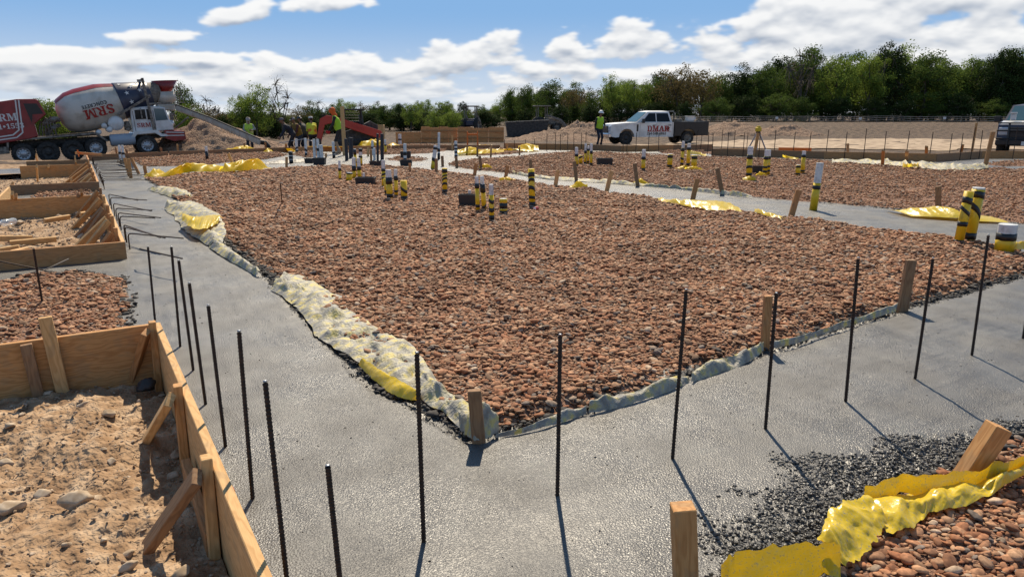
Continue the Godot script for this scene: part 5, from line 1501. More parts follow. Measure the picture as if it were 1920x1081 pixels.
func wheel(parent: Node, x: float, y: float, z: float, r: float, w: float, rim_m: Material, out := 1.0) -> void:
	# axle along z; the face at out * w / 2
	var t := rot(x, y, z, PI / 2 * out, 0, 0)
	var st := new_st()
	lathe(st, [[r * 0.60, -w * 0.5], [r * 0.92, -w * 0.5], [r, -w * 0.34], [r, w * 0.34], [r * 0.92, w * 0.5], [r * 0.60, w * 0.46]], 28, t)
	# tread blocks
	for k in 28:
		var a := TAU * k / 28.0
		cbox(st, t * Transform3D(Basis(Vector3.UP, -a), Vector3(cos(a) * r, 0, sin(a) * r)), Vector3(0.03, w * 0.72, r * 0.13), 0.006)
	var o := part(parent, "wheel", done(st), mats.rubber)
	st = new_st()
	lathe(st, [[r * 0.60, w * 0.46], [r * 0.57, w * 0.40], [r * 0.54, w * 0.24], [r * 0.30, w * 0.2], [r * 0.26, w * 0.36], [r * 0.16, w * 0.42], [0.0, w * 0.42]], 24, t, 4)
	part(o, "rim", done(st), rim_m)
	if rim_m == mats.alloy and out > 0.0 and r > 0.45:
		var hole := lathe_mesh([[r * 0.055, 0.0], [r * 0.055, 0.012], [0.0, 0.012]], 8, Transform3D.IDENTITY)
		for k in 10:
			var a := TAU * k / 10.0
			part(o, "hand_hole", hole, mats.black_paint).transform = t * Transform3D(Basis.IDENTITY, Vector3(cos(a) * r * 0.42, w * 0.215, sin(a) * r * 0.42))

# ---------------------------------------------------------------- front discharge mixer truck
func make_truck() -> void:
	var rear := Vector3(-2.19, -0.87, -44.0)
	var front := Vector3(3.36, -0.58, -44.16)
	var dir := (front - rear).normalized()
	var zax := dir.cross(Vector3.UP).normalized()
	var t := thing("mixer_truck", "red and white concrete mixer truck with a star banded drum, at left", "mixer truck", rear)
	t.transform = Transform3D(Basis(dir, zax.cross(dir).normalized(), zax), rear)
	# ten wheels, four rear axles and a steering axle; the visible side is +z
	for q in [[0.0, 1, 0.0], [1.05, 0, 0.0], [2.12, 0, 0.0], [3.15, 1, 0.05], [5.55, 1, 0.0]]:
		var m: Material = mats.alloy if q[1] else mats.dark_steel
		wheel(t, q[0], 0.5 + q[2], 0.95, 0.5, 0.32, m)
		wheel(t, q[0], 0.5 + q[2], -0.95, 0.5, 0.32, m, -1.0)
	# chassis rails, axles
	var st := new_st()
	for s in [-0.42, 0.42]:
		cbox(st, at(2.9, 0.95, s), Vector3(8.2, 0.26, 0.1), 0.01)
	for x in [0.0, 1.05, 2.12, 3.15, 5.55]:
		tube(st, [Vector3(x, 0.5, -0.85), Vector3(x, 0.5, 0.85)], [0.09], 10)
	cbox(st, at(1.6, 0.86, 0), Vector3(4.2, 0.36, 0.74), 0.02)
	part(t, "chassis", done(st), mats.dark_steel)
	# running board edge bent down at both ends over the rear wheels
	st = new_st()
	for s in [1.06, -1.06]:
		var e := [Vector3(-0.62, 0.62, s), Vector3(-0.52, 1.17, s), Vector3(3.25, 1.28, s), Vector3(3.72, 0.86, s)]
		for k in 3:
			var a: Vector3 = e[k]
			var b: Vector3 = e[k + 1]
			var mid := (a + b) * 0.5
			cbox(st, Transform3D(Basis(Vector3.BACK, atan2(b.y - a.y, b.x - a.x)), mid), Vector3(a.distance_to(b) + 0.04, 0.09, 0.12), 0.01)
	part(t, "fender_rail", done(st), mats.dusty_steel)
	st = new_st()
	cbox(st, at(1.4, 1.2, 0), Vector3(3.7, 0.05, 2.0), 0.01)
	part(t, "deck", done(st), mats.dark_steel)
	# engine house at the back
	var house := part(t, "engine_house", prism_mesh(poly([-3.4, 0.72, 0.45, 1.22, 0.75, 1.3, 0.72, 1.88, 1.28, 2.33, 1.08, 3.0, 0.98, 3.08, 0.2, 3.1, -1.1, 2.94, -3.4, 2.72]), 2.3, 0.03), mats.red_paint)
	st = new_st()
	prism(st, poly([0.44, 2.88, 0.98, 2.86, 1.18, 2.36, 0.72, 2.36, 0.62, 1.94]), 0.03, at(0, 0, 1.16))
	part(house, "grille_opening", done(st), mats.black_paint)
	st = new_st()
	for off in [0.0, 0.13]:
		var e := [Vector3(-3.4, 0.98 + off, 1.158), Vector3(-0.12 - off, 1.30 + off, 1.158), Vector3(0.16 - off, 1.52 + off, 1.158), Vector3(0.28 - off, 3.04, 1.158)]
		for k in 3:
			var a: Vector3 = e[k]
			var b: Vector3 = e[k + 1]
			cbox(st, Transform3D(Basis(Vector3.BACK, atan2(b.y - a.y, b.x - a.x)), (a + b) * 0.5), Vector3(a.distance_to(b) + 0.03, 0.06, 0.012), 0.003)
	part(house, "white_stripe", done(st), mats.white_print)
	words(house, "lettering", "SRM", 0.34, 0.02, mats.white_print, rot(-0.44, 2.26, 1.155, 0, 0, 0.03))
	words(house, "lettering", "•651•1553", 0.24, 0.02, mats.white_print, rot(-0.50, 1.84, 1.155, 0, 0, 0.03))
	st = new_st()
	cbox(st, at(-0.9, 0.72, 1.0), Vector3(0.7, 0.34, 0.2), 0.02)
	part(t, "rear_box", done(st), mats.dusty_steel)
	# pipes and boxes between engine and drum
	st = new_st()
	var r := RandomNumberGenerator.new()
	r.seed = 5
	for k in 12:
		cbox(st, rot(r.randf_range(1.05, 1.75), r.randf_range(1.35, 2.1), r.randf_range(0.2, 0.95), r.randf(), r.randf(), r.randf()), Vector3(r.randf_range(0.15, 0.4), r.randf_range(0.08, 0.25), r.randf_range(0.1, 0.3)), 0.02)
	for k in 6:
		tube(st, [Vector3(0.8 + 0.15 * k, 1.3, 0.6), Vector3(0.9 + 0.12 * k, 1.7 + 0.05 * k, 0.85), Vector3(1.0 + 0.15 * k, 2.0, 0.5)], [0.035], 6)
	part(t, "hydraulics", done(st), mats.dusty_steel)
	# the drum, its axis rising forward
	var tilt := 0.215
	var ax := Transform3D(Basis(Vector3.BACK, tilt - PI / 2), Vector3(1.88, 2.22, 0))
	var dr := part(t, "drum", lathe_mesh([[0.0, -0.1], [0.40, -0.08], [0.80, 0.10], [1.03, 0.55], [1.10, 1.05], [1.10, 2.0], [1.04, 2.35], [0.93, 2.85]], 40, ax), mats.cream_paint)
	part(dr, "star_band", lathe_mesh([[0.935, 2.85], [0.96, 2.86], [0.95, 2.93], [0.64, 4.42], [0.60, 4.45]], 40, ax), mats.navy_paint)
	part(dr, "mouth", lathe_mesh([[0.60, 4.45], [0.56, 4.5], [0.5, 4.95], [0.44, 4.95], [0.4, 4.5]], 32, ax), mats.dusty_steel)
	# the red strip along its upper flank
	st = new_st()
	st.set_smooth_group(1)
	var prof := [[0.74, 0.02], [0.82, 0.10], [1.035, 0.54], [1.108, 1.05], [1.108, 2.0], [1.048, 2.35], [0.938, 2.85]]
	for k in prof.size() - 1:
		for e in 6:
			var a0 := 0.95 + 0.14 * e
			var a1 := a0 + 0.14
			var pt := func(a: float, p: Array) -> Vector3: return ax * Vector3(-sin(a) * p[0], p[1], cos(a) * p[0])
			quad(st, pt.call(a0, prof[k]), pt.call(a1, prof[k]), pt.call(a1, prof[k + 1]), pt.call(a0, prof[k + 1]))
	part(dr, "red_strip", done(st), mats.red_paint)
	st = new_st()
	for q in [[3.3, 0.35, 0.13], [3.12, 1.05, 0.11], [3.62, 0.78, 0.14], [3.95, 1.15, 0.11], [3.95, 0.40, 0.12], [3.35, -0.2, 0.13], [4.2, 0.75, 0.08], [4.18, 1.35, 0.08]]:
		var y: float = q[0]
		var rad := lerpf(0.95, 0.64, (y - 2.93) / 1.49) + 0.012
		var a: float = q[1]
		var nrm := Vector3(-sin(a), 0.2, cos(a)).normalized()
		var pos := ax * Vector3(-sin(a) * rad, y, cos(a) * rad)
		var zz := (ax.basis * nrm).normalized()
		var yy := (ax.basis * Vector3(-1, 0, 0)).normalized()
		var xx := yy.cross(zz).normalized()
		star(st, Transform3D(Basis(xx, zz.cross(xx), zz), pos), q[2])
	part(dr, "star", done(st), mats.white_print)
	# lettering stands on its head as the drum has turned
	var face := func(y: float, a: float) -> Transform3D:
		var zz := (ax.basis * Vector3(-sin(a), 0, cos(a))).normalized()
		var xx := -(ax.basis * Vector3(0, 1, 0)).normalized()
		return Transform3D(Basis(xx, zz.cross(xx), zz), ax * Vector3(-sin(a) * 1.085, y, cos(a) * 1.085))
	words(dr, "lettering", "SRM", 0.46, 0.06, mats.red_print, face.call(1.72, -0.22))
	words(dr, "lettering", "CONCRETE", 0.17, 0.05, mats.black_print, face.call(1.62, 0.12), false)
	# hopper, collector and rails over the cab
	st = new_st()
	lathe(st, [[0.24, 3.28], [0.62, 3.86], [0.66, 3.86], [0.27, 3.25]], 24, at(7.02, -0.05, 0))
	part(t, "charge_hopper", done(st), mats.red_paint)
	st = new_st()
	lathe(st, [[0.28, 2.62], [0.52, 2.78], [0.58, 3.25], [0.55, 3.25], [0.46, 2.8], [0.2, 2.66]], 20, at(6.95, -0.02, 0))
	cbox(st, rot(6.85, 2.42, 0.1, 0, 0, -0.1), Vector3(0.9, 0.34, 0.7), 0.05)
	part(t, "collector", done(st), mats.cream_paint)
	st = new_st()
	for s in [-0.95, 0.95]:
		cbox(st, rot(5.95, 2.5, s, 0, 0, 0.06), Vector3(0.13, 2.9, 0.1), 0.01)
		cbox(st, Transform3D(Basis(Vector3.BACK, 0.50), Vector3(5.28, 2.58, s)), Vector3(1.9, 0.12, 0.1), 0.01)
		cbox(st, rot(6.5, 2.62, s, 0, 0, 0.0), Vector3(1.2, 0.1, 0.08), 0.01)
	cbox(st, at(5.86, 3.86, 0), Vector3(0.1, 0.1, 2.0), 0.01)
	part(t, "drum_frame", done(st), mats.dusty_steel)
	st = new_st()
	for q in [[Vector3(7.45, 2.65, 0.6), Vector3(7.35, 3.45, 0.6)], [Vector3(7.75, 2.65, 0.6), Vector3(7.65, 3.45, 0.6)], [Vector3(7.75, 2.65, -0.5), Vector3(7.65, 3.45, -0.5)], [Vector3(7.35, 3.45, 0.6), Vector3(7.65, 3.45, 0.6)], [Vector3(7.65, 3.45, 0.6), Vector3(7.65, 3.45, -0.5)], [Vector3(7.4, 3.05, 0.6), Vector3(7.7, 3.05, 0.6)], [Vector3(7.2, 2.62, 0.6), Vector3(7.8, 2.62, 0.6)]]:
		tube(st, q, [0.025], 6)
	part(t, "guard_rail", done(st), mats.dusty_steel)
	# cab
	var cab := part(t, "cab", prism_mesh(poly([5.0, 1.22, 5.05, 2.46, 6.1, 2.52, 6.72, 2.42, 6.86, 1.78, 7.0, 1.5, 7.0, 1.2, 6.25, 1.2, 6.2, 1.05, 5.1, 1.05]), 1.7, 0.05), mats.white_paint)
	st = new_st()
	prism(st, poly([5.22, 1.86, 5.24, 2.34, 5.74, 2.36, 5.74, 1.86]), 0.02, at(0, 0, 0.855))
	prism(st, poly([5.80, 1.82, 5.80, 2.36, 6.04, 2.37, 6.04, 1.82]), 0.02, at(0, 0, 0.855))
	part(cab, "side_window", done(st), mats.glass_dark)
	st = new_st()
	prism(st, poly([6.18, 1.74, 6.18, 2.38, 6.66, 2.34, 6.78, 1.76]), 0.02, at(0, 0, 0.857))
	cbox(st, Transform3D(Basis(Vector3.BACK, 0.2), Vector3(6.80, 2.06, 0)), Vector3(0.02, 0.56, 1.4), 0.005)
	part(cab, "windscreen", done(st), mats.glass_screen)
	words(cab, "lettering", "SRM", 0.22, 0.02, mats.red_print, at(5.58, 1.55, 0.857))
	st = new_st()
	cbox(st, at(6.0, 1.52, 0.87), Vector3(0.05, 0.05, 0.04), 0.01)
	cbox(st, at(6.12, 1.7, 0.86), Vector3(0.025, 1.2, 0.02), 0.005)
	cbox(st, at(5.14, 1.7, 0.86), Vector3(0.02, 1.2, 0.02), 0.005)
	part(cab, "door_trim", done(st), mats.dark_steel)
	st = new_st()
	cbox(st, at(5.52, 2.1, 1.02), Vector3(0.06, 0.5, 0.2), 0.03)
	tube(st, [Vector3(5.52, 2.4, 0.85), Vector3(5.52, 2.4, 1.02)], [0.02], 6)
	part(cab, "mirror", done(st), mats.dusty_steel)
	for s in [0.55, -0.55]:
		st = new_st()
		lathe(st, [[0.0, 0.12], [0.1, 0.11], [0.15, 0.02], [0.15, -0.1]], 16, rot(6.98, 1.58, s, 0, 0, -PI / 2))
		part(cab, "headlight", done(st), mats.lamp)
	# wheel arch and bumper
	st = new_st()
	prism(st, poly([4.85, 0.98, 5.05, 1.25, 6.15, 1.27, 6.35, 1.05, 6.6, 1.02, 6.6, 0.9, 6.28, 0.92, 6.02, 1.12, 5.15, 1.1, 4.98, 0.9]), 2.06)
	part(t, "front_fender", done(st), mats.white_paint)
	st = new_st()
	prism(st, poly([6.5, 1.22, 7.5, 1.12, 7.5, 0.66, 6.9, 0.62, 6.5, 0.8]), 2.0)
	var bump := part(t, "bumper", done(st), mats.red_paint)
	st = new_st()
	cbox(st, rot(7.0, 1.08, 1.01, 0, 0, -0.09), Vector3(0.9, 0.05, 0.02), 0.004)
	cbox(st, rot(7.0, 0.92, 1.01, 0, 0, -0.05), Vector3(0.9, 0.05, 0.02), 0.004)
	part(bump, "white_stripe", done(st), mats.white_print)
	# tanks
	st = new_st()
	lathe(st, [[0.0, 0.5], [0.25, 0.49], [0.37, 0.42], [0.37, -0.5], [0.0, -0.5]], 28, rot(4.28, 1.72, 0.45, PI / 2, 0, 0))
	part(t, "water_tank", done(st), mats.white_paint)
	for q in [[3.72, 1.62, 0.14], [3.92, 1.42, 0.15], [3.42, 1.32, 0.13]]:
		st = new_st()
		lathe(st, [[0.0, 0.4], [q[2] * 0.8, 0.39], [q[2], 0.34], [q[2], -0.4], [0.0, -0.4]], 20, rot(q[0], q[1], 0.55, PI / 2, 0, 0))
		part(t, "air_tank", done(st), mats.white_paint)
	st = new_st()
	lathe(st, [[0.0, 0.6], [0.26, 0.59], [0.31, 0.54], [0.31, -0.54], [0.26, -0.59], [0.0, -0.6]], 24, rot(4.45, 0.86, 0.75, 0, 0, PI / 2))
	part(t, "fuel_tank", done(st), mats.tank_paint)
	st = new_st()
	for k in 9:
		cbox(st, rot(4.75 + 0.05 * (k % 3), 1.4 + 0.14 * (k / 3), 0.6 + 0.1 * (k % 2), 0.2 * k, 0.1 * k, 0.3 * k), Vector3(0.22, 0.14, 0.2), 0.02)
	cbox(st, at(7.0, 1.9, 0.55), Vector3(0.12, 0.4, 0.12), 0.02)
	cbox(st, at(7.12, 2.02, 0.3), Vector3(0.2, 0.16, 0.3), 0.02)
	tube(st, [Vector3(6.9, 1.4, 0.5), Vector3(7.1, 1.8, 0.5), Vector3(7.05, 2.3, 0.4)], [0.04], 6)
	part(t, "machinery", done(st), mats.dusty_steel)
	# the folding chute reaching out to the pour: trough with ribs, three lengths
	var inv := t.transform.affine_inverse()
	var pts := [inv * lift(330, 205, 39.6), inv * lift(390, 228, 37.8), inv * lift(440, 250, 36.2), inv * lift(486, 270, 34.6)]
	var ch := part(t, "chute", chute_mesh(pts), mats.cream_paint)
	for k in 3:
		st = new_st()
		var a: Vector3 = pts[k]
		var b: Vector3 = pts[k + 1]
		for s in [-0.27, 0.27]:
			tube(st, [a + Vector3(0, 0.25, s), b + Vector3(0, 0.25, s)], [0.035], 6)
		part(ch, "rim_rail", done(st), mats.dark_steel)
	st = new_st()
	tube(st, [pts[3] + Vector3(0, 0.1, 0), pts[3] + Vector3(0.28, 0.04, 0), pts[3] + Vector3(0.46, -0.2, 0)], [0.12, 0.12, 0.10], 10)
	part(ch, "spout", done(st), mats.dark_steel)
	st = new_st()
	tube(st, [Vector3(6.9, 1.1, 0.3), inv * lift(352, 220, 39.0)], [0.05], 8)
	part(t, "chute_ram", done(st), mats.dusty_steel)

func prism_mesh(p: PackedVector2Array, depth: float, bevel := 0.0) -> ArrayMesh:
	var st := new_st()
	prism(st, p, depth, Transform3D.IDENTITY, bevel)
	return done(st)

func lathe_mesh(prof: Array, sides: int, xf: Transform3D) -> ArrayMesh:
	var st := new_st()
	lathe(st, prof, sides, xf)
	return done(st)

func chute_mesh(pts: Array) -> ArrayMesh:
	var st := new_st()
	st.set_smooth_group(1)
	for k in pts.size() - 1:
		for layer in 2:
			for e in 8:
				var a0 := PI + PI * e / 8.0
				var a1 := PI + PI * (e + 1) / 8.0
				var rr := 0.28 if layer == 0 else 0.25
				var o0 := Vector3(0, 0.22 + sin(a0) * rr, cos(a0) * rr)
				var o1 := Vector3(0, 0.22 + sin(a1) * rr, cos(a1) * rr)
				if layer == 0: quad(st, pts[k] + o0, pts[k] + o1, pts[k + 1] + o1, pts[k + 1] + o0)
				else: quad(st, pts[k] + o1, pts[k] + o0, pts[k + 1] + o0, pts[k + 1] + o1)
		var d: Vector3 = (pts[k + 1] - pts[k])
		for e in 3:
			var c: Vector3 = pts[k] + d * (0.15 + 0.35 * e)
			tube(st, [c + Vector3(0, 0.22, -0.29), c + Vector3(0, -0.02, -0.2), c + Vector3(0, -0.07, 0), c + Vector3(0, -0.02, 0.2), c + Vector3(0, 0.22, 0.29)], [0.02], 5)
	return done(st)

# ---------------------------------------------------------------- pickups
# forward is +x; the front axle at x = 0, ground at y = 0; the near side is +z
func pickup_body(t: Node3D, paint: Material, bed: Material) -> void:
	var w := 2.0
	# body side with wheel arches cut out
	var side := []
	side.append_array([1.05, 0.62, 1.02, 0.95, 0.95, 1.22, 0.1, 1.30, -0.62, 1.33])
	side.append_array([-3.06, 1.33, -3.06, 0.46, -0.78, 0.46])
	for k in 9:
		var a := PI - PI * k / 8.0
		side.append_array([cos(a) * 0.5 - 0.02, 0.46 + sin(a) * 0.5])
	side.append_array([0.7, 0.44, 1.0, 0.5])
	var body := part(t, "body", prism_mesh(poly(side), w, 0.05), paint)
	# greenhouse
	var st := new_st()
	var low := [Vector3(-0.62, 1.31, 0.93), Vector3(-3.0, 1.31, 0.93)]
	var roof := [Vector3(-1.42, 1.96, 0.72), Vector3(-2.82, 1.97, 0.72)]
	var m := func(v: Vector3) -> Vector3: return Vector3(v.x, v.y, -v.z)
	st.set_smooth_group(-1)
	quad(st, low[0], roof[0], roof[1], low[1])
	quad(st, m.call(low[1]), m.call(roof[1]), m.call(roof[0]), m.call(low[0]))
	quad(st, m.call(low[0]), m.call(roof[0]), roof[0], low[0])
	quad(st, low[1], roof[1], m.call(roof[1]), m.call(low[1]))
	var rc := Vector3(-2.1, 2.02, 0)
	quad(st, roof[0], m.call(roof[0]), rc + Vector3(0.4, 0, -0.4), rc + Vector3(0.4, 0, 0.4))
	quad(st, roof[1], roof[0], rc + Vector3(0.4, 0, 0.4), rc + Vector3(-0.4, 0, 0.4))
	quad(st, m.call(roof[0]), m.call(roof[1]), rc + Vector3(-0.4, 0, -0.4), rc + Vector3(0.4, 0, -0.4))
	quad(st, m.call(roof[1]), roof[1], rc + Vector3(-0.4, 0, 0.4), rc + Vector3(-0.4, 0, -0.4))
	quad(st, rc + Vector3(0.4, 0, 0.4), rc + Vector3(0.4, 0, -0.4), rc + Vector3(-0.4, 0, -0.4), rc + Vector3(-0.4, 0, 0.4))
	part(t, "cabin", done(st), paint)
	# glass a little proud of the cabin
	var on_side := func(x: float, f: float, s: float) -> Vector3: return Vector3(x, lerpf(1.31, 1.96, f), (lerpf(0.93, 0.72, f) + 0.008) * s)
	for s in [1.0, -1.0]:
		for win in [[-1.02, -1.92, -1.5, -1.92], [-1.98, -2.86, -1.98, -2.74]]:
			st = new_st()
			var p := [on_side.call(win[0], 0.08, s), on_side.call(win[2], 0.86, s), on_side.call(win[3], 0.86, s), on_side.call(win[1], 0.08, s)]
			if s > 0: quad(st, p[0], p[1], p[2], p[3])
			else: quad(st, p[3], p[2], p[1], p[0])
			part(t, "side_window", done(st), mats.glass_dark)
	st = new_st()
	quad(st, Vector3(-0.68, 1.36, -0.84), Vector3(-1.37, 1.93, -0.66), Vector3(-1.37, 1.93, 0.66), Vector3(-0.68, 1.36, 0.84))
	var ws := part(t, "windscreen", done(st), mats.glass_screen)
	ws.position = Vector3(0.012, 0.012, 0)
	# front: grille, lamps, bumper
	st = new_st()
	cbox(st, at(1.03, 0.92, 0), Vector3(0.1, 0.42, 1.3), 0.02)
	for k in 3: cbox(st, at(1.085, 0.8 + 0.12 * k, 0), Vector3(0.03, 0.05, 1.28), 0.01)
	part(t, "grille", done(st), mats.black_paint)
	for s in [0.8, -0.8]:
		st = new_st()
		cbox(st, at(1.0, 0.97, s), Vector3(0.14, 0.3, 0.32), 0.03)
		part(t, "headlight", done(st), mats.lamp)
	st = new_st()
	cbox(st, at(1.08, 0.55, 0), Vector3(0.22, 0.26, 2.02), 0.05)
	part(t, "bumper", done(st), mats.chrome if paint == mats.white_paint else mats.black_paint)
	# door seams, handles, mirrors
	for s in [1.0, -1.0]:
		st = new_st()
		for x in [-0.86, -1.95, -2.98]:
			cbox(st, at(x, 0.9, s * 1.0), Vector3(0.014, 0.8, 0.008), 0.002)
		cbox(st, at(-0.7, 1.0, s * 1.0), Vector3(0.12, 0.42, 0.012), 0.004)
		part(t, "seam", done(st), mats.black_paint)
		for x in [-1.78, -2.8]:
			st = new_st()
			cbox(st, at(x, 1.16, s * 1.015), Vector3(0.2, 0.04, 0.04), 0.01)
			part(t, "door_handle", done(st), mats.black_paint)
		st = new_st()
		cbox(st, at(-1.0, 1.42, s * 1.16), Vector3(0.14, 0.26, 0.24), 0.04)
		cbox(st, at(-1.0, 1.36, s * 1.02), Vector3(0.08, 0.06, 0.2), 0.01)
		part(t, "mirror", done(st), mats.black_paint)
	# service body in place of the load bed
	st = new_st()
	var bp := [-3.1, 0.5, -3.1, 1.38, -5.4, 1.36, -5.4, 0.52, -4.55, 0.52]
	for k in 9:
		var a := PI * (8 - k) / 8.0
		bp.append_array([-4.05 + cos(a) * 0.48, 0.50 + sin(a) * 0.42])
	prism(st, poly(bp), 2.1, Transform3D.IDENTITY, 0.02)
	var b := part(t, "service_body", done(st), bed)
	st = new_st()
	for s in [1.055, -1.055]:
		for x in [-3.35, -4.0, -4.75]:
			cbox(st, at(x, 1.15, s), Vector3(0.5, 0.28, 0.012), 0.004)
		cbox(st, at(-3.3, 0.78, s), Vector3(0.36, 0.4, 0.012), 0.004)
		cbox(st, at(-4.95, 0.78, s), Vector3(0.5, 0.3, 0.012), 0.004)
	part(b, "locker_door", done(st), mats.black_paint)
	st = new_st()
	for s in [0.8, -0.8]:
		tube(st, [Vector3(-3.14, 1.36, s), Vector3(-3.14, 1.98, s)], [0.04], 6)
	tube(st, [Vector3(-3.14, 1.98, -0.8), Vector3(-3.14, 1.98, 0.8)], [0.04], 6)
	part(b, "headache_rack", done(st), mats.black_paint)
	for x in [0.0, -4.05]:
		for s in [1.0, -1.0]:
			wheel(t, x, 0.4, s * 0.86, 0.4, 0.26, mats.dark_steel if x == 0.0 else mats.dusty_steel, s)

func make_pickups() -> void:
	var p := lift(1163, 268, 45.0)
	p.y = ground_h(p.x, p.z) + 0.02
	var t := thing("pickup_truck", "white crew cab pickup with a black service body and door lettering", "pickup", p)
	# seen from its left flank, nose towards the left of the picture and a little towards the camera
	var fx := (-RIGHT * 0.975 - FWD * 0.22).normalized()
	t.transform = Transform3D(Basis(fx, Vector3.UP, fx.cross(Vector3.UP)), p)
	pickup_body(t, mats.white_paint, mats.black_paint)
	var flank := Transform3D(Basis(Vector3.UP, PI), Vector3(-1.95, 0.9, -1.004))
	words(t, "lettering", "DMAR", 0.32, 0.016, mats.red_print, flank * at(0.08, 0.06, 0))
	words(t, "lettering", "DMAR", 0.335, 0.008, mats.black_print, flank * at(0.1, 0.045, 0))
	words(t, "lettering", "254-548-6863", 0.15, 0.012, mats.black_print, flank * at(0.0, -0.24, 0), false)
	var st := new_st()
	cbox(st, flank * at(0.2, -0.11, 0.0), Vector3(1.5, 0.03, 0.014), 0.003)
	for k in 4:
		star(st, flank * at(0.76, 0.06, 0.002) * Transform3D(Basis(Vector3.BACK, 0.1 * k), Vector3.ZERO), 0.12)
	part(t, "lettering_flourish", done(st), mats.red_print)
	st = new_st()
	cbox(st, at(-4.3, 1.52, -0.6), Vector3(0.46, 0.28, 0.4), 0.04)
	cbox(st, at(-4.3, 1.68, -0.6), Vector3(0.5, 0.05, 0.44), 0.02)
	part(t, "cooler", done(st), mats.white_print)
	st = new_st()
	cbox(st, at(-3.5, 1.46, -0.5), Vector3(0.5, 0.16, 0.5), 0.03)
	cbox(st, at(-4.9, 1.42, -0.7), Vector3(0.4, 0.1, 0.2), 0.03)
	part(t, "tool_box", done(st), mats.dusty_steel)
	# the front of a dark pickup at the right edge
	p = lift(1925, 282, 28.5)
	p.y = ground_h(p.x, p.z) + 0.04
	t = thing("pickup_truck", "dark blue pickup with a white bonnet and brush guard at right edge", "pickup", p)
	fx = (-FWD * 0.80 - RIGHT * 0.60).normalized()
	t.transform = Transform3D(Basis(fx, Vector3.UP, fx.cross(Vector3.UP)), p)
	pickup_body(t, mats.navy_paint, mats.black_paint)
	st = new_st()
	prism(st, poly([0.98, 1.235, 0.1, 1.33, -0.6, 1.36, -0.6, 1.33, 0.1, 1.30, 0.96, 1.20]), 1.86)
	part(t, "bonnet", done(st), mats.white_paint)
	st = new_st()
	for s in [0.62, -0.62]:
		tube(st, [Vector3(1.24, 0.4, s), Vector3(1.27, 1.1, s), Vector3(1.2, 1.3, s)], [0.035], 8)
	for y in [0.7, 1.0, 1.28]:
		tube(st, [Vector3(1.18, y, -1.0), Vector3(1.27, y, -0.62), Vector3(1.27, y, 0.62), Vector3(1.18, y, 1.0)], [0.03], 8)
	part(t, "brush_guard", done(st), mats.black_paint)
	st = new_st()
	cbox(st, at(1.22, 0.52, 0), Vector3(0.02, 0.16, 0.34), 0.004)
	var plate := part(t, "number_plate", done(st), mats.white_print)
	st = new_st()
	cbox(st, at(-0.1, 1.5, 0.6), Vector3(0.14, 0.26, 0.2), 0.04)
	cbox(st, at(-0.1, 1.66, 0.6), Vector3(0.18, 0.06, 0.24), 0.02)
	part(t, "intake", done(st), mats.alloy)

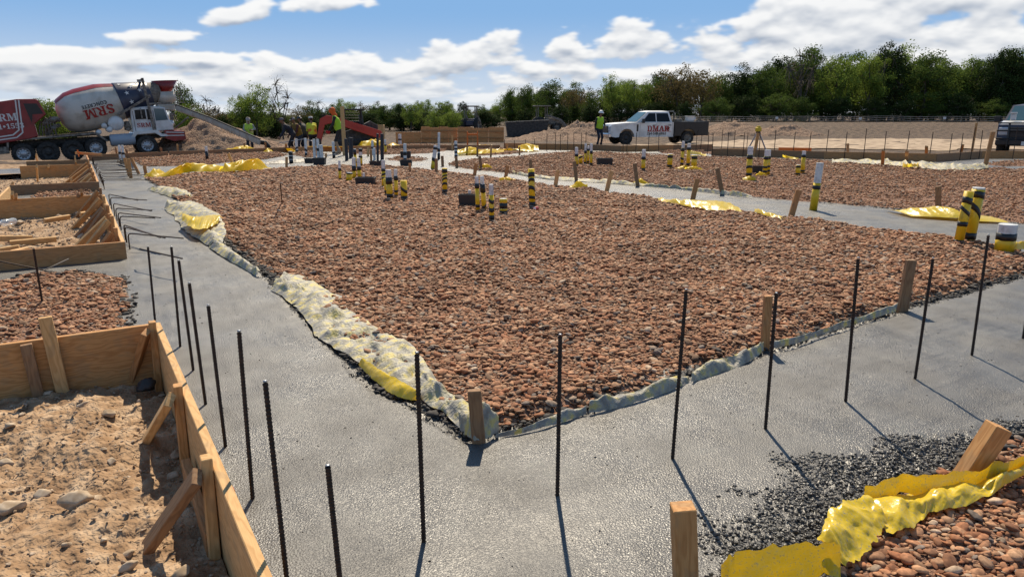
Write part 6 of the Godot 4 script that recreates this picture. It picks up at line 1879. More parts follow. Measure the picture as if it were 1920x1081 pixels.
# ---------------------------------------------------------------- loader, tractors
func make_machines() -> void:
	var p := lift(664, 285, 35.0)
	p.y = ground_h(p.x, p.z) + 0.03
	var t := thing("track_loader", "red compact track loader with its arm lowered behind the orange hooded worker", "loader", p)
	var fx := (-RIGHT * 0.97 - FWD * 0.24).normalized()
	t.transform = Transform3D(Basis(fx, Vector3.UP, fx.cross(Vector3.UP)) * Basis.from_scale(Vector3(0.86, 0.95, 0.9)), p)
	for s in [0.72, -0.72]:
		var track := part(t, "track", prism_mesh(poly([-1.1, 0.18, -0.9, 0.02, 0.85, 0.0, 1.12, 0.2, 1.0, 0.5, 0.5, 0.62, -0.8, 0.66, -1.15, 0.42]), 0.4, 0.03), mats.rubber)
		track.position.z = s
		for k in 4:
			var st0 := new_st()
			lathe(st0, [[0.0, 0.02], [0.16, 0.02], [0.17, -0.05]], 14, rot(-0.75 + 0.5 * k, 0.24, signf(s) * 0.2, PI / 2 * signf(s), 0, 0))
			part(track, "roller", done(st0), mats.dark_steel)
	var st := new_st()
	prism(st, poly([-1.3, 0.5, -1.35, 1.35, -0.95, 1.55, -0.4, 1.3, 0.7, 0.95, 0.95, 0.5]), 1.05, Transform3D.IDENTITY, 0.04)
	part(t, "body", done(st), mats.dark_steel)
	st = new_st()
	for s in [0.6, -0.6]:
		for q in [Vector3(-0.55, 1.3, s), Vector3(0.55, 1.0, s)]:
			tube(st, [q, Vector3(-0.45 if q.x < 0 else 0.42, 2.08, s * 0.95)], [0.05], 6)
	cbox(st, at(-0.05, 2.1, 0), Vector3(1.2, 0.08, 1.26), 0.03)
	for k in 5: tube(st, [Vector3(-0.5, 1.4 + 0.14 * k, 0.6), Vector3(0.45, 1.4 + 0.14 * k, 0.6)], [0.012], 5)
	part(t, "cage", done(st), mats.black_paint)
	st = new_st()
	cbox(st, at(-0.2, 1.25, 0), Vector3(0.5, 0.5, 0.5), 0.08)
	cbox(st, at(-0.42, 1.6, 0), Vector3(0.14, 0.5, 0.46), 0.06)
	part(t, "seat", done(st), mats.black_paint)
	for s in [0.78, -0.78]:
		st = new_st()
		prism(st, poly([-1.6, 0.8, -1.5, 1.08, 0.9, 1.76, 1.4, 1.84, 1.75, 1.66, 2.08, 0.35, 1.84, 0.25, 1.52, 1.36, 1.1, 1.46, -1.3, 0.7]), 0.16, at(0, 0, s), 0.02)
		part(t, "lift_arm", done(st), mats.orange_paint)
	words(t, "lettering", "KUBOTA", 0.13, 0.012, mats.red_print, Transform3D(Basis(Vector3.UP, PI), Vector3(-0.25, 1.22, -0.865)) * rot(0, 0, 0, 0, 0, -0.3), false)
	st = new_st()
	prism(st, poly([1.75, 0.7, 2.05, 0.75, 2.1, 0.25, 2.7, 0.05, 2.65, 0.0, 1.8, 0.04]), 1.75, Transform3D.IDENTITY, 0.02)
	part(t, "bucket", done(st), mats.dark_steel)
	# two small canopied tractors against the trees
	for q in [[884, 250, 68.0, "dark tractor with a flat canopy left of the grey bin's end"], [1022, 246, 72.0, "dusty tractor with a flat canopy standing behind the dirt heap"]]:
		p = lift(q[0], q[1], q[2])
		p.y = ground_h(p.x, p.z)
		t = thing("tractor", q[3], "tractor", p, 0.9 if q[0] < 900 else -0.4, "tractors by the tree line")
		st = new_st()
		cbox(st, at(0.6, 1.0, 0), Vector3(1.5, 0.7, 0.7), 0.1)
		cbox(st, at(-0.5, 0.9, 0), Vector3(0.9, 0.5, 0.9), 0.1)
		part(t, "body", done(st), mats.dusty_steel if q[0] > 900 else mats.navy_paint)
		st = new_st()
		for x in [-0.8, 0.1]:
			for s in [-0.5, 0.5]:
				tube(st, [Vector3(x, 1.0, s), Vector3(x, 2.4, s)], [0.05], 6)
		cbox(st, at(-0.35, 2.45, 0), Vector3(1.6, 0.1, 1.3), 0.04)
		part(t, "canopy", done(st), mats.dusty_steel)
		for s in [0.62, -0.62]:
			wheel(t, -0.6, 0.7, s, 0.7, 0.36, mats.dusty_steel, signf(s))
			wheel(t, 1.05, 0.42, s, 0.42, 0.26, mats.dusty_steel, signf(s))
		st = new_st()
		prism(st, poly([0.2, 1.5, 1.4, 1.0, 2.1, 0.4, 2.2, 0.5, 1.5, 1.2, 0.2, 1.65]), 0.14, at(0, 0, 0.55))
		prism(st, poly([0.2, 1.5, 1.4, 1.0, 2.1, 0.4, 2.2, 0.5, 1.5, 1.2, 0.2, 1.65]), 0.14, at(0, 0, -0.55))
		part(t, "loader_arm", done(st), mats.dusty_steel)

# ---------------------------------------------------------------- things standing about the yard
func on_ground(px: float, py: float, d: float) -> Vector3:
	var p := lift(px, py, d)
	p.y = ground_h(p.x, p.z)
	return p

func heap(label: String, c: Vector3, rx: float, rz: float, h: float, seed_: float, m: Material, turn := 0.0) -> void:
	var o := part(self, "dirt_heap", sheet_mesh(56, 40, func(u: float, v: float) -> Vector3:
		var x := (u - 0.5) * 2.0
		var z := (v - 0.5) * -2.0
		var q := sqrt(x * x + z * z)
		var nn := n_mid.get_noise_2d(x * 2.2 + seed_, z * 2.2)
		var y := h * (pow(maxf(0.0, 1.0 - q * (1.0 + nn * 0.25)), 0.85)) * (1.0 + nn * 0.5)
		y += (n_fine.get_noise_2d(x * 7.0 + seed_, z * 7.0) * 0.10 * h) * smoothstep(1.05, 0.8, q) - 0.12
		return Vector3(x * rx, y, z * rz)), m)
	o.position = c
	o.rotation.y = turn
	tag(o, label, "dirt heap", "heaps of excavated earth")

func make_yard() -> void:
	heap("long heap of reddish excavated earth in front of the mixer truck", on_ground(385, 285, 42.0) + Vector3(0, 0.1, 0), 5.4, 2.6, 1.7, 3.0, mats.mound, -deg_to_rad(31))
	heap("low heap of brown earth between the grey bin and the white pickup", on_ground(1040, 262, 50.0), 4.2, 2.4, 0.8, 13.0, mats.mound, -0.4)
	heap("heap of dark earth behind the hard hat worker", on_ground(1098, 258, 58.0), 3.6, 2.4, 1.3, 23.0, mats.mound, -0.4)
	heap("broad weathered spoil heap right of the white pickup", on_ground(1375, 252, 58.0), 4.5, 2.6, 1.05, 33.0, mats.mound, -0.5)
	heap("small grey spoil heap right of the tripod", on_ground(1470, 250, 57.0), 3.4, 2.0, 0.95, 43.0, mats.mound, -0.5)
	# stacked plywood forms
	for q in [[790, 858, 237, 264, 47.0, "left panel of the orange plywood forms at the rear", 4], [858, 945, 238, 265, 46.0, "right panel of the orange plywood forms at the rear", 3]]:
		var a := lift(q[0], q[3], q[4])
		var b := lift(q[1], q[3], q[4] - 0.6)
		var h: float = lift(q[0], q[2], q[4]).y - a.y
		var t := thing("plywood_form", q[5], "formwork", a, 0, "plywood forms at the rear")
		var dir := b - a
		dir.y = 0.0
		t.transform = Transform3D(Basis(dir.normalized(), Vector3.UP, dir.normalized().cross(Vector3.UP)), Vector3(a.x, ground_h(a.x, a.z), a.z))
		var hh: float = h + a.y - t.position.y
		var n: int = q[6]
		for k in n:
			var w := dir.length() / n
			var o := part(t, "panel", cbox_mesh(Vector3(w - 0.02, hh - 0.06 * (k % 2), 0.05), 0.004), mats.ply)
			o.position = Vector3(w * (k + 0.5), (hh - 0.06 * (k % 2)) * 0.5, 0.02 * (k % 2))
		for y in [0.3, hh - 0.25]:
			var o := part(t, "waler", cbox_mesh(Vector3(dir.length(), 0.09, 0.04), 0.004), wood(3))
			o.position = Vector3(dir.length() * 0.5, y, 0.06)
		for k in n * 2:
			var st0 := new_st()
			tube(st0, [Vector3(dir.length() * (k + 0.4) / (n * 2), 0, -0.12), Vector3(dir.length() * (k + 0.4) / (n * 2), hh + 0.05, -0.12)], [0.018], 5)
			part(t, "rod", done(st0), mats.rebar)
	var low := thing("plywood_form", "low orange plywood strip left of the tall panels", "formwork", on_ground(742, 268, 46.5))
	var dl := (lift(790, 266, 47.0) - lift(742, 266, 46.5))
	dl.y = 0
	low.transform = Transform3D(Basis(dl.normalized(), Vector3.UP, dl.normalized().cross(Vector3.UP)), low.position)
	for k in 3:
		var o := part(low, "panel", cbox_mesh(Vector3(dl.length() / 3.0 - 0.01, 0.75, 0.05), 0.004), mats.ply)
		o.position = Vector3(dl.length() * (k + 0.5) / 3.0, 0.37, 0)
	# a crate, the grey bin, an orange trestle
	var t := thing("wooden_crate", "pale wooden crate standing behind the red loader's right end", "crate", on_ground(708, 270, 44.0), -0.5)
	var st := new_st()
	cbox(st, at(0, 0.62, 0), Vector3(0.84, 1.2, 0.8), 0.02)
	part(t, "panel", done(st), mats.ply if false else wood(4))
	st = new_st()
	for x in [-0.4, 0.4]: cbox(st, at(x, 0.62, 0.41), Vector3(0.08, 1.24, 0.03), 0.004)
	cbox(st, at(0, 1.2, 0.41), Vector3(0.8, 0.08, 0.025), 0.004)
	part(t, "batten", done(st), wood(5))
	t = thing("waste_bin", "long dark grey waste bin with a pale rim before the trees", "bin", on_ground(988, 258, 56.0), -deg_to_rad(28))
	st = new_st()
	prism(st, poly([-1.5, 0.05, 1.45, 0.05, 1.6, 1.25, -1.65, 1.1]), 1.6, Transform3D.IDENTITY, 0.03)
	part(t, "shell", done(st), mats.dark_steel)
	st = new_st()
	cbox(st, rot(0, 1.2, 0.8, 0, 0, 0.046), Vector3(3.3, 0.07, 0.07), 0.02)
	cbox(st, rot(0, 1.2, -0.8, 0, 0, 0.046), Vector3(3.3, 0.07, 0.07), 0.02)
	part(t, "rim", done(st), mats.dusty_steel)
	t = thing("trestle", "orange trestle standing before the plywood forms", "trestle", on_ground(886, 272, 40.0) + Vector3(0, 0.1, 0), -0.6)
	st = new_st()
	cbox(st, at(0, 0.55, 0), Vector3(0.62, 0.1, 0.1), 0.01)
	part(t, "rail", done(st), mats.orange)
	for x in [-0.28, 0.28]:
		for s in [-0.16, 0.16]:
			var o := lumber(t, "leg", Vector3(x, -0.05, s), Vector3(x * 1.0, 0.72, s * 0.3), 0.05, 0.04, mats.orange, Vector3.RIGHT)
	# surveyor's tripod with a yellow head
	var b := on_ground(1420, 272, 34.0)
	t = thing("tripod", "surveying tripod with a yellow instrument head above the perimeter form", "tripod", b)
	var top := lift(1420, 249, 34.0).y - b.y
	st = new_st()
	cbox(st, at(0, top + 0.16, 0), Vector3(0.26, 0.2, 0.2), 0.03)
	cbox(st, at(0, top + 0.29, 0), Vector3(0.16, 0.06, 0.12), 0.02)
	part(t, "instrument", done(st), mats.tape_yellow)
	st = new_st()
	lathe(st, [[0.0, top + 0.06], [0.1, top + 0.06], [0.1, top], [0.0, top - 0.03]], 14)
	part(t, "head_plate", done(st), mats.black_paint)
	for k in 3:
		var a := TAU * k / 3.0 + 0.35
		var o := lumber(t, "leg", Vector3(cos(a) * 0.5, -0.05, sin(a) * 0.5), Vector3(cos(a) * 0.06, top, sin(a) * 0.06), 0.06, 0.03, mats.alloy, Vector3(0.3, 0, 1))
	# lumber left on the perimeter
	for q in [[1460, 1522, 279.5, 28.5, "orange plank lying on the perimeter form right of the tripod", true], [1350, 1412, 281, 29.0, "plank lying behind the perimeter form below the tripod", false], [1175, 1260, 277, 33.0, "plank lying along the form below the white pickup", false]]:
		var a := lift(q[0], q[2], q[3])
		var e := lift(q[1], q[2] + 1.0, q[3] - 0.4)
		var o := lumber(self, "loose_plank", a, e, 0.14, 0.05, mats.orange if q[5] else wood(1))
		tag(o, q[4], "plank", "loose planks by the perimeter forms")
		var sup := lumber(self, "timber_block", Vector3(a.lerp(e, 0.3).x, a.y - 0.5, a.lerp(e, 0.3).z), a.lerp(e, 0.3) - Vector3(0, 0.07, 0), 0.09, 0.09, wood(3), Vector3.RIGHT)
		tag(sup, "timber block under the " + str(q[4]).replace(" lying", ""), "block", "blocks under loose planks")
	# wire fence along the trees
	var f := thing("wire_fence", "low wire fence with white tags in front of the trees", "fence", Vector3.ZERO)
	var prev := Vector3.ZERO
	for k in 27:
		var s := lerpf(13.5, 56.0, k / 26.0)
		var q := FWD * (74.5 - 0.05 * s) + RIGHT * s
		q.y = ground_h(q.x, q.z)
		st = new_st()
		tube(st, [q - Vector3(0, 0.2, 0), q + Vector3(0, 0.62, 0)], [0.03], 5)
		part(f, "post", done(st), mats.dusty_steel)
		if k > 0:
			st = new_st()
			for y in [0.2, 0.4, 0.58]:
				tube(st, [prev + Vector3(0, y, 0), q + Vector3(0, y, 0)], [0.011], 4)
			part(f, "wire", done(st), mats.alloy)
		if k % 5 == 3:
			var o := part(f, "white_tag", cbox_mesh(Vector3(0.28, 0.22, 0.02), 0.004), mats.white_print)
			o.position = q + Vector3(0, 0.42, 0) - FWD * 0.05
			o.rotation.y = -deg_to_rad(31)
		prev = q


# ---------------------------------------------------------------- people: one skin grown round a skeleton
# bone: [a, b, radius a, radius b, colour]
func seg_d(p: Vector3, b: Array) -> float:
	var a: Vector3 = b[0]
	var ab: Vector3 = b[1] - a
	var t := clampf((p - a).dot(ab) / maxf(ab.length_squared(), 1e-6), 0.0, 1.0)
	return p.distance_to(a + ab * t) - lerpf(b[2], b[3], t)

func grow(bones: Array, cell: float, k: float, verts: PackedVector3Array, cols: PackedColorArray, idx: PackedInt32Array, grow_by := 0.0) -> void:
	# surface nets of the smooth union of tapered capsules
	var lo := Vector3(1e9, 1e9, 1e9)
	var hi := -lo
	for b in bones:
		var m: float = maxf(b[2], b[3]) + k + grow_by + cell * 2.0
		for e in 2:
			lo = lo.min(b[e] - Vector3.ONE * m)
			hi = hi.max(b[e] + Vector3.ONE * m)
	var n := Vector3i(((hi - lo) / cell).ceil()) + Vector3i.ONE
	var f := PackedFloat32Array()
	f.resize(n.x * n.y * n.z)
	f.fill(1.0)
	for b in bones:
		var m: float = maxf(b[2], b[3]) + k + grow_by + cell * 1.5
		var l0 := Vector3i(((b[0] as Vector3).min(b[1]) - Vector3.ONE * m - lo) / cell).clamp(Vector3i.ZERO, n - Vector3i.ONE)
		var h0 := Vector3i(((b[0] as Vector3).max(b[1]) + Vector3.ONE * m - lo) / cell).clamp(Vector3i.ZERO, n - Vector3i.ONE)
		for z in range(l0.z, h0.z + 1):
			for y in range(l0.y, h0.y + 1):
				for x in range(l0.x, h0.x + 1):
					var i := (z * n.y + y) * n.x + x
					var d := seg_d(lo + Vector3(x, y, z) * cell, b) - grow_by
					var o := f[i]
					var hh := maxf(k - absf(d - o), 0.0) / k
					f[i] = minf(d, o) - hh * hh * k * 0.25
	var at_ := {}
	var corner := [0, 1, n.x, n.x + 1, n.x * n.y, n.x * n.y + 1, n.x * n.y + n.x, n.x * n.y + n.x + 1]
	for z in n.z - 1:
		for y in n.y - 1:
			for x in n.x - 1:
				var i := (z * n.y + y) * n.x + x
				var neg := 0
				for c in 8:
					if f[i + corner[c]] < 0.0: neg += 1
				if neg == 0 or neg == 8: continue
				var s := Vector3.ZERO
				var cnt := 0
				for e in [[0, 1], [2, 3], [4, 5], [6, 7], [0, 2], [1, 3], [4, 6], [5, 7], [0, 4], [1, 5], [2, 6], [3, 7]]:
					var fa := f[i + corner[e[0]]]
					var fb := f[i + corner[e[1]]]
					if (fa < 0.0) != (fb < 0.0):
						var pa := Vector3(e[0] & 1, (e[0] >> 1) & 1, e[0] >> 2)
						var pb := Vector3(e[1] & 1, (e[1] >> 1) & 1, e[1] >> 2)
						s += pa.lerp(pb, fa / (fa - fb))
						cnt += 1
				var p := lo + (Vector3(x, y, z) + s / cnt) * cell
				at_[i] = verts.size()
				verts.append(p)
				var best := 1e9
				var col := Color.WHITE
				for b in bones:
					var d := seg_d(p, b)
					if d < best:
						best = d
						col = b[4]
				cols.append(col)
	var step := [1, n.x, n.x * n.y]
	for i in at_:
		for ax in 3:
			var u: int = step[(ax + 1) % 3]
			var v: int = step[(ax + 2) % 3]
			var inside := f[i] < 0.0
			if inside == (f[i + step[ax]] < 0.0): continue
			if not (at_.has(i - u) and at_.has(i - v) and at_.has(i - u - v)): continue
			var q := [at_[i], at_[i - u], at_[i - u - v], at_[i - v]]
			if inside: idx.append_array([q[0], q[2], q[1], q[0], q[3], q[2]])
			else: idx.append_array([q[0], q[1], q[2], q[0], q[2], q[3]])

var hand_cache := {}
func add_hand(wrist: Vector3, dir: Vector3, palm: Vector3, side: float, grip: float, col: Color, verts: PackedVector3Array, cols: PackedColorArray, idx: PackedInt32Array) -> void:
	# fingers run along dir, the palm faces "palm", side +1 puts the thumb towards dir x palm
	var key := str(grip)
	if not hand_cache.has(key):
		var bones := []
		bones.append([Vector3(0, 0, 0), Vector3(0, -0.02, 0.0), 0.028, 0.03, col])
		for k in 4:
			var x := -0.033 + 0.022 * k
			var root := Vector3(x, -0.085, 0)
			bones.append([Vector3(x * 0.6, -0.02, 0), root, 0.017, 0.013, col])
			var ln: float = [0.062, 0.074, 0.078, 0.07][k]
			var p := root
			var a := 0.25 + grip
			for s in 3:
				var q: Vector3 = p + Vector3(0, -cos(a), sin(a)) * ln * [0.45, 0.32, 0.23][s]
				bones.append([p, q, 0.0105 - 0.001 * s, 0.0095 - 0.001 * s, col])
				p = q
				a += 0.25 + grip
		var t0 := Vector3(0.03, -0.03, 0.008)
		var t1 := Vector3(0.058, -0.062, 0.02 + 0.01 * grip)
		var t2 := Vector3(0.062 - 0.02 * grip, -0.095, 0.028 + 0.03 * grip)
		bones.append([t0, t1, 0.015, 0.012, col])
		bones.append([t1, t2, 0.0115, 0.009, col])
		var v := PackedVector3Array()
		var c := PackedColorArray()
		var i := PackedInt32Array()
		grow(bones, 0.0065, 0.006, v, c, i)
		hand_cache[key] = [v, i]
	var y := -dir.normalized()
	var x := y.cross(palm).normalized()
	var z := x.cross(y).normalized()
	var base := verts.size()
	for p in hand_cache[key][0]:
		verts.append(wrist + x * p.x * side + y * p.y + z * p.z)
		cols.append(col)
	var src: PackedInt32Array = hand_cache[key][1]
	for k in range(0, src.size(), 3):
		if side > 0: idx.append_array([base + src[k], base + src[k + 1], base + src[k + 2]])
		else: idx.append_array([base + src[k], base + src[k + 2], base + src[k + 1]])

var head_cache := []
func add_head(c: Vector3, face: Vector3, skin: Color, hair: Color, verts: PackedVector3Array, cols: PackedColorArray, idx: PackedInt32Array) -> void:
	# c is the middle of the skull; face points out of the face
	if head_cache.is_empty():
		var S := Color(1, 0, 0)
		var Hr := Color(0, 1, 0)
		var B := Color(0, 0, 1)
		var bones := [[Vector3(0, 0.025, -0.015), Vector3(0, 0.03, 0.015), 0.085, 0.082, S], [Vector3(0, -0.06, 0.03), Vector3(0, -0.02, 0.03), 0.052, 0.065, S], [Vector3(0, -0.085, 0.055), Vector3(0, -0.08, 0.05), 0.026, 0.03, S],
			[Vector3(0, 0.01, 0.097), Vector3(0, -0.03, 0.116), 0.009, 0.013, S], [Vector3(-0.085, 0.0, -0.005), Vector3(-0.083, -0.03, 0.0), 0.014, 0.011, S], [Vector3(0.085, 0.0, -0.005), Vector3(0.083, -0.03, 0.0), 0.014, 0.011, S],
			[Vector3(-0.03, 0.028, 0.092), Vector3(0.03, 0.028, 0.092), 0.008, 0.008, Hr], [Vector3(-0.02, -0.058, 0.092), Vector3(0.02, -0.058, 0.092), 0.007, 0.007, B], [Vector3(-0.03, 0.008, 0.09), Vector3(-0.028, 0.008, 0.092), 0.009, 0.009, B], [Vector3(0.03, 0.008, 0.09), Vector3(0.028, 0.008, 0.092), 0.009, 0.009, B],
			[Vector3(0, 0.05, -0.03), Vector3(0, 0.06, 0.0), 0.084, 0.08, Hr], [Vector3(0, -0.02, -0.05), Vector3(0, 0.03, -0.04), 0.06, 0.075, Hr]]
		var v := PackedVector3Array()
		var cc := PackedColorArray()
		var i := PackedInt32Array()
		grow(bones, 0.0085, 0.012, v, cc, i)
		head_cache = [v, cc, i]
	var z := face.normalized()
	var x := Vector3.UP.cross(z).normalized()
	var y := z.cross(x).normalized()
	var base := verts.size()
	for k in head_cache[0].size():
		var p: Vector3 = head_cache[0][k]
		verts.append(c + x * p.x + y * p.y + z * p.z)
		var m: Color = head_cache[1][k]
		cols.append(skin if m.r > 0.5 else (hair if m.g > 0.5 else Color(skin.r * 0.45, skin.g * 0.3, skin.b * 0.3)))
	for k in head_cache[2]: idx.append(base + k)

# pose: bend of the trunk, turn, hand targets and feet in the person's own frame (z forward, x to the person's left)
func person(label: String, foot: Vector3, facing: Vector3, s: Dictionary) -> Node3D:
	var t := thing("person", label, "person", foot, 0, "site workers")
	var z := facing
	z.y = 0
	z = z.normalized()
	t.transform = Transform3D(Basis(Vector3.UP.cross(z), Vector3.UP, z), foot)
	var skin: Color = s.get("skin", Color(0.20, 0.11, 0.07))
	var shirt: Color = s.shirt
	var trousers: Color = s.trousers
	var shoe: Color = s.get("shoe", Color(0.05, 0.035, 0.025))
	var bend: float = s.get("bend", 0.05)
	var crouch: float = s.get("crouch", 0.0)
	var k: float = s.get("height", 1.75) / 1.75
	var hip := Vector3(0, 0.93 - crouch, -0.10 * bend - crouch * 0.3) * k
	var up := Vector3(s.get("side", 0.0), cos(bend), sin(bend)).normalized()
	var chest := hip + up * 0.36 * k
	var neck := hip + up * 0.54 * k
	var fwd := Vector3(0, -sin(bend), cos(bend))
	var bones := [[hip + Vector3(-0.06, 0, 0), hip + Vector3(0.06, 0, 0), 0.125 * k, 0.125 * k, trousers], [hip + up * 0.08, hip + up * 0.2, 0.135 * k, 0.14 * k, shirt], [chest + Vector3(-0.08, 0, 0), chest + Vector3(0.08, 0, 0), 0.13 * k, 0.13 * k, shirt], [neck + Vector3(-0.13, -0.04, 0), neck + Vector3(0.13, -0.04, 0), 0.07 * k, 0.07 * k, shirt]]
	var look: Vector3 = s.get("look", fwd)
	var head := neck + (up * 0.8 + look * 0.25 + Vector3(0, 0.2, 0)).normalized() * 0.19 * k
	bones.append([neck, head, 0.058 * k, 0.055 * k, skin])
	var lower: Color = s.get("shin", trousers)
	for e in [-1.0, 1.0]:
		var foot_p: Vector3 = s.get("left_foot" if e > 0 else "right_foot", Vector3(0.11 * e, 0, 0.02))
		var ankle := foot_p + Vector3(0, 0.09, 0)
		var root := hip + Vector3(0.09 * e, -0.03, 0) * k
		var span := ankle - root
		var l := span.length()
		var half := maxf(0.43 * k, l * 0.505)
		var out := sqrt(maxf(0.0, half * half - l * l * 0.25))
		var knee := root + span * 0.5 + Vector3(0.02 * e, 0, 1).normalized() * out
		bones.append([root, knee, 0.092 * k, 0.062 * k, trousers])
		bones.append([knee, ankle, 0.06 * k, 0.045 * k, lower])
		bones.append([ankle - Vector3(0, 0.03, 0.03), ankle + Vector3(0.02 * e, -0.045, 0.14), 0.052, 0.042, shoe])
		bones.append([ankle, ankle + Vector3(0, 0.08, 0), 0.056, 0.058, shoe])
	var hands := []
	for e in [-1.0, 1.0]:
		var sh := neck + Vector3(0.185 * e, -0.05, 0) * k
		var target: Vector3 = s.get("left_hand" if e > 0 else "right_hand", hip + Vector3(0.26 * e, -0.12, 0.06))
		var span := target - sh
		var l := span.length()
		if l > 0.56 * k:
			target = sh + span / l * 0.56 * k
			span = target - sh
			l = span.length()
		var half := 0.285 * k
		var out := sqrt(maxf(0.0, half * half - l * l * 0.25))
		var elbow := sh + span * 0.5 + Vector3(0.5 * e, -0.3, -0.8).normalized() * out
		bones.append([sh, elbow, 0.06 * k, 0.046 * k, shirt])
		bones.append([elbow, target, 0.045 * k, 0.032 * k, s.get("sleeve", shirt)])
		hands.append([target, (target - elbow).normalized(), e])
	var v := PackedVector3Array()
	var c := PackedColorArray()
	var i := PackedInt32Array()
	grow(bones, 0.021, 0.045, v, c, i)
	for h in hands:
		add_hand(h[0] + h[1] * 0.01, h[1], Vector3(-h[2], 0, 0.3), h[2], s.get("grip", 0.3), s.get("glove", skin), v, c, i)
	add_head(head + Vector3(0, 0.04, 0) * k, look, skin, s.get("hair", Color(0.02, 0.015, 0.012)), v, c, i)
	var cloth := plain(Color.WHITE, 0.85)
	cloth.vertex_color_use_as_albedo = true
	part(t, "body", indexed(v, i, c), cloth)
	# vest over the shirt
	if s.has("vest"):
		var vb := [[hip + up * 0.06 + Vector3(-0.05, 0, 0), hip + up * 0.06 + Vector3(0.05, 0, 0), 0.13 * k, 0.13 * k, s.vest], [hip + up * 0.1, hip + up * 0.22, 0.14 * k, 0.145 * k, s.vest], [hip + up * 0.16 + Vector3(-0.05, 0, 0), hip + up * 0.2 + Vector3(0.05, 0, 0), 0.135 * k, 0.135 * k, s.get("band", s.vest)], [chest + Vector3(-0.08, 0, 0), chest + Vector3(0.08, 0, 0), 0.135 * k, 0.135 * k, s.vest], [neck + Vector3(-0.13, -0.045, 0), neck + Vector3(0.13, -0.045, 0), 0.072 * k, 0.072 * k, s.vest]]
		var v2 := PackedVector3Array()
		var c2 := PackedColorArray()
		var i2 := PackedInt32Array()
		grow(vb, 0.022, 0.05, v2, c2, i2, 0.014)
		part(t, "safety_vest", indexed(v2, i2, c2), cloth)
	var hat: String = s.get("hat", "")
	var hm := plain((s.get("hat_color", Color(0.6, 0.6, 0.58)) as Color).linear_to_srgb(), 0.4 if hat == "hard" else 0.85)
	var hz := look
	hz.y *= 0.5
	hz = hz.normalized()
	var hb := Basis(Vector3.UP.cross(hz).normalized(), hz.cross(Vector3.UP.cross(hz).normalized()).normalized(), hz)
	var st := new_st()
	if hat == "hard":
		lathe(st, [[0.135, 0.0], [0.13, 0.012], [0.112, 0.016], [0.108, 0.06], [0.085, 0.105], [0.04, 0.128], [0.0, 0.132]], 20, Transform3D(hb, head + Vector3(0, 0.075, 0) * k))
		cbox(st, Transform3D(hb, head + Vector3(0, 0.082, 0) * k + hz * 0.13), Vector3(0.16, 0.012, 0.07), 0.005)
		part(t, "hard_hat", done(st), hm)
	elif hat == "cap":
		lathe(st, [[0.1, 0.0], [0.104, 0.03], [0.085, 0.075], [0.04, 0.098], [0.0, 0.102]], 18, Transform3D(hb, head + Vector3(0, 0.07, 0) * k))
		cbox(st, Transform3D(hb, head + Vector3(0, 0.075, 0) * k + hz * 0.13), Vector3(0.15, 0.01, 0.1), 0.004)
		part(t, "cap", done(st), hm)
	elif hat == "hood":
		var v3 := PackedVector3Array()
		var c3 := PackedColorArray()
		var i3 := PackedInt32Array()
		var hc := head + Vector3(0, 0.04, 0) * k
		grow([[hc + Vector3(0, 0.03, 0) - hz * 0.03, hc + Vector3(0, 0.02, 0) + hz * 0.02, 0.112, 0.104, Color.WHITE], [hc - hz * 0.04 - Vector3(0, 0.06, 0), neck - hz * 0.03 + Vector3(0, 0.03, 0), 0.09, 0.085, Color.WHITE]], 0.018, 0.03, v3, c3, i3)
		part(t, "hood", indexed(v3, i3), hm)
	return t

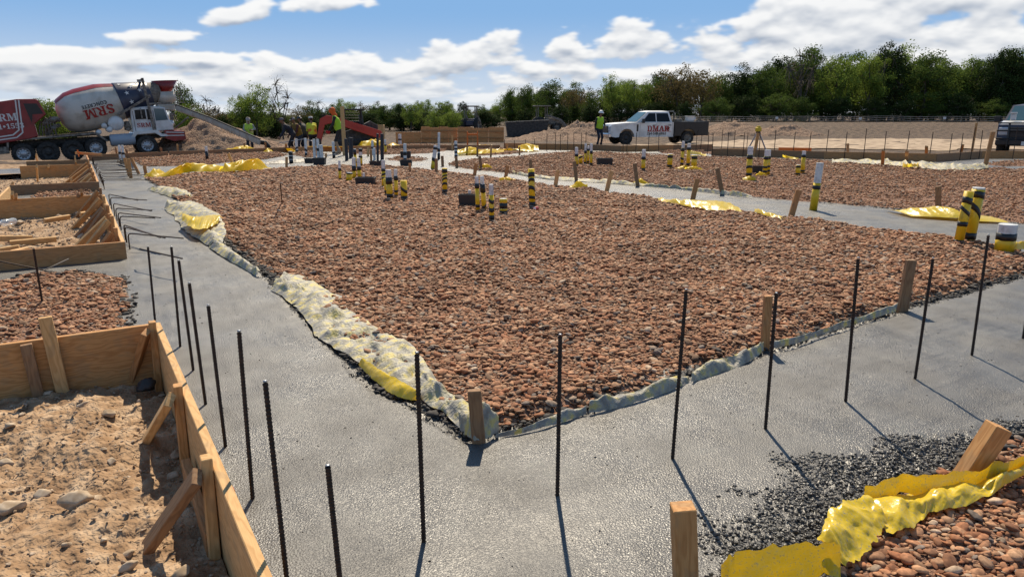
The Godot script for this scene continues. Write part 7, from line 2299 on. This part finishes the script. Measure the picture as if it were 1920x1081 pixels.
func make_people() -> void:
	var lime := Color(0.34, 0.56, 0.03)
	var lemon := Color(0.60, 0.60, 0.04)
	var navy := Color(0.015, 0.018, 0.03)
	var dark := Color(0.02, 0.02, 0.022)
	var left := -RIGHT
	var toward := -FWD
	# hard hat worker before the pickup
	var p := on_ground(1123, 275, 38.5)
	person("worker in a white hard hat and lime vest before the white pickup", p, toward + RIGHT * 0.45, {"shirt": dark, "trousers": navy, "vest": lime, "hat": "hard", "hat_color": Color(0.72, 0.72, 0.7), "bend": 0.1, "height": 1.78, "look": (toward * 0.0 + Vector3(0.2, -0.35, 0.9)), "left_hand": Vector3(0.18, 1.02, 0.32), "right_hand": Vector3(-0.3, 0.86, 0.08)})
	# the man at the end of the chute
	p = on_ground(470, 285, 36.5)
	person("worker in a grey hood and lime vest holding the end of the chute", p, toward + RIGHT * 0.3, {"shirt": Color(0.25, 0.27, 0.26), "trousers": navy, "vest": Color(0.38, 0.55, 0.06), "band": Color(0.6, 0.6, 0.2), "hat": "hood", "hat_color": Color(0.28, 0.25, 0.24), "bend": 0.12, "look": Vector3(0.1, -0.3, 0.95), "left_hand": Vector3(0.14, 1.2, 0.3), "right_hand": Vector3(-0.14, 1.1, 0.34)})
	# the group at the far form
	p = on_ground(549, 287, 34.0)
	person("worker in dark clothes and cap bending to the left, leftmost of the group", p, left + toward * 0.35, {"shirt": navy, "trousers": Color(0.025, 0.02, 0.025), "hat": "cap", "hat_color": Color(0.1, 0.1, 0.13), "bend": 0.65, "height": 1.8, "look": Vector3(0, -0.45, 0.9), "left_hand": Vector3(0.2, 0.75, 0.55), "right_hand": Vector3(-0.2, 0.72, 0.6), "left_foot": Vector3(0.12, 0, 0.12), "right_foot": Vector3(-0.12, 0, -0.14)})
	p = on_ground(562, 287, 34.6)
	person("worker in a dark red shirt with yellow shoulders, second in the group", p, toward + left * 0.7, {"shirt": Color(0.08, 0.02, 0.02), "trousers": Color(0.03, 0.04, 0.07), "vest": Color(0.22, 0.14, 0.03), "hat": "cap", "hat_color": Color(0.2, 0.2, 0.2), "bend": 0.4, "look": Vector3(0, -0.5, 0.85), "left_hand": Vector3(0.16, 0.85, 0.45), "right_hand": Vector3(-0.16, 0.82, 0.5)})
	p = on_ground(574, 287, 35.2)
	person("worker in a dark jacket with yellow hood and black hat, third in the group", p, left + FWD * 0.3, {"shirt": dark, "trousers": navy, "hat": "hard", "hat_color": Color(0.03, 0.03, 0.03), "vest": Color(0.05, 0.05, 0.04), "bend": 0.35, "look": Vector3(0, -0.4, 0.9), "left_hand": Vector3(0.2, 0.8, 0.45), "right_hand": Vector3(-0.2, 0.85, 0.45)})
	p = on_ground(588, 286, 34.2)
	person("worker seen from behind in a yellow vest with an orange band, rightmost of the group", p, FWD + left * 0.5, {"shirt": lemon, "trousers": Color(0.02, 0.02, 0.025), "vest": lemon, "band": Color(0.55, 0.17, 0.03), "hat": "cap", "hat_color": Color(0.55, 0.55, 0.52), "bend": 0.3, "sleeve": Color(0.15, 0.12, 0.1), "look": Vector3(0, -0.4, 0.9), "left_hand": Vector3(0.15, 0.9, 0.4), "right_hand": Vector3(-0.15, 0.9, 0.4)})
	# the man in the orange hood
	p = pix(637, 288, 0.0)
	person("worker in an orange hood, lime vest and red gloves before the red loader", p, left + toward * 0.25, {"shirt": dark, "trousers": dark, "shin": Color(0.34, 0.24, 0.15), "shoe": Color(0.36, 0.26, 0.17), "vest": Color(0.30, 0.55, 0.03), "hat": "hood", "hat_color": Color(0.62, 0.12, 0.02), "glove": Color(0.4, 0.02, 0.025), "bend": 0.3, "height": 1.74, "look": Vector3(0, -0.35, 0.94), "left_hand": Vector3(0.12, 0.82, 0.42), "right_hand": Vector3(-0.12, 0.86, 0.34)})
	# the screed handle the group is working with
	var st := new_st()
	var a := on_ground(548, 287, 34.0) + Vector3(0, 0.75, 0)
	tube(st, [a - RIGHT * 0.6 - Vector3(0, 0.2, 0), a + RIGHT * 0.7 - FWD * 0.35, a + RIGHT * 1.1 - FWD * 0.4 + Vector3(0, -0.1, 0)], [0.018], 6)
	var o := part(self, "screed_handle", done(st), mats.alloy)
	tag(o, "thin metal screed handle held by the group of workers", "tool")
	st = new_st()
	var b := pix(646, 291, 0.0)
	cbox(st, Transform3D(Basis(Vector3.UP, -0.5), b + Vector3(0, 0.85, 0)), Vector3(0.14, 1.9, 0.06), 0.006)
	o = part(self, "wooden_post", done(st), wood(4))
	tag(o, "tall pale wooden post right of the orange hooded worker", "post")


# ---------------------------------------------------------------- trees
# a crown is many leaf faces hung in clumps on real twigs; kinds differ in shape, leaf and how far they are in leaf
func tree_meshes(seed_: int, h: float, spread: float, clumps: int, per: int, leaf: float, base: float, airy: float, twig := 1.0) -> Array:
	var r := RandomNumberGenerator.new()
	r.seed = seed_
	var st := new_st()
	var lean := Vector3(r.randf_range(-0.12, 0.12), 0, r.randf_range(-0.12, 0.12)) * h
	var trunk := [Vector3(0, -0.3, 0), Vector3(0, h * 0.2, 0) + lean * 0.1, Vector3(0, h * 0.5, 0) + lean * 0.5, Vector3(0, h * 0.86, 0) + lean]
	tube(st, trunk, [0.035 * h * 0.6, 0.028 * h * 0.6, 0.016 * h * 0.6, 0.004 * h], 6, false)
	var verts := PackedVector3Array()
	var nor := PackedVector3Array()
	var cols := PackedColorArray()
	var idx := PackedInt32Array()
	var limbs := []
	for k in 7:
		var a := TAU * k / 7.0 + r.randf_range(-0.4, 0.4)
		var f := r.randf_range(0.18, 0.6)
		var s := Vector3(0, h * f, 0) + lean * f
		var e := Vector3(cos(a) * spread * r.randf_range(0.45, 0.75), h * clampf(f + r.randf_range(0.15, 0.38), 0.0, 0.9), sin(a) * spread * r.randf_range(0.45, 0.75)) + lean * f
		tube(st, [s, s.lerp(e, 0.5) + Vector3(0, -0.03 * h, 0), e], [0.012 * h, 0.008 * h, 0.003 * h], 5, false)
		limbs.append([s, e])
	limbs.append([trunk[1], trunk[3]])
	for k in clumps:
		# centres through the crown, denser towards its skin
		var u := Vector3(r.randfn(), r.randfn(), r.randfn()).normalized()
		var q := pow(r.randf(), 0.45)
		var bulge := 1.0 + 0.28 * n_mid.get_noise_3d(u.x * 1.7 + seed_, u.y * 1.7, u.z * 1.7)
		var c := Vector3(u.x * spread * q * bulge, h * (base + (1.0 - base) * 0.5) + u.y * h * (1.0 - base) * 0.5 * q * bulge, u.z * spread * q * bulge) + lean * 0.6
		var l: Array = limbs[r.randi() % limbs.size()]
		var best: Vector3 = l[1]
		for m in limbs:
			if (m[1] as Vector3).distance_to(c) < best.distance_to(c): best = m[1]
		if k % 2 == 0: tube(st, [best.lerp(c, -0.1), best.lerp(c, 0.55) + Vector3(0, 0.02 * h, 0), c], [0.0035 * h * twig, 0.0025 * h * twig, 0.001 * h * twig], 3, false)
		var cr := h * r.randf_range(0.05, 0.10) * (1.0 + airy * 0.3)
		var tone := r.randf_range(0.65, 1.25)
		for j in per:
			var o := (Vector3(r.randfn(), r.randfn() * 0.8, r.randfn()) * 0.62).limit_length(1.15) * cr
			var p := c + o
			var nn := (Vector3(r.randfn(), r.randfn(), r.randfn()) + Vector3(0, 0.5, 0)).normalized()
			var tx := nn.cross(Vector3(r.randfn(), r.randfn(), r.randfn())).normalized()
			var ty := nn.cross(tx)
			var sz := leaf * r.randf_range(0.6, 1.3)
			var b := verts.size()
			verts.append_array([p - tx * sz, p + ty * sz * 0.55, p + tx * sz, p - ty * sz * 0.55])
			nor.append_array([nn, nn, nn, nn])
			var g := tone * r.randf_range(0.75, 1.25)
			cols.append_array([Color(g, g, g), Color(g, g, g), Color(g, g, g), Color(g, g, g)])
			idx.append_array([b, b + 1, b + 2, b, b + 2, b + 3])
	var arr := []
	arr.resize(Mesh.ARRAY_MAX)
	arr[Mesh.ARRAY_VERTEX] = verts
	arr[Mesh.ARRAY_NORMAL] = nor
	arr[Mesh.ARRAY_COLOR] = cols
	arr[Mesh.ARRAY_INDEX] = idx
	var m := ArrayMesh.new()
	if verts.size(): m.add_surface_from_arrays(Mesh.PRIMITIVE_TRIANGLES, arr)
	return [done(st), m]

func leaf_mat(c: Color, back: float) -> StandardMaterial3D:
	var m := plain(c.linear_to_srgb(), 0.9)
	m.metallic_specular = 0.15
	m.vertex_color_use_as_albedo = true
	m.backlight_enabled = true
	m.backlight = Color(back, back, back)
	m.cull_mode = BaseMaterial3D.CULL_DISABLED
	return m

func make_trees() -> void:
	var bark := triplanar(noise_tex(95, 0.03, [lin(0.05, 0.04, 0.03), lin(0.14, 0.115, 0.09)], [0.25, 0.75], 256), 1.0, 0.9, false)
	var fresh := leaf_mat(Color(0.20, 0.27, 0.05), 0.9)
	var mid := leaf_mat(Color(0.095, 0.14, 0.03), 0.8)
	var cedar := leaf_mat(Color(0.045, 0.07, 0.02), 0.5)
	var brown := leaf_mat(Color(0.17, 0.13, 0.05), 0.7)
	# kind: meshes at height 1 unit of 8 m, scaled per tree
	var kinds := []
	for k in 4: kinds.append([tree_meshes(700 + k, 8.0, 3.0, 84, 90, 0.11, 0.26, 0.0), fresh, "fresh green"])
	for k in 4: kinds.append([tree_meshes(720 + k, 8.0, 2.9, 110, 85, 0.115, 0.12, 0.1), mid, "mid green"])
	for k in 3: kinds.append([tree_meshes(740 + k, 8.0, 2.4, 130, 90, 0.11, 0.02, 0.0), cedar, "dark evergreen"])
	for k in 2: kinds.append([tree_meshes(760 + k, 8.0, 3.1, 80, 42, 0.13, 0.18, 0.5), brown, "brownish budding"])
	var bare := [tree_meshes(780, 8.0, 2.6, 240, 3, 0.06, 0.25, 0.5, 1.7), tree_meshes(781, 8.0, 2.8, 240, 3, 0.06, 0.2, 0.5, 1.7)]
	var r := RandomNumberGenerator.new()
	r.seed = 99
	# skyline of the wood: bearing and the height its tops reach
	var sky := [690, 196, 720, 191, 760, 194, 800, 184, 850, 187, 900, 194, 940, 186, 965, 166, 1000, 160, 1040, 151, 1085, 158, 1110, 172, 1150, 141, 1190, 148, 1230, 142, 1275, 118, 1310, 134, 1350, 140, 1400, 126, 1440, 130, 1500, 98, 1560, 104, 1620, 100, 1670, 91, 1720, 108, 1760, 114, 1800, 118, 1850, 104, 1885, 94, 1925, 100, 2000, 104, 2080, 110]
	var n := 0
	for k in range(0, sky.size(), 2):
		for row in 3:
			var px: float = sky[k] + r.randf_range(-8, 8) + [0.0, 22.0, -18.0][row]
			var d := lerpf(135.0, 84.0, smoothstep(720.0, 1320.0, px)) + row * 7.0 + r.randf_range(-2, 2)
			var b := lift(px, 230, d)
			b.y = ground_h(b.x, b.z) - 0.1
			var top: float = lift(px, sky[k + 1] + [0.0, 5.0, 12.0][row] * r.randf_range(0.3, 1.4), d).y
			var kind := 0
			var roll := r.randf()
			if px > 940 and px < 1015: kind = 8 + r.randi() % 3 if row > 0 else 4
			elif px > 1250 and px < 1330: kind = 11 + r.randi() % 2
			elif roll < 0.34: kind = r.randi() % 4
			elif roll < 0.72: kind = 4 + r.randi() % 4
			elif roll < 0.92: kind = 8 + r.randi() % 3
			else: kind = 11 + r.randi() % 2
			if row == 2: kind = 8 + r.randi() % 3 if r.randf() < 0.6 else 4 + r.randi() % 4
			var hgt := maxf(2.5, top - b.y) / lerpf(8.3, 7.7, smoothstep(1100.0, 1500.0, px))
			plant("tree", "%s tree, %s row of the wood, %s from the left" % [kinds[kind][2], ["front", "middle", "back"][row], ORD[k / 2]], kinds[kind][0], kinds[kind][1], bark, b, hgt, hgt * r.randf_range(0.75, 1.2), r.randf() * TAU, "trees of the wood behind the site")
	# undergrowth closing the foot of the wood
	for k in 46:
		var px := 700.0 + 29.0 * k + r.randf_range(-8, 8)
		var d := lerpf(126.0, 79.5, smoothstep(720.0, 1320.0, px)) + (6.0 if k % 2 else 0.0) + r.randf_range(-1, 1)
		var b := lift(px, 232, d)
		b.y = ground_h(b.x, b.z) - 0.25
		var kind: int = [8, 9, 10, 4, 5][r.randi() % 5]
		var s := r.randf_range(0.26, 0.42) * (1.0 if px > 1000 else 0.9)
		plant("shrub", "low %s shrub at the foot of the wood, %s from the left" % [kinds[kind][2], ORD[k]], kinds[kind][0], kinds[kind][1], bark, b, s, s * 1.7, r.randf() * TAU, "undergrowth of the wood")
	# left of the wood: scattered trees and brush, nearer
	var left := [[480, 160, 62.0, 0, 0.75, "airy light green tree left of the bare tree"], [462, 172, 63.0, 1, 0.7, "light green tree at the left flank of the airy tree"], [590, 190, 80.0, 6, 0.8, "round tree behind the bending workers"], [622, 194, 84.0, 5, 0.8, "small tree behind the red loader's arm"], [648, 184, 92.0, 2, 0.8, "fresh green tree above the red loader"], [672, 190, 96.0, 11, 0.9, "brownish tree right above the red loader"], [716, 193, 88.0, 7, 0.95, "round mid green tree right of the red loader"], [752, 196, 92.0, 9, 0.9, "dark tree above the crate"], [566, 196, 76.0, 11, 0.8, "brownish brush tree above the group of workers"], [405, 198, 66.0, 12, 1.1, "brown brush above the chute"], [372, 188, 62.0, 11, 0.9, "brown brush tree behind the chute's upper end"], [362, 194, 56.0, 3, 0.7, "bright green bush under the truck's guard rail"], [341, 160, 58.0, 4, 0.55, "narrow green tree behind the red hopper"], [440, 208, 74.0, 8, 1.4, "dark low brush between the chute and the airy tree"], [418, 206, 78.0, 12, 1.3, "thin brown thicket above the chute"], [520, 208, 70.0, 9, 1.5, "dark low brush behind the group of workers"], [92, 180, 60.0, 1, 0.9, "bright bush right behind the red engine house"], [58, 187, 62.0, 5, 1.2, "mid green bush behind the red engine house"], [25, 190, 64.0, 12, 1.2, "brown bush at the left edge behind the truck"], [-5, 193, 62.0, 8, 1.2, "dark bush at the very left edge"], [120, 200, 66.0, 8, 1.2, "dark brush behind the drum"], [770, 190, 84.0, 1, 0.8, "light green bush above the low plywood strip"], [845, 205, 66.0, 2, 0.9, "bright green shrub rising behind the plywood forms"], [815, 208, 68.0, 0, 0.9, "fresh shrub at the left end of the plywood forms"], [690, 205, 76.0, 10, 1.5, "dark brush behind the crate and the loader"], [640, 208, 72.0, 8, 1.5, "dark brush behind the loader"], [585, 212, 70.0, 10, 1.5, "dark brush at the workers' backs"], [480, 214, 66.0, 8, 1.6, "dark brush right of the chute man"], [410, 218, 62.0, 9, 1.5, "dark brush low behind the chute"]]
	var low := [[400, 214], [428, 214], [455, 213], [500, 212], [530, 210], [556, 212], [600, 208], [628, 210], [660, 207], [684, 208], [706, 206], [730, 207], [756, 206], [782, 207], [806, 208], [835, 206], [865, 207], [890, 205], [915, 206], [8, 212], [40, 210], [75, 208], [105, 208], [135, 210]]
	for k in low.size():
		left.append([low[k][0], low[k][1], 88.0 + (k % 3) * 5.0, [8, 9, 4, 10, 5, 12][k % 6], 2.2, "low dark thicket before the horizon, %s of a row" % ORD[k]])
	for q in left:
		var b := lift(q[0], 240, q[2])
		b.y = ground_h(b.x, b.z) - 0.15
		var top: float = lift(q[0], q[1], q[2]).y
		var hgt := (top - b.y) / 8.1
		var kd: int = q[3]
		plant("tree" if hgt > 0.45 else "shrub", q[5], kinds[kd][0], kinds[kd][1], bark, b, hgt, hgt * 1.25 * q[4], r.randf() * TAU, "trees and brush left of the wood")
	for q in [[530, 147, 64.0, 0, "bare dark tree with thin twigs behind the bending workers"], [600, 186, 80.0, 1, "bare low tree left of the red loader"], [1500, 92, 82.0, 1, "bare twiggy tree standing out of the wood on the right"], [395, 180, 64.0, 1, "bare thin tree above the chute"]]:
		var b := lift(q[0], 240, q[2])
		b.y = ground_h(b.x, b.z) - 0.15
		var hgt: float = (lift(q[0], q[1], q[2]).y - b.y) / 7.6
		plant("tree", q[4], bare[q[3]], brown, bark, b, hgt, hgt * 0.75, r.randf() * TAU, "bare trees")

func plant(called: String, label: String, meshes: Array, leaf: Material, bark: Material, at_: Vector3, s: float, w: float, turn: float, group: String) -> void:
	var t := thing(called, label, "tree" if called == "tree" else "shrub", at_, turn, group)
	var a := part(t, "trunk", meshes[0], bark)
	a.scale = Vector3(w, s, w)
	if (meshes[1] as ArrayMesh).get_surface_count():
		var c := part(t, "crown", meshes[1], leaf)
		c.scale = Vector3(w, s, w)
